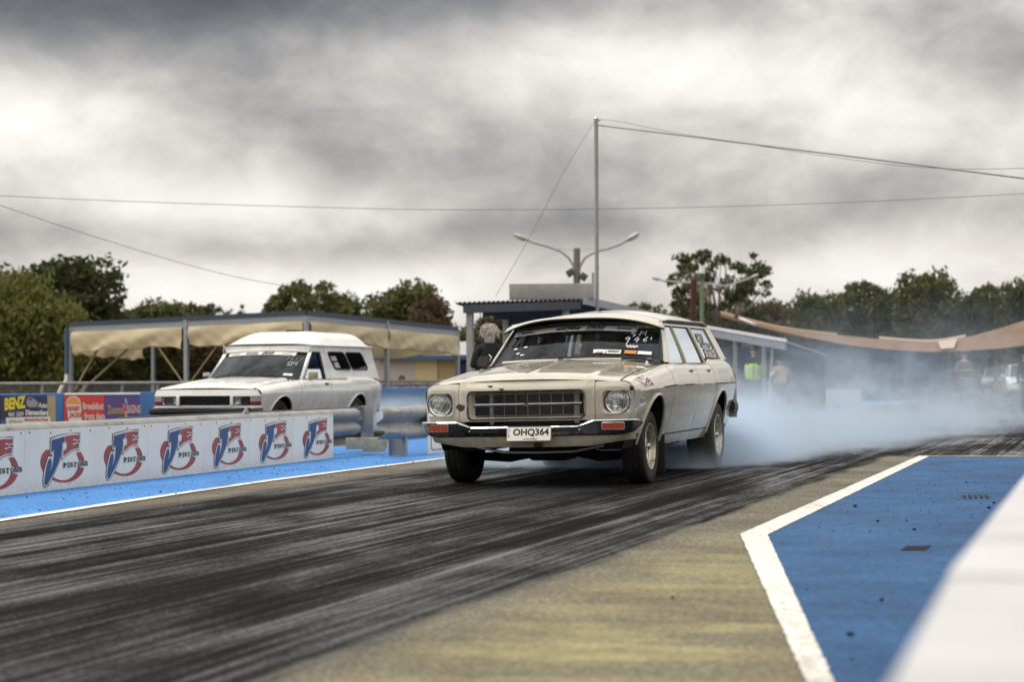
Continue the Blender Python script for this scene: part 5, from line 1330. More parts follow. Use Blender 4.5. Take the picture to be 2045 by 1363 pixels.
    for (z0, z1) in ((.742, .848), (.545, .592)):
        MB().grid(lambda s_, t: (s_ * (.895 - (.06 * t if z0 > .7 else 0)), yf(s_ * .895 * (1 - (.06 * t if z0 > .7 else 0)), z0 + (z1 - z0) * t), z0 + (z1 - z0) * t), lin(-1, 1, 31), lin(0, 1, 4)).build('nose_panel', P, van)
    for s in (1, -1):
        MB().bbox((s * .445, .052, .667), (.045, .04, .152), .008).build('grille_pillar', P, van)
        hb_ = MB().box((s * .67, .14, .667), (.42, .02, .155)).build('lamp_recess', 'black_trim', van)
        bz_ = [Vector((x, yf(x, z) - .005, z)) for x, z in rrect(s * .60, .667, .235, .140, .03, 5)]; b2 = [Vector((x, yf(x, z) + .02, z)) for x, z in rrect(s * .60, .667, .205, .115, .03, 5)]
        hl = MB().ringface(bz_, b2).build('headlight', 'chrome', van, 50)
        if s == -1:
            MB().poly([p + Vector((0, .002, 0)) for p in b2]).build('headlight_lens', 'headlight_glass', hl, 0)
            MB().poly([p + Vector((0, .045, 0)) for p in b2]).build('headlight_reflector', 'reflector', hl, 0)
        else:
            cirp = [Vector((s * .635 + .055 * (p.x - s * .60) / max(1e-6, math.hypot(p.x - s * .60, p.z - .667)), .16, .667 + .055 * (p.z - .667) / max(1e-6, math.hypot(p.x - s * .60, p.z - .667)))) for p in b2]
            MB().ringface(b2, cirp).build('intake_funnel', 'dull_metal', hl, 50)
            MB().poly(cirp).build('intake_hole', 'black_trim', hl, 0)
        il = MB().grid(lambda u, z: (s * (.735 + .15 * u), yf(s * (.735 + .15 * u), z) - .004, z), lin(0, 1, 6), [.60, .655]).build('indicator_lamp', 'red_lens', van)
        MB().grid(lambda u, z: (s * (.735 + .15 * u), yf(s * (.735 + .15 * u), z) - .004, z), lin(0, 1, 6), [.658, .735]).build('indicator_top', 'dull_metal', il)
    gr = MB().box((0, .12, .667), (.85, .02, .155)).build('grille', 'black_trim', van)
    for z in lin(.60, .735, 9): MB().box((0, .085, z), (.85, .012, .005)).build('slat', 'black_trim', gr)
    for x in lin(-.4, .4, 9): MB().box((x, .09, .667), (.006, .012, .15)).build('grille_bar', 'black_trim', gr)
    MB().tube([(x, .05, z) for x, z in rrect(0, .667, .865, .168, .01, 3)], .006, 5, closed=True).build('grille_surround', 'dull_metal', gr)
    MB().tube([(s_ * .93, .0 + .10 * abs(s_) ** 6, .50) for s_ in lin(-1, 1, 25)], .058, 10, flat=.6).build('front_bumper', 'black_trim', van)
    MB().tube([(s_ * .90, -.03 + .10 * abs(s_) ** 6, .548) for s_ in lin(-1, 1, 25)], .010, 6).build('bumper_strip', 'chrome', van)
    MB().box((0, 1.0, .60), (1.4, .5, .30)).build('engine_bay', 'underbody', van)
    ws = MB().grid(lambda s_, t: Wn(s_, t), lin(-1, 1, 21), lin(0, 1, 7)).build('windscreen', 'dark_glass', van)
    def wf(x, t, o=.006):
        p = Vector(Wn(x / interp(t, [0, 1], [.79, .705]), t)); return p + Vector((0, -o * .65, o * .75))
    bn_ = MB().grid(lambda x, u: wf(x, .83 + .12 * u, .008), lin(-.62, .55, 21), [0, 1]).build('screen_banner', 'white_card', ws, 0)
    fit_text('MACHINE', .22, .026, lambda x, y: wf(-.18 + x, .885 + y / .37, .013), 'lettering', 'black_ink', bn_, .05, .25)
    fit_text('DRAG', .20, .034, lambda x, y: wf(.10 + x, .89 + y / .37, .013), 'lettering', 'black_ink', bn_, .06, .2)
    for cx in (-.47, .42): fit_text('DRAGWAY', .17, .022, lambda x, y: wf(cx + x, .885 + y / .37, .013), 'lettering', 'gold_print', bn_, .05, .15)
    for st_, cx, ct, sc in (([(.8, .9), (.3, .75), (.15, .5), (.75, .35), (.8, .1), (.2, 0)], .50, .43, .07), ([(0, 0), (.1, .9), (.4, .3), (.6, .95), (.75, .3), (1.0, 1.0), (1.0, .1)], .575, .44, .07)):
        MB().tube([wf(cx + x * sc, ct + y * sc / .4, .012) for x, y in st_], .007, 5).build('marker_writing', 'white_marker', ws)
    for i, st_ in enumerate(([(0, .9), (.8, 1), (.3, 0)], [(.7, .9), (.2, .7), (.7, .3), (.4, 0), (.1, .3), (.7, .9)], [(.4, 1), (.4, 0)], [(0, .9), (.8, 1), (.4, 0)])):
        MB().tube([wf(.45 + i * .065 + x * .05, .64 + y * .05 / .4, .012) for x, y in st_], .003, 5).build('marker_writing', 'dull_metal', ws)
    MB().grid(lambda x, t: wf(x, t, .009), [.54, .67], [.08, .16]).build('screen_sticker', 'white_card', ws, 0)
    for (x0, x1) in ((-.66, -.12), (-.06, .62)):
        MB().tube([Vector(Wn(u / .79, .01)) + Vector((0, -.02, .012 + .05 * (u - x0) / (x1 - x0) * (1 if x0 < -.3 else .4))) for u in lin(x0, x1, 12)], .009, 6).build('wiper', 'black_trim', van)
    MB().lathe([(.02, 0), (.014, .03), (.004, .04), (.004, .10)], 10, None, (.745, 1.36, .99)).build('aerial_base', 'black_trim', van)
    MB().bbox((.925, 1.90, 1.075), (.15, .05, .115), .02, Matrix.Rotation(R(12), 3, 'Z')).tube([(.875, 1.92, 1.06), (.86, 1.92, .99), (.845, 1.90, .955)], .012, 6).build('wing_mirror', 'aged_trim', van)
    MB().bbox((-.925, 1.90, 1.075), (.15, .05, .115), .02, Matrix.Rotation(R(-12), 3, 'Z')).build('wing_mirror', 'chrome', van)
    for s in (1, -1):
        wheel(van, s, s * .76, .85, .363, .310, .20, .192, ('tyre_rubber', 'brown_rust')); wheel(van, s, s * .745, 3.745, .373, .320, .25, .195, ('hot_tyre', 'rim_paint'))
    MB().box((0, 2.85, .36), (1.46, 3.2, .06)).build('floor_pan', 'underbody', van)
    MB().bbox((0, 1.72, .95), (1.50, .30, .17), .05).build('dashboard', 'dash_vinyl', van)
    for x in (-.40, .40):
        st2 = MB().bbox((x, 2.60, .58), (.54, .50, .16), .05).build('seat', 'interior_vinyl', van); MB().bbox((x, 2.82, .86), (.52, .12, .52), .05).build('seat_back', 'interior_vinyl', st2)
    MB().box((0, 2.98, 1.05), (1.5, .03, .9)).build('bulkhead', 'black_trim', van)
    MB().tube([Matrix.Rotation(R(62), 3, 'X') @ Vector((.19 * math.cos(a), .19 * math.sin(a), 0)) + Vector((-.40, 2.02, .98)) for a in lin(0, 2 * math.pi, 25)[:-1]], .013, 8, closed=True).build('steering_wheel', 'black_trim', van)
    return van, org, Matrix.Rotation(-yaw, 3, 'Z')
van, VO, VM = build_van()
driver(VM, VO, 'van driver dimly seen behind the dark windscreen')
# ================================================================ sheds, poles, lamps, wires
plain('navy_roof', (0.055, 0.075, 0.11), 0.45, 0.3); plain('grey_steel', (0.33, 0.36, 0.39), 0.5, 0.3); plain('dark_tin', (0.10, 0.105, 0.11), 0.5, 0.5)
plain('weathered_board', (0.36, 0.345, 0.32), 0.8, 0, 0.18, 3); plain('grey_post', (0.33, 0.32, 0.285), 0.6); plain('timber_pole', (0.20, 0.175, 0.14), 0.85, 0, 0.3)
plain('lamp_metal', (0.42, 0.43, 0.43), 0.45, 0.3); plain('lamp_glass', (0.72, 0.74, 0.74), 0.2); plain('cable', (0.10, 0.10, 0.105), 0.6); plain('rope_grey', (0.32, 0.32, 0.32), 0.7)
plain('cream_cladding', (0.66, 0.55, 0.32), 0.6, 0, 0.08); plain('pale_cladding', (0.55, 0.50, 0.50), 0.6, 0, 0.08); plain('tan_cladding', (0.42, 0.34, 0.19), 0.6)
plain('tin_roof', (0.42, 0.43, 0.44), 0.5, 0.3); plain('fascia_blue', (0.05, 0.10, 0.19), 0.5); plain('deep_blue', (0.02, 0.04, 0.11), 0.5); plain('pvc_white', (0.75, 0.74, 0.72), 0.4)
plain('green_post', (0.17, 0.22, 0.14), 0.7); plain('red_post', (0.07, 0.022, 0.018), 0.8); plain('shed_blue', (0.07, 0.11, 0.17), 0.6); plain('brace_tan', (0.34, 0.27, 0.15), 0.7)
def m_canvas(name, c1, c2, trans=0.35):
    t = NT(name); n = t.noise(1.6, 5, 0.6); c = t.mix(t.rng(n, .3, .7), c1, c2)
    p = t.pbr(c, 0.8, normal=t.bump(t.noise(5, 4), 0.25, 0.03)); tl = t.node('ShaderNodeBsdfTranslucent'); t.l.new(c, tl.inputs[0])
    mxx = t.node('ShaderNodeMixShader'); mxx.inputs[0].default_value = trans; t.l.new(p, mxx.inputs[1]); t.l.new(tl.outputs[0], mxx.inputs[2]); return t.done(mxx.outputs[0])
m_canvas('awning_canvas', (0.88, 0.76, 0.52), (0.83, 0.70, 0.46)); m_canvas('sail_cloth', (0.36, 0.225, 0.14), (0.27, 0.165, 0.105), .40); m_canvas('sail_edge', (0.72, 0.58, 0.46), (0.66, 0.52, 0.42), .3)
# ---- pavilion with rolled awnings
def Zat(v, p):            # height of the ray row v above ground point p (same depth)
    return CH + (760 - v - ROLL * (CX + F * p.x / p.y - 1300)) / F * p.y
pc = atY(612, 700, 52.2); pl_ = Vector((pc.x - .9 * 7.7, pc.y + .436 * 7.7, 0)); pr_ = Vector((pc.x + .43 * 8.7, pc.y + .9 * 8.7, 0)); pc = Vector((pc.x, pc.y, 0)); pb_ = pl_ + pr_ - pc
zl, zm, zr = 2.54, 2.70, 2.46; zb_ = zl + zr - zm
pav = thing('pavilion', 'open pavilion with dark flat roof and cream rolled awnings', 'shelter', pc)
def pr(p, z): return Vector((p.x - pc.x, p.y - pc.y, z))
def beam(A, B, w_, h_, name, mat, par):
    d = (B - A); L = d.length; d.normalize(); up = Vector((0, 0, 1)); s_ = d.cross(up).normalized(); u_ = s_.cross(d)
    M = Matrix((s_, d, u_)).transposed(); return MB().box((A + B) / 2, (w_, L, h_), 0, M).build(name, mat, par)
MB().add([pr(pl_, zl), pr(pc, zm), pr(pr_, zr), pr(pb_, zb_), pr(pl_, zl - .03), pr(pc, zm - .03), pr(pr_, zr - .03), pr(pb_, zb_ - .03)], [(3, 2, 1, 0), (4, 5, 6, 7), (0, 1, 5, 4), (1, 2, 6, 5), (2, 3, 7, 6), (3, 0, 4, 7)]).build('roof', 'navy_roof', pav, 0)
for A, B, za, zb in ((pl_, pc, zl, zm), (pc, pr_, zm, zr), (pl_, pb_, zl, zb_), (pb_, pr_, zb_, zr)):
    beam(pr(A, za + .00), pr(B, zb + .00), .10, .12, 'gutter', 'navy_roof', pav); beam(pr(A, za - .16), pr(B, zb - .16), .06, .20, 'fascia', 'grey_steel', pav)
def along(A, B, t): return A.lerp(B, t)
dl = (pc - pl_).normalized(); drr = (pr_ - pc).normalized()
nL = Vector((dl.y, -dl.x, 0)); nR = Vector((drr.y, -drr.x, 0))
def awning(A, B, za, zb, t0, t1, drop, n_out, seed):
    rr = random.Random(seed); ph = rr.uniform(0, 6)
    def fn(u, v):
        t = t0 + (t1 - t0) * u; p = along(A, B, t); z = za + (zb - za) * t - .22
        sag = .018 * math.sin(u * math.pi * 2 + ph) + .03 * math.sin(u * 13 + ph) * v + .02 * math.sin(u * 31 + ph * 2) * v * v
        w_ = .04 * math.sin(v * 3.1) + .022 * math.sin(u * 26 + ph + v * 6) * v + .025 * math.sin(u * 9 + 5 * v) + .012 * math.sin(u * 47 - v * 9 + ph) * v
        q = pr(p, z - (drop + sag) * v) + n_out * (.05 + w_); return q
    def fn2(u, v):     # the roll turned back in under the lower edge
        a = math.pi * v; q = fn(u, 1.0); return q + Vector((0, 0, -.025 * math.sin(a))) - n_out * (.035 * (1 - math.cos(a)))
    o = MB().grid(fn, lin(0, 1, 40), lin(0, 1, 10)).build('awning', 'awning_canvas', pav, 60)
    MB().grid(fn2, lin(0, 1, 40), lin(0, 1, 6)).build('awning_roll', 'awning_canvas', o, 60)
def tt(u, A, B):      # where column u crosses the ground line A-B
    d = ray(u, 760); k = (u - CX) / F; return (A.x - k * A.y) / ((A.x - k * A.y) - (B.x - k * B.y))
t372 = tt(372, pl_, pc); t772 = tt(772, pc, pr_)
awning(pl_, pc, zl, zm, .01, t372 - .015, .52, nL, 1); awning(pl_, pc, zl, zm, t372 + .015, .99, .50, nL, 2)
awning(pc, pr_, zm, zr, .01, t772 - .004, .48, nR, 3); awning(pc, pr_, zm, zr, t772 + .004, .995, .52, nR, 4)
awning(pl_, pb_, zl, zb_, .02, .40, .62, -nR, 5); awning(pb_, pr_, zb_, zr, .02, .97, .55, -nL, 6)
for (p, z) in ((pl_, zl), (along(pl_, pc, t372), zm), (pc, zm), (along(pc, pr_, t772), zm), (pr_, zr), (pb_, zb_), (along(pl_, pb_, .45), zl)):
    MB().box(pr(p, z / 2 - .05), (.11, .11, z - .12), -.45).build('post', 'grey_steel', pav)
q = pr(along(pl_, pc, t372), 0)
for (t_, zz) in ((t372 - .13, 1.55), (t372 + .16, 1.75)):
    MB().tube([q + Vector((0, 0, .75)), pr(along(pl_, pc, t_), zz + .4)], .022, 6).build('brace', 'brace_tan', pav)
MB().tube([pr(pl_, .7) + Vector((.1, 0, 0)), pr(along(pl_, pc, .12), 2.0) + Vector((0, .5, 0))], .03, 6).build('brace', 'brace_tan', pav)
MB().tube([pr(pl_, .5) + Vector((.1, 0, 0)), pr(along(pl_, pc, .24), 1.9) + Vector((0, .8, 0))], .03, 6).build('brace', 'brace_tan', pav)
MB().tube([pr(pl_, 2.45) + Vector((-.10, -.06, 0)), pr(pl_, 1.12) + Vector((-.10, -.06, 0))], .05, 8).build('downpipe', 'fascia_blue', pav)
MB().tube([pr(pl_, 1.15) + Vector((-.10, -.06, 0)), pr(pl_, .98) + Vector((-.10, -.06, 0)), pr(pl_, .80) + Vector((-.22, -.10, 0)), pr(pl_, .62) + Vector((-.30, -.12, 0))], .055, 8).build('downpipe_elbow', 'pvc_white', pav)
# ---- timber shed with corrugated cladding behind the pavilion
def shed(name, label, u0, u1, Y, v_top, v_eave, walls, roofmat, fascia):
    a, b = atY(u0, 760, Y), atY(u1, 760, Y); ze = CH + (762 - v_eave) / F * Y; zr_ = CH + (762 - v_top) / F * Y
    o = thing(name, label, 'building', ((a.x + b.x) / 2, Y, 0)); w_ = b.x - a.x
    for (x0, x1, mt) in walls:
        xa, xb = atY(x0, 760, Y).x - (a.x + b.x) / 2, atY(x1, 760, Y).x - (a.x + b.x) / 2
        pts = []; n_ = max(8, int((xb - xa) / .05)) * 2
        m_ = MB(); m_.grid(lambda i, z: (xa + (xb - xa) * i / n_, .02 * (1 if (int(i) // 2) % 2 else -1) + 1.0, z), [float(i) for i in range(n_ + 1)], [0, ze]); m_.build('wall', mt, o, 0)
    MB().box((0, 3.2, ze / 2), (w_ * .99, 4.2, ze - .02)).build('wall_core', 'pale_cladding', o)
    n_ = int(w_ / .09)
    m_ = MB(); m_.grid(lambda i, t: (-w_ / 2 + w_ * i / n_, .55 + 2.6 * t, ze + .06 + (zr_ - ze) * t + .018 * math.cos(math.pi * i)), [float(i) for i in range(n_ + 1)], [0, 1]); m_.build('roof', roofmat, o, 0)
    MB().box((0, .58, ze - .02), (w_, .06, .20)).build('fascia', fascia, o)
    return o
shed('tin_shed', 'cream clad shed with blue fascia seen under the pavilion awning', 745, 945, 88, 682, 712, [(745, 828, 'pale_cladding'), (828, 872, 'cream_cladding'), (874, 912, 'tan_cladding'), (912, 945, 'deep_blue')], 'tin_roof', 'fascia_blue')
# handrail in front of the shed, dark
hr0, hr1 = atY(765, 769.5, 70), atY(900, 769, 70)
hr = thing('hand_rail', 'dark pipe handrail between the van and the wagon', 'railing', (hr0.x, hr0.y, 0))
MB().tube([Vector((0, 0, hr0.z)), Vector((hr1.x - hr0.x, hr1.y - hr0.y, hr1.z))], .045, 8).build('rail', 'fascia_blue', hr)
for t_ in lin(0, 1, 5): MB().tube([Vector(((hr1.x - hr0.x) * t_, 0, 0)), Vector(((hr1.x - hr0.x) * t_, 0, hr0.z))], .04, 6).build('rail_post', 'fascia_blue', hr)
# ---- start-line shelter with corrugated roof
SY = 34.0
def P3(u, v, Y): return atY(u, v, Y)
sl = P3(908, 606, SY); sr = P3(1164, 598, SY + .6); br = P3(1300, 628, SY + 6.0); bl = P3(1000, 634, SY + 6.0)
she = thing('start_shelter', 'start line shelter with dark corrugated iron roof behind the wagon', 'shelter', (sl.x, sl.y, 0))
so_ = Vector((sl.x, sl.y, 0))
def corr(u, v):
    p = sl.lerp(sr, u).lerp(bl.lerp(br, u), v) - so_; p.z += .022 * math.cos(u * 2 * math.pi * 27); return p
m = MB(); m.grid(corr, lin(0, 1, 27 * 6 + 1), [0, .5, 1]); m.build('roof', 'dark_tin', she, 60, .006)
beam(sl - so_ + Vector((.15, .05, -.10)), sr - so_ + Vector((-.05, .05, -.10)), .08, .14, 'roof_beam', 'dark_tin', she)
beam(bl - so_ + Vector((.1, -.3, -.12)), br - so_ + Vector((-.05, -.3, -.12)), .08, .16, 'roof_beam', 'dark_tin', she)
beam(sr - so_ + Vector((.02, 0, -.02)), br - so_ + Vector((.02, 0, -.02)), .05, .14, 'barge_board', 'grey_steel', she)
for k in (.2, .45, .7): beam(sl.lerp(bl, k) - so_ + Vector((.1, 0, -.08)), sr.lerp(br, k) - so_ + Vector((-.05, 0, -.08)), .06, .08, 'purlin', 'dark_tin', she)
for (u, Y, w_) in ((939.5, SY + .15, .105), (1012, SY + 5.7, .12), (1131, SY + .7, .105), (1270, SY + 5.8, .11)):
    p = atY(u, 760, Y); zz = CH + (760 - 612) / F * Y; MB().box(Vector((p.x, p.y, zz / 2)) - so_, (w_, w_, zz), -.3).build('post', 'grey_post', she)
MB().tube([P3(958, 618, SY + .3) - so_, P3(960, 640, SY + .3) - so_, P3(962, 700, SY + .3) - so_, P3(962, 760, SY + .3) - so_], .008, 5).build('cable', 'cable', she)
MB().box(P3(1080, 740, SY + 5.2) - so_ + Vector((0, 0, -.3)), (1.9, .08, 1.2)).build('back_wall', 'shed_blue', she)
# board on the roof
b0, b1 = P3(1017, 598, SY + .9), P3(1187, 597, SY + .9); bh = (597 - 566) / F * (SY + .9)
bx_ = MB(); c_ = (b0 + b1) / 2
bo_ = thing('score_board', 'blank weathered grey board box on top of the shelter roof', 'board', (c_.x, c_.y, c_.z))
MB().bbox((0, .15, bh / 2), ((b1 - b0).length, .30, bh), .008).build('board_face', 'weathered_board', bo_)
for x in (-.48, .48):
    for z in (.3, .7): MB().lathe([(.012, 0), (.01, .006), (.001, .008)], 8, Matrix.Rotation(R(90), 3, 'X'), (x * (b1 - b0).length * .94, -.001, z * bh)).build('screw', 'dull_metal', bo_)
# mast with stay wires
mY = SY + 1.4; mt_ = P3(1190.5, 237, mY); mb_ = P3(1192.5, 760, mY)
mast = thing('steel_mast', 'tall thin galvanised mast rising behind the shelter board', 'mast', (mb_.x, mb_.y, 0)); mo_ = Vector((mb_.x, mb_.y, 0))
MB().tube([Vector((0, 0, 0)), mt_ - mo_], .036, 10).build('pole', 'grey_post', mast)
MB().tube([P3(1184, 545, mY) - mo_, P3(1184, 604, mY) - mo_], .022, 6).build('mast_clamp', 'dull_metal', mast)
MB().lathe([(.05, 0), (.03, .03), (.004, .05)], 10, None, mt_ - mo_).tube([mt_ - mo_ + Vector((0, 0, -.06)), mt_ - mo_ + Vector((.08, 0, -.02))], .012, 6).build('mast_cap', 'dull_metal', mast)
def wire(label, pts, r, mat='cable', name='overhead_wire'):
    P = [atY(u, v, Y) for u, v, Y in pts]
    # smooth the sag through the points
    out = []
    for i in range(len(P) - 1):
        p0, p1, p2, p3 = P[max(i - 1, 0)], P[i], P[i + 1], P[min(i + 2, len(P) - 1)]
        for t in lin(0, 1, 9)[:-1]:
            out.append(.5 * ((2 * p1) + (-p0 + p2) * t + (2 * p0 - 5 * p1 + 4 * p2 - p3) * t * t + (-p0 + 3 * p1 - 3 * p2 + p3) * t ** 3))
    out.append(P[-1]); b = out[0].copy(); o = MB().tube([p - b for p in out], r, 6).build(name, mat); o.location = b; return tag(o, label, 'wire')
wire('thin stay wire slanting down left from the mast top', [(1189, 240, mY), (1125, 345, 34.8), (1060, 470, 34.5), (990, 592, 34.2)], .004)
wire('thick slack cable sagging from the mast top to the right edge', [(1196, 250, mY), (1400, 275, 33), (1600, 300, 31), (1800, 325, 29), (2090, 362, 27)], .014, 'rope_grey')
wire('thin slack line just above the thick mast cable', [(1196, 238, mY), (1245, 244, 34), (1330, 262, 33.2), (1400, 273, 32.6), (1800, 331, 29), (2080, 336, 27.5)], .0035)
wire('long thin wire crossing the whole sky below the mast top', [(-60, 388, 40), (200, 400, 41), (560, 412, 42), (900, 419, 43), (1300, 416, 44), (1700, 404, 45), (2100, 384, 46)], .0055)
wire('thin wire falling from the left edge towards the pavilion roof', [(-60, 385, 40), (0, 410, 40.5), (180, 470, 43), (360, 525, 46), (480, 555, 49), (590, 575, 52)], .006)
# ---- street lamps
def lamp_head(p, d, par, sc=1.0):
    d = d.normalized(); s_ = d.cross(Vector((0, 0, 1))).normalized(); u_ = s_.cross(d); M = Matrix((d, s_, u_)).transposed()
    pr_ = [(-.05, .035), (.0, .06), (.25, .075), (.30, .12), (.45, .15), (.62, .14), (.74, .09), (.78, .01)]
    o = MB().lathe([(r * sc, h * sc) for h, r in pr_], 14, M @ Matrix.Rotation(R(90), 3, 'Y') @ Matrix.Scale(.62, 3, Vector((1, 0, 0))), p).build('lamp_head', 'lamp_metal', par)
    MB().ball(p + (M @ Vector((.50, 0, -.055))) * sc, (.22 * sc, .12 * sc, .06 * sc), 12, 8, M).build('lamp_glass', 'lamp_glass', o)
LY = 74
sp = atY(1151.5, 760, LY); lp0 = Vector((sp.x, sp.y, 0))
sl_ = thing('street_lamp', 'double armed street lamp on a timber pole above the shelter', 'street lamp', lp0)
def Lp(u, v, Y=LY): return atY(u, v, Y) - lp0
MB().tube([Vector((0, 0, 0)), Lp(1152, 496)], .125, 10).build('pole', 'timber_pole', sl_)
for sg in (-1, 1):
    arm = [Lp(1152 + sg * 4, 545), Lp(1152 + sg * 6, 533), Lp(1152 + sg * 16, 515), Lp(1152 + sg * 32, 502), Lp(1152 + sg * 58, 492), Lp(1152 + sg * 88, 484)]
    if sg > 0: arm[-1] = Lp(1240, 487); arm[-2] = Lp(1212, 497); arm[-3] = Lp(1188, 503)
    MB().tube(arm, .05, 8).build('lamp_arm', 'lamp_metal', sl_)
    lamp_head(arm[-1], (Lp(1030, 471) - Lp(1064, 485)) if sg < 0 else (Lp(1272, 468) - Lp(1240, 487)), sl_, 1.02)
    MB().tube([Lp(1152, 501), Lp(1152 + sg * 55, 495)], .012, 5).build('tie_rod', 'lamp_metal', sl_)
    a = Lp(1152 - 13, 545) if sg < 0 else Lp(1152 + 13, 553)
    MB().bbox(a, (.28, .34, .26), .03, Matrix.Rotation(R(sg * 32), 3, 'Y')).build('floodlight', 'dark_tin', sl_)
L2 = 92
sp = atY(1401, 760, L2); lp0 = Vector((sp.x, sp.y, 0))
s2_ = thing('street_lamp', 'street lamp on a green post with one long thin arm', 'street lamp', lp0)
def Lq(u, v, Y=L2): return atY(u, v, Y) - lp0
MB().tube([Vector((0, 0, 0)), Lq(1402, 553)], .10, 8).build('pole', 'green_post', s2_)
MB().box(Lq(1402, 552), (.3, .25, .25)).build('pole_cap', 'dark_tin', s2_)
MB().tube([Lq(1400, 566), Lq(1360, 564), Lq(1324, 561)], .045, 6).build('lamp_arm', 'lamp_metal', s2_); lamp_head(Lq(1326, 561), Lq(1304, 555) - Lq(1326, 561), s2_, .75)
MB().tube([Lq(1404, 566), Lq(1450, 572), Lq(1492, 558)], .04, 6).build('lamp_arm', 'lamp_metal', s2_); lamp_head(Lq(1492, 558), Lq(1515, 548) - Lq(1492, 558), s2_, .75)
sp = atY(1383, 760, 86); rp = MB().tube([Vector((0, 0, 0)), Vector((.02, 0, CH + (760 - 640) / F * 86)), atY(1386, 560, 86) - Vector((sp.x, sp.y, 0))], .13, 8)
for z in lin(2.5, 5, 9): rp.box((0, 0, z), (.32, .06, .06))
o = rp.build('red_pole', 'red_post'); o.location = (sp.x, sp.y, 0); tag(o, 'rough dark red pole next to the green lamp post', 'pole')
# ---- right-hand staff shelter
HY = 47.5
h0, h1 = P3(1330, 640, HY + 2), P3(1570, 681, HY - 3.0)
hs = thing('staff_shelter', 'low blue staff shelter with pale roof edge right of the wagon', 'shelter', (h1.x, h1.y, 0)); ho = Vector((h1.x, h1.y, 0))
bk = Vector((1.6, 4.5, -.25))
MB().add([h0 - ho, h1 - ho, h1 - ho + bk, h0 - ho + bk, h0 - ho - Vector((0, 0, .04)), h1 - ho - Vector((0, 0, .04)), h1 - ho + bk - Vector((0, 0, .04)), h0 - ho + bk - Vector((0, 0, .04))], [(0, 1, 2, 3), (7, 6, 5, 4), (0, 4, 5, 1), (1, 5, 6, 2), (2, 6, 7, 3), (3, 7, 4, 0)]).build('roof', 'tin_roof', hs, 0)
beam(h0 - ho + Vector((0, -.05, .0)), h1 - ho + Vector((0, -.05, .0)), .04, .07, 'roof_edge', 'pvc_white', hs); beam(h0 - ho + Vector((0, 0, -.13)), h1 - ho + Vector((0, 0, -.13)), .06, .16, 'fascia', 'grey_steel', hs)
dh = (h1 - h0); 
for (u, k) in ((1475, 0), (1530, 0), (1547, 1)):
    t = (u - 1330) / 240.0; p = h0.lerp(h1, t) - ho; zz = p.z
    if not k: MB().box(Vector((p.x, p.y + .1, zz / 2 - .06)), (.085, .085, zz - .1)).build('post', 'grey_post', hs)
    else: MB().tube([Vector((p.x, p.y + .1, zz - .1)), Vector((p.x - .12, p.y + .1, 0))], .035, 6).build('post', 'grey_post', hs)
MB().add([h0 - ho + bk * .96 + Vector((-2, 0, -.1)), h1 - ho + bk * .96 + Vector((.0, 0, -.1)), (h1 - ho + bk * .96) * Vector((1, 1, 0)).length * 0 + Vector(((h1 - ho + bk * .96).x, (h1 - ho + bk * .96).y, 0)), Vector(((h0 - ho + bk * .96).x - 2, (h0 - ho + bk * .96).y, 0))], [(0, 1, 2, 3)]).build('back_wall', 'shed_blue', hs, 0, .05)
# ---- concrete blocks beyond the start line
plain('pale_block', (0.66, 0.58, 0.55), 0.7)
for (u0, u1, vt, Y, lab) in ((1642, 1718, 778, 68, 'pale concrete block standing alone in the smoke'), (1585, 1612, 783, 64, 'small pale block with a bent bracket beside the cream-shirted marshal')):
    a, b = P3(u0, vt, Y), P3(u1, vt, Y); z = a.z; x0 = (a.x + b.x) / 2
    o = thing('concrete_block', lab, 'barrier', (x0, Y, 0)); w_ = b.x - a.x
    MB().prism([(-.16, 0), (.16, 0), (.16, .08), (.10, z * .6), (.09, z), (-.09, z), (-.10, z * .6), (-.16, .08)], lambda x, zz, d: (d - w_ / 2, x, zz), 0, w_).build('block', 'pale_block', o)
    if u0 < 1600: MB().tube([Vector((-w_ / 2, 0, z)), Vector((-w_ / 2 - .06, 0, z + .18))], .02, 6).build('bracket', 'pale_block', o)
cw = thing('concrete_block', 'long low pale wall section in smoke behind the wagon tail', 'barrier', (P3(1505, 800, 58).x, 58, 0)); MB().bbox((0, 0, .18), (1.1, .4, .36), .03).build('block', 'pale_block', cw)
# ---- shade sail
SYs = 62
tp = [(1440, 625, 66), (1560, 655, 64), (1700, 672, 62), (1830, 684, 61), (1900, 680, 60), (2000, 655, 58.5), (2120, 615, 57)]
bt = [(1440, 628, 65), (1560, 661, 61), (1700, 690, 56), (1830, 702, 55), (1900, 702, 54), (2000, 696, 53), (2120, 680, 52)]
A = [P3(*q) for q in tp]; B = [P3(*q) for q in bt]
def cat(P, t):
    n_ = len(P) - 1; f = t * n_; i = min(int(f), n_ - 1); u = f - i; p0, p1, p2, p3 = P[max(i - 1, 0)], P[i], P[i + 1], P[min(i + 2, n_)]
    return .5 * ((2 * p1) + (-p0 + p2) * u + (2 * p0 - 5 * p1 + 4 * p2 - p3) * u * u + (-p0 + 3 * p1 - 3 * p2 + p3) * u ** 3)
sb = Vector((A[3].x, A[3].y, 0))
sail = thing('shade_sail', 'brown fabric shade sail sagging across the right background', 'shade sail', sb)
MB().grid(lambda u, v: cat(A, u).lerp(cat(B, u), v) - sb + Vector((0, 0, -.10 * math.sin(math.pi * v))), lin(0, 1, 40), lin(0, 1, 8)).build('cloth', 'sail_cloth', sail, 60)
MB().tube([cat(A, t) - sb + Vector((0, 0, .02)) for t in lin(.40, .72, 14)], .07, 6, flat=.5).build('edge_band', 'sail_edge', sail)
MB().grid(lambda u, v: cat(A, .60 + .09 * u).lerp(cat(B, .62 + .05 * u), v * .8) - sb + Vector((0, -.04, .02)), lin(0, 1, 4), lin(0, 1, 4)).build('sail_patch', 'sail_edge', sail)
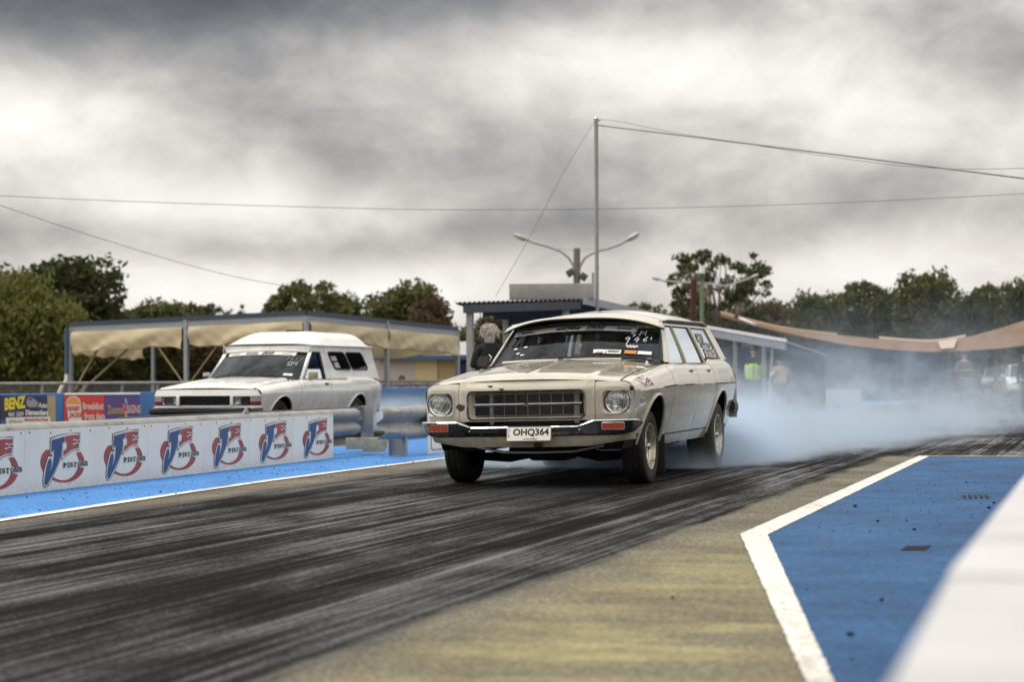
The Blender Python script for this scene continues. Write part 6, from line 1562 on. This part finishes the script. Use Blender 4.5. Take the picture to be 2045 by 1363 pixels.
MB().tube([cat(A, t) - sb for t in lin(0, .3, 8)], .05, 6).build('edge_cable', 'brace_tan', sail)
for (u, Y, vt) in ((1470, 65, 630), (2110, 57, 615)):
    p = P3(u, vt, Y); MB().tube([Vector((p.x, p.y, 0)) - sb, p - sb], .06, 8).build('sail_post', 'red_post', sail)
p0_, p1_ = P3(1478, 637, 64), P3(1510, 650, 63); beam(p0_ - sb, p1_ - sb, .1, .06, 'sail_fitting', 'pvc_white', sail)
# a dark blue store wall stands behind the sail
store = thing('store_shed', 'long dark store shed standing below the sail', 'building', (P3(1705, 760, 78).x, 78, 0))
MB().box((0, 1.5, 1.1), (7.6, 3, 2.2)).build('wall', 'shed_blue', store); MB().box((0, 1.5, 2.24), (8.0, 3.4, .08)).build('roof', 'dark_tin', store)
for x in lin(-3.6, 3.6, 5): MB().box((x, -.02, 1.1), (.06, .06, 2.2)).build('wall_batten', 'navy_roof', store)
# ================================================================ people in the background
plain('white_hair', (0.50, 0.45, 0.37), 0.75, 0, 0.5, 60); plain('brown_hair', (0.05, 0.03, 0.02), 0.7); plain('cream_cloth', (0.66, 0.55, 0.44), 0.85); plain('pink_cloth', (0.62, 0.22, 0.24), 0.85); plain('grey_cloth', (0.10, 0.11, 0.13), 0.9)
def m_vest():
    t = NT('hi_vis_vest'); x, y, z = t.sep()
    b1 = t.math('MULTIPLY', t.rng(t.math('ABSOLUTE', t.math('SUBTRACT', z, 1.14)), .022, .028, 1, 0), 1.0); b2 = t.rng(t.math('ABSOLUTE', t.math('SUBTRACT', z, 1.02)), .022, .028, 1, 0)
    zip_ = t.rng(t.math('ABSOLUTE', x), .006, .010, 1, 0); nk = t.rng(t.math('SUBTRACT', t.math('SUBTRACT', z, 1.24), t.math('MULTIPLY', t.math('ABSOLUTE', x), 1.7)), 0, .01)
    c = t.mix(t.math('MAXIMUM', b1, b2), (0.50, 0.80, 0.06), (0.60, 0.60, 0.56)); c = t.mix(zip_, c, (.08, .10, .05)); c = t.mix(t.math('MULTIPLY', nk, t.rng(y, 0, .01, 1, 0)), c, (.02, .025, .045))
    return t.done(t.pbr(c, .7, emis=None))
m_vest()
def foot(u, Y): p = atY(u, 760, Y); return Vector((p.x, p.y, 0))
standing('white-haired person in a black jacket seen from behind', foot(979, 28.5), R(196), 1.64, 'front', 'black_cloth', 'black_cloth', ('white_hair', 1.12), lean=.10)
standing('marshal in a yellow hi-vis vest standing under the staff shelter', foot(1506, 45.8), R(-12), 1.60, 'down', 'navy_cloth', 'navy_cloth', ('brown_hair', 1.02), vest='hi_vis_vest', girth=1.28)
standing('marshal in a cream shirt and dark cap with hand raised to the mouth', foot(1558, 45.2), R(28), 1.36, 'face', 'cream_cloth', 'navy_cloth', None, 'navy_cloth', sleeves=False, girth=1.25)
standing('person in a dark hat and dark top behind the drifting smoke', foot(1926, 52), R(20), 1.55, 'front', 'grey_cloth', 'grey_cloth', None, 'navy_cloth', girth=1.15)
standing('person in a black jacket and cap cut by the right edge', foot(2049, 43), R(30), 1.42, 'down', 'black_cloth', 'black_cloth', None, 'black_cloth')
standing('spectator in a pink top behind the handrail near the shed', foot(803, 72), R(10), 1.05, 'front', 'pink_cloth', 'grey_cloth', ('brown_hair', 1.05))
# ================================================================ parked cars far right
def parked(name, label, u, Y, yaw, paint, L=4.3, Wd=1.75, H=1.42, suv=False):
    p = foot(u, Y); o = thing(name, label, 'car', p, yaw)
    hw = Wd / 2
    def sec(y):    # half width, top height of lower body
        return interp(y, [0, .1, .5, 3.8, L - .1, L], [.72, .93, 1, 1, .95, .80]) * hw, interp(y, [0, .15, 1.25, 1.5, 3.3, L - .1, L], [.58, .72, .90, .93, .95, .92, .70])
    rows = [lin(0, 1, 9), None]
    def fn(y, k):
        w_, zt = sec(y); a = lin(-1, 1, 13)[k]
        return {0: (-w_ * .94, y, .28), 1: (-w_, y, .48), 2: (-w_ * 1.0, y, .62 if zt > .7 else zt * .9), 3: (-w_ * .97, y, zt - .05), 4: (-w_ * .86, y, zt), 5: (-w_ * .4, y, zt + .015), 6: (0, y, zt + .02), 7: (w_ * .4, y, zt + .015), 8: (w_ * .86, y, zt), 9: (w_ * .97, y, zt - .05), 10: (w_ * 1.0, y, .62 if zt > .7 else zt * .9), 11: (w_, y, .48), 12: (w_ * .94, y, .28)}[k]
    b = MB().grid(fn, [0, .06, .15, .4, .9, 1.25, 1.5, 2.2, 3.0, 3.6, 4.0, L - .08, L], list(range(13)))
    b.add([fn(0, k) for k in range(13)], [tuple(range(13))]); b.add([fn(L, k) for k in range(13)], [tuple(range(13))]); b.build('body', paint, o, 50)
    cab = MB(); ring = []
    for (y, wk, z) in ((1.28, .80, .90), (1.85, .66, H - .03), (2.3, .66, H), (3.1, .65, H - .02), (3.75, .78, .93)): ring.append([(-hw * wk, y, z), (-hw * wk * .5, y - .02, z + .03), (0, y - .03, z + .035), (hw * wk * .5, y - .02, z + .03), (hw * wk, y, z)])
    for i in (1, 2): cab.strip(ring[i], ring[i + 1])
    cab.build('roof', paint, o, 50)
    MB().strip(ring[0], ring[1]).build('windscreen', 'dark_glass', o); MB().strip(ring[3], ring[4]).build('rear_window', 'dark_glass', o)
    for s in (-1, 1):
        k = 0 if s < 0 else 4
        MB().add([ring[0][k], ring[1][k], ring[2][k], (s * hw * .82, 2.3, .93)], [(0, 1, 2, 3)]).add([ring[2][k], ring[3][k], ring[4][k], (s * hw * .82, 2.3, .93)], [(0, 1, 2, 3)]).build('side_window', 'dark_glass', o, 0)
        MB().tube([ring[0][k], ring[1][k]], .03, 6).build('pillar', paint, o); MB().tube([ring[3][k], ring[4][k]], .04, 6).build('pillar', paint, o)
        MB().ball((s * hw * .66, .05, .62), (.13, .06, .075), 12, 8).build('headlight', 'lamp_glass', o)
        MB().bbox((s * hw * 1.08, 1.55, .98), (.16, .08, .11), .02).build('wing_mirror', paint, o)
        for y in (.78, L - .85):
            w_ = wheel(o, s, s * (hw - .10), y, .30, .30, .18, .19)
    MB().bbox((0, .0, .40), (Wd * .9, .12, .16), .04).build('front_bumper', paint if paint != 'silver_paint' else 'black_trim', o); MB().bbox((0, .0, .58), (Wd * .42, .06, .10), .02).build('grille', 'black_trim', o)
    MB().box((0, -.07, .42), (.37, .01, .11)).build('number_plate', 'plate_white', o)
    MB().box((0, 2.2, .30), (Wd * .85, 3.6, .1)).build('floor_pan', 'underbody', o)
    return o
m_carpaint('silver_paint', (0.42, 0.43, 0.44), 0, .05)
m_carpaint('fleet_white', (0.80, 0.80, 0.79), 0, .05)
parked('parked_car', 'dark silver car parked facing the strip in thin smoke', 1990, 112, R(-14), 'silver_paint')
parked('parked_car', 'white car cut by the right edge beside the person in black', 2052, 88, R(-10), 'fleet_white', 4.4, 1.8, 1.45)
# ================================================================ trees
def m_leaf(name, dark, mid, light):
    t = NT(name); oi = t.node('ShaderNodeObjectInfo'); gi = t.node('ShaderNodeNewGeometry')
    n = t.noise(0.55, 4, 0.6); rp = gi.outputs['Random Per Island']
    v = t.math('ADD', t.math('MULTIPLY', n, 0.6), t.math('ADD', t.math('MULTIPLY', rp, 0.35), t.math('MULTIPLY', oi.outputs['Random'], 0.15)))
    c = t.ramp(v, [(0.30, dark), (0.52, mid), (0.80, light)])
    p = t.pbr(c, 0.6, 0, 0.3); tl = t.node('ShaderNodeBsdfTranslucent'); t.l.new(c, tl.inputs[0])
    mxx = t.node('ShaderNodeMixShader'); mxx.inputs[0].default_value = 0.38; t.l.new(p, mxx.inputs[1]); t.l.new(tl.outputs[0], mxx.inputs[2]); return t.done(mxx.outputs[0])
m_leaf('leaf_olive', (0.033, 0.040, 0.013), (0.088, 0.098, 0.032), (0.170, 0.170, 0.060))
m_leaf('leaf_dark', (0.022, 0.029, 0.011), (0.066, 0.078, 0.027), (0.135, 0.145, 0.048))
m_leaf('leaf_bright', (0.046, 0.056, 0.013), (0.125, 0.135, 0.033), (0.212, 0.210, 0.058))
m_leaf('leaf_brown', (0.040, 0.031, 0.015), (0.106, 0.080, 0.037), (0.175, 0.131, 0.060))
plain('bark', (0.15, 0.115, 0.085), 0.9, 0, 0.35, 3); plain('pale_bark', (0.30, 0.26, 0.21), 0.85, 0, 0.3, 3)
def tree_arch(seed, clumps, cr, per, open_=False, flat=.8, leaf=(.20, .085), base=.30, droop=.3, shape='round'):
    """crown + trunk, 8 m tall, crown radius about 3.5 m"""
    rg = np.random.default_rng(seed); rr = random.Random(seed)
    H, Rr = 8.0, 3.5; zb, zt = H * base, H - cr * flat
    cs = []
    tries = 0
    while len(cs) < clumps and tries < 5000:
        tries += 1
        a = rr.uniform(0, 2 * math.pi); q = rr.uniform(0, 1); f = q ** .8
        if shape == 'round': rad = math.sqrt(max(0.02, 1 - (2 * f - 1) ** 2 * .92)) * (.78 + .22 * f)
        elif shape == 'vase': rad = .25 + .75 * math.sin(f * 2.2)
        else: rad = (1 - f) ** .55 * .95 + .12
        rad *= (Rr - cr * .8) * math.sqrt(rr.uniform(.25 if not open_ else .45, 1))
        c = np.array([math.cos(a) * rad, math.sin(a) * rad, zb + (zt - zb) * f])
        if all(np.linalg.norm(c - d) > cr * (.62 if not open_ else 1.0) for d in cs): cs.append(c)
    V = []; 
    for c in cs:
        k = cr * rr.uniform(.5, 1.35); n = int(per * (k / cr) ** 2 * rr.uniform(.8, 1.2))
        d = rg.normal(size=(n, 3)); d /= np.linalg.norm(d, axis=1)[:, None]; r = k * rg.uniform(.25, 1.0, n) ** .45 * rg.uniform(.75, 1.2, n)
        V.append(c + d * r[:, None] * np.array([1, 1, flat]))
    P = np.concatenate(V); n = len(P)
    ax = rg.normal(size=(n, 3)); ax[:, 2] -= droop * 2; ax /= np.linalg.norm(ax, axis=1)[:, None]
    bx = np.cross(ax, rg.normal(size=(n, 3))); bx /= np.linalg.norm(bx, axis=1)[:, None]
    L = leaf[0] * rg.uniform(.6, 1.5, n)[:, None]; Wd = leaf[1] * rg.uniform(.7, 1.5, n)[:, None]
    q = np.stack([P - ax * L, P + bx * Wd, P + ax * L, P - bx * Wd], 1).reshape(-1, 3)
    me = bpy.data.meshes.new('crown'); me.vertices.add(n * 4); me.vertices.foreach_set('co', q.astype(np.float32).ravel())
    me.loops.add(n * 4); me.loops.foreach_set('vertex_index', np.arange(n * 4, dtype=np.int32)); me.polygons.add(n); me.polygons.foreach_set('loop_start', np.arange(n, dtype=np.int32) * 4)
    me.update(calc_edges=True); me.validate()
    # trunk, forking limbs to the clumps
    m = MB(); top = Vector((rr.uniform(-.3, .3), rr.uniform(-.3, .3), H * (.55 if open_ else .6)))
    fork = Vector((top.x * .4, top.y * .4, H * base * .9))
    m.tube([(0, 0, -.1), (.03, 0, .5), fork * .6 + Vector((.05, .05, 0)), fork, top], [.26, .20, .17, .15, .07], 8)
    for c in cs:
        e = Vector(c); s0 = fork.lerp(top, rr.uniform(0, .9)); mid = s0.lerp(e, .5) + Vector((rr.gauss(0, .2), rr.gauss(0, .2), -.25 if open_ else .1))
        m.tube([s0, mid, e], [.085 if open_ else .07, .05, .018], 5, False)
    tm = bpy.data.meshes.new('trunk'); tm.from_pydata(m.v, [], m.f)
    tm.polygons.foreach_set('use_smooth', [True] * len(tm.polygons))
    return me, tm
ARCHT = {
    'dense_a': (tree_arch(1, 70, .95, 120), 'leaf_dark', 'bark'), 'dense_b': (tree_arch(2, 62, 1.0, 120, flat=.7), 'leaf_olive', 'bark'),
    'open_a': (tree_arch(3, 120, .44, 44, True, .55, leaf=(.17, .07), base=.30, shape='vase'), 'leaf_dark', 'pale_bark'), 'open_b': (tree_arch(4, 75, .66, 90, True, .6, base=.34), 'leaf_olive', 'pale_bark'),
    'bushy': (tree_arch(5, 62, 1.05, 170, flat=1.0, base=.08, droop=.9, shape='round'), 'leaf_bright', 'bark'), 'brown': (tree_arch(6, 55, .9, 110, flat=.75), 'leaf_brown', 'bark'),
    'scrub': (tree_arch(7, 70, .9, 95, flat=1.0, base=.05), 'leaf_dark', 'bark'), 'scrub_b': (tree_arch(8, 60, .95, 95, flat=.9, base=.05), 'leaf_brown', 'bark')}
for k, ((cme, tme), lm_, bk_) in ARCHT.items():
    cme.materials.append(MAT[lm_]); tme.materials.append(MAT[bk_])
def plant(kind, u, vtop, hw, Y, label, name='eucalyptus_tree', rz=0.0, group=None):
    (cme, tme), _, _ = ARCHT[kind]; p = atY(u, 760, Y)
    hgt = CH + (760 - ROLL * (u - 1300) - vtop) / F * Y; sx_ = (hw * 1.26 / F * Y) / 3.5
    o = thing(name, label, 'tree', (p.x, p.y, -.03), rz, group); o.scale = (sx_, sx_, hgt / 8.0)
    c = bpy.data.objects.new('crown', cme); COL.objects.link(c); c.parent = o
    t = bpy.data.objects.new('trunk', tme); COL.objects.link(t); t.parent = o
    return o
TREES = [('bushy', 55, 548, 105, 74, 'bright olive weeping tree, nearest at the left edge'), ('dense_a', 135, 506, 135, 100, 'tall dark spreading gum tree, highest of those at the left'),
    ('dense_b', -30, 528, 90, 106, 'dark gum tree cut off by the left edge of the photo'), ('dense_b', 308, 596, 85, 112, 'rounded olive tree rising over the left end of the pavilion roof'),
    ('open_b', 372, 600, 42, 126, 'sparse small tree crown above the pavilion roof, right of the rounded one'), ('open_a', 445, 606, 48, 132, 'low ragged tree tips just above the pavilion roof'),
    ('open_b', 622, 556, 84, 118, 'airy grey-green gum tree above the pavilion roof ridge'), ('dense_a', 690, 580, 46, 124, 'small dark gum tree right of the airy one over the pavilion'),
    ('dense_b', 812, 558, 90, 106, 'broad olive gum tree behind the right end of the pavilion'), ('brown', 858, 590, 52, 100, 'brownish tree in front of the broad olive gum tree'),
    ('brown', 985, 622, 62, 112, 'brown-green tree seen below the start shelter roof'), ('dense_a', 930, 655, 60, 104, 'dark low tree between the pavilion and the shelter post'),
    ('open_b', 1275, 600, 48, 128, 'thin distant tree above the wagon roof'), ('open_a', 1335, 604, 45, 130, 'wispy distant tree left of the red pole'),
    ('open_a', 1438, 500, 88, 108, 'tall open gum tree with bare limbs behind the green lamp post'), ('brown', 1528, 598, 62, 112, 'brownish rounded tree beside the tall open gum'),
    ('dense_b', 1632, 578, 58, 104, 'rounded green gum tree at the left end of the right-hand row'), ('open_b', 1722, 556, 58, 116, 'flat-topped gum tree second in the right-hand row'),
    ('dense_a', 1790, 572, 55, 110, 'dark dense gum tree in the middle of the right-hand row'), ('dense_b', 1852, 533, 66, 106, 'tallest gum tree of the right-hand row'),
    ('dense_a', 1925, 582, 55, 108, 'low dark gum tree right of the tallest one'), ('open_b', 1990, 560, 58, 112, 'feathery gum tree near the right edge'), ('dense_a', 2062, 546, 60, 106, 'dark gum tree cut off by the right edge')]
rt = random.Random(21)
for (k, u, v, hw, Y, lab) in TREES: plant(k, u, v, hw, Y, lab, rz=rt.uniform(0, 6.28), group='gum trees round the strip')
# lower growth filling in below the crowns
SCR = [(-20, 650, 80), (70, 655, 85), (165, 650, 80), (235, 640, 75), (300, 648, 80), (370, 645, 75), (440, 650, 80), (520, 648, 80), (600, 645, 80), (690, 640, 75), (770, 650, 75), (890, 665, 70), (1010, 668, 70), (1330, 640, 70), (1420, 640, 75), (1500, 640, 75), (1580, 636, 80), (1660, 630, 80), (1740, 622, 80), (1820, 622, 85), (1900, 620, 85), (1985, 615, 85), (2070, 610, 85)]
SCL = ['at the left edge below the bright olive tree', 'behind the trunk of the bright olive tree', 'behind the left corner post of the pavilion', 'under the first cream awning, left half', 'under the first cream awning, right half',
       'behind the post between the first two awnings', 'behind the van windscreen under the pavilion', 'behind the van roof front', 'behind the middle of the van roof', 'behind the corner post of the pavilion', 'behind the right awning of the pavilion',
       'between the pavilion and the shelter', 'seen under the shelter roof beside the white-haired person', 'above the wagon roof', 'at the foot of the tall open gum', 'right of the tall open gum above the shade sail', 'above the left part of the shade sail',
       'below the rounded gum of the right-hand row', 'below the flat-topped gum of the right-hand row', 'below the dense gum above the pale sail edge', 'below the tallest gum of the right-hand row', 'below the feathery gum above the sail', 'at the right edge above the sail']
for i, (u, v, hw) in enumerate(SCR):
    plant('scrub' if i % 3 else 'scrub_b', u, v, hw, 118 + (i * 7) % 13, ('dark green' if i % 3 else 'brownish') + ' scrubby bush ' + SCL[i], 'scrub_bush', rt.uniform(0, 6.28), 'undergrowth bushes below the gum trees')
# far wood closing the horizon
rg = np.random.default_rng(9); n = 26000
xx = rg.uniform(-75, 90, n); yy = rg.uniform(165, 190, n); hh = 5.2 + 1.3 * np.sin(xx * .33) + .9 * np.sin(xx * .81 + 2); zz = hh * rg.uniform(0, 1, n) ** .7
P = np.stack([xx, yy, zz], 1); ax = rg.normal(size=(n, 3)); ax /= np.linalg.norm(ax, axis=1)[:, None]; bx = np.cross(ax, rg.normal(size=(n, 3))); bx /= np.linalg.norm(bx, axis=1)[:, None]
q = np.stack([P - ax * .5, P + bx * .28, P + ax * .5, P - bx * .28], 1).reshape(-1, 3)
me = bpy.data.meshes.new('far_wood'); me.from_pydata(q.tolist(), [], np.arange(n * 4).reshape(-1, 4).tolist()); me.materials.append(MAT['leaf_dark'])
# unseen tree belts added out of view to cut low skylight and darken car reflections
def belt(n, fx, label, seed):
    rg = np.random.default_rng(seed); P = fx(rg, n); ax = rg.normal(size=(n, 3)); ax /= np.linalg.norm(ax, axis=1)[:, None]; bx = np.cross(ax, rg.normal(size=(n, 3))); bx /= np.linalg.norm(bx, axis=1)[:, None]
    q = np.stack([P - ax * .6, P + bx * .34, P + ax * .6, P - bx * .34], 1).reshape(-1, 3)
    m_ = bpy.data.meshes.new('added_tree_belt'); m_.from_pydata(q.tolist(), [], np.arange(n * 4).reshape(-1, 4).tolist()); m_.materials.append(MAT['leaf_dark'])
    o_ = bpy.data.objects.new('added_tree_belt', m_); COL.objects.link(o_); return tag(o_, label, 'wood', None, 'stuff')
def right_belt(rg, n):
    a = rg.uniform(-90, 70, n); b = rg.uniform(20, 26, n); h = 7.5 + 1.5 * np.sin(a * .31) + 1.2 * np.sin(a * .77 + 1)
    return np.stack([b * math.cos(YAW) + a * math.sin(YAW), -b * math.sin(YAW) + a * math.cos(YAW), h * rg.uniform(0, 1, n) ** .8], 1)
def back_belt(rg, n):
    t_ = rg.uniform(0, 1, n); x = -70 + 110 * t_; y = -45 - 6 * np.sin(t_ * 9) + rg.uniform(-3, 3, n); h = 8 + 1.6 * np.sin(x * .3) + np.sin(x * .9)
    return np.stack([x, y, h * rg.uniform(0, 1, n) ** .8], 1)
belt(26000, right_belt, 'added unseen dark tree belt along the right side of the strip', 31); belt(18000, back_belt, 'added unseen dark tree belt behind the photographer', 32)
fo = bpy.data.objects.new('far_wood', me); COL.objects.link(fo); tag(fo, 'far dark wood closing the horizon', 'wood', None, 'stuff')
# ================================================================ tyre smoke
def m_smoke(name, Lc, d0, dk, tail, w0, wk, c0, ck, h0, hk, col, seed, fade0, fade1):
    t = NT(name); x, y, z = t.sep()
    cen = t.math('ADD', t.math('MULTIPLY', y, ck), c0); wid = t.math('ADD', t.math('MULTIPLY', y, wk), w0)
    wv = t.map((.9, .55, 1.0), loc=(seed, 0, 0)); n = t.noise(2.1, 5, 0.60, 1.3, wv); nb = t.noise(0.62, 3, 0.5, 0.8, t.map((1, .6, 1.15), loc=(0, seed, 2)))
    nn = t.math('ADD', t.math('MULTIPLY', n, .55), t.math('MULTIPLY', nb, .55))
    lx = t.math('DIVIDE', t.math('ABSOLUTE', t.math('SUBTRACT', x, cen)), wid)
    lat = t.rng(t.math('ADD', lx, t.math('MULTIPLY', t.math('SUBTRACT', n, .5), .9)), .45, 1.0, 1.0, 0.0)
    hgt = t.math('ADD', t.math('MULTIPLY', t.math('MAXIMUM', y, 0), hk), h0); hz = t.math('DIVIDE', z, hgt)
    ver = t.rng(t.math('ADD', hz, t.math('MULTIPLY', t.math('SUBTRACT', nn, .55), 2.6)), .15, 1.0, 1.0, 0.0)
    dist = t.math('ADD', t.math('MULTIPLY', t.math('POWER', 2.718, t.math('MULTIPLY', t.math('MAXIMUM', y, 0), -dk)), d0), tail)
    dist = t.math('MULTIPLY', dist, t.math('ADD', .75, t.math('MULTIPLY', t.math('POWER', 2.718, t.math('MULTIPLY', z, -2.6)), 2.2)))
    puff = t.math('ADD', t.rng(nn, .53, .64, .01, 2.6), t.math('MULTIPLY', t.math('POWER', 2.718, t.math('MULTIPLY', z, -3.5)), .40))
    fade = t.math('MULTIPLY', t.rng(y, -.5, 1.0), t.rng(y, fade0, fade1, 1.0, 0.0))
    d = t.math('MULTIPLY', t.math('MULTIPLY', lat, ver), t.math('MULTIPLY', t.math('MULTIPLY', dist, puff), fade))
    vol = t.node('ShaderNodeVolumePrincipled'); vol.inputs['Color'].default_value = (*col, 1); vol.inputs['Anisotropy'].default_value = 0.15
    t.l.new(d, vol.inputs['Density']); t.l.new(vol.outputs[0], t.out.inputs['Volume'])
    t.m.cycles.volume_step_rate = 0.3
    return t.m
def smoke_box(name, label, mat, loc, rz, x0, x1, y0, y1, z1):
    o = MB().box(((x0 + x1) / 2, (y0 + y1) / 2, z1 / 2 + .012), (x1 - x0, y1 - y0, z1)).build(name, mat, ang=0); o.location = loc; o.rotation_euler = (0, 0, rz)
    return tag(o, label, 'smoke', None, 'stuff')
m_smoke('smoke_wagon', 30, 5.2, .36, .070, 1.75, .13, -5.0, .075, .46, .135, (0.74, 0.865, 1.0), 3.1, 22, 30)
ra = track(0, 19.0)
smoke_box('tyre_smoke', 'blue-white tyre smoke billowing from the wagon rear wheels', 'smoke_wagon', track(0, 18.9), -YAW, -8.2, 2.2, -1.0, 30, 3.4)
m_smoke('smoke_van', 8, 2.2, .30, .05, 1.3, .12, 0.0, .0, .55, .06, (0.74, 0.86, 1.0), 7.7, 4, 8)
vb_ = VO + VM @ Vector((0, 4.1, 0)); 
smoke_box('tyre_smoke', 'thin blue tyre smoke behind the white van', 'smoke_van', (vb_.x, vb_.y, 0), math.atan2(VM[1][0], VM[0][0]), -2.2, 2.4, -.6, 8, 1.8)
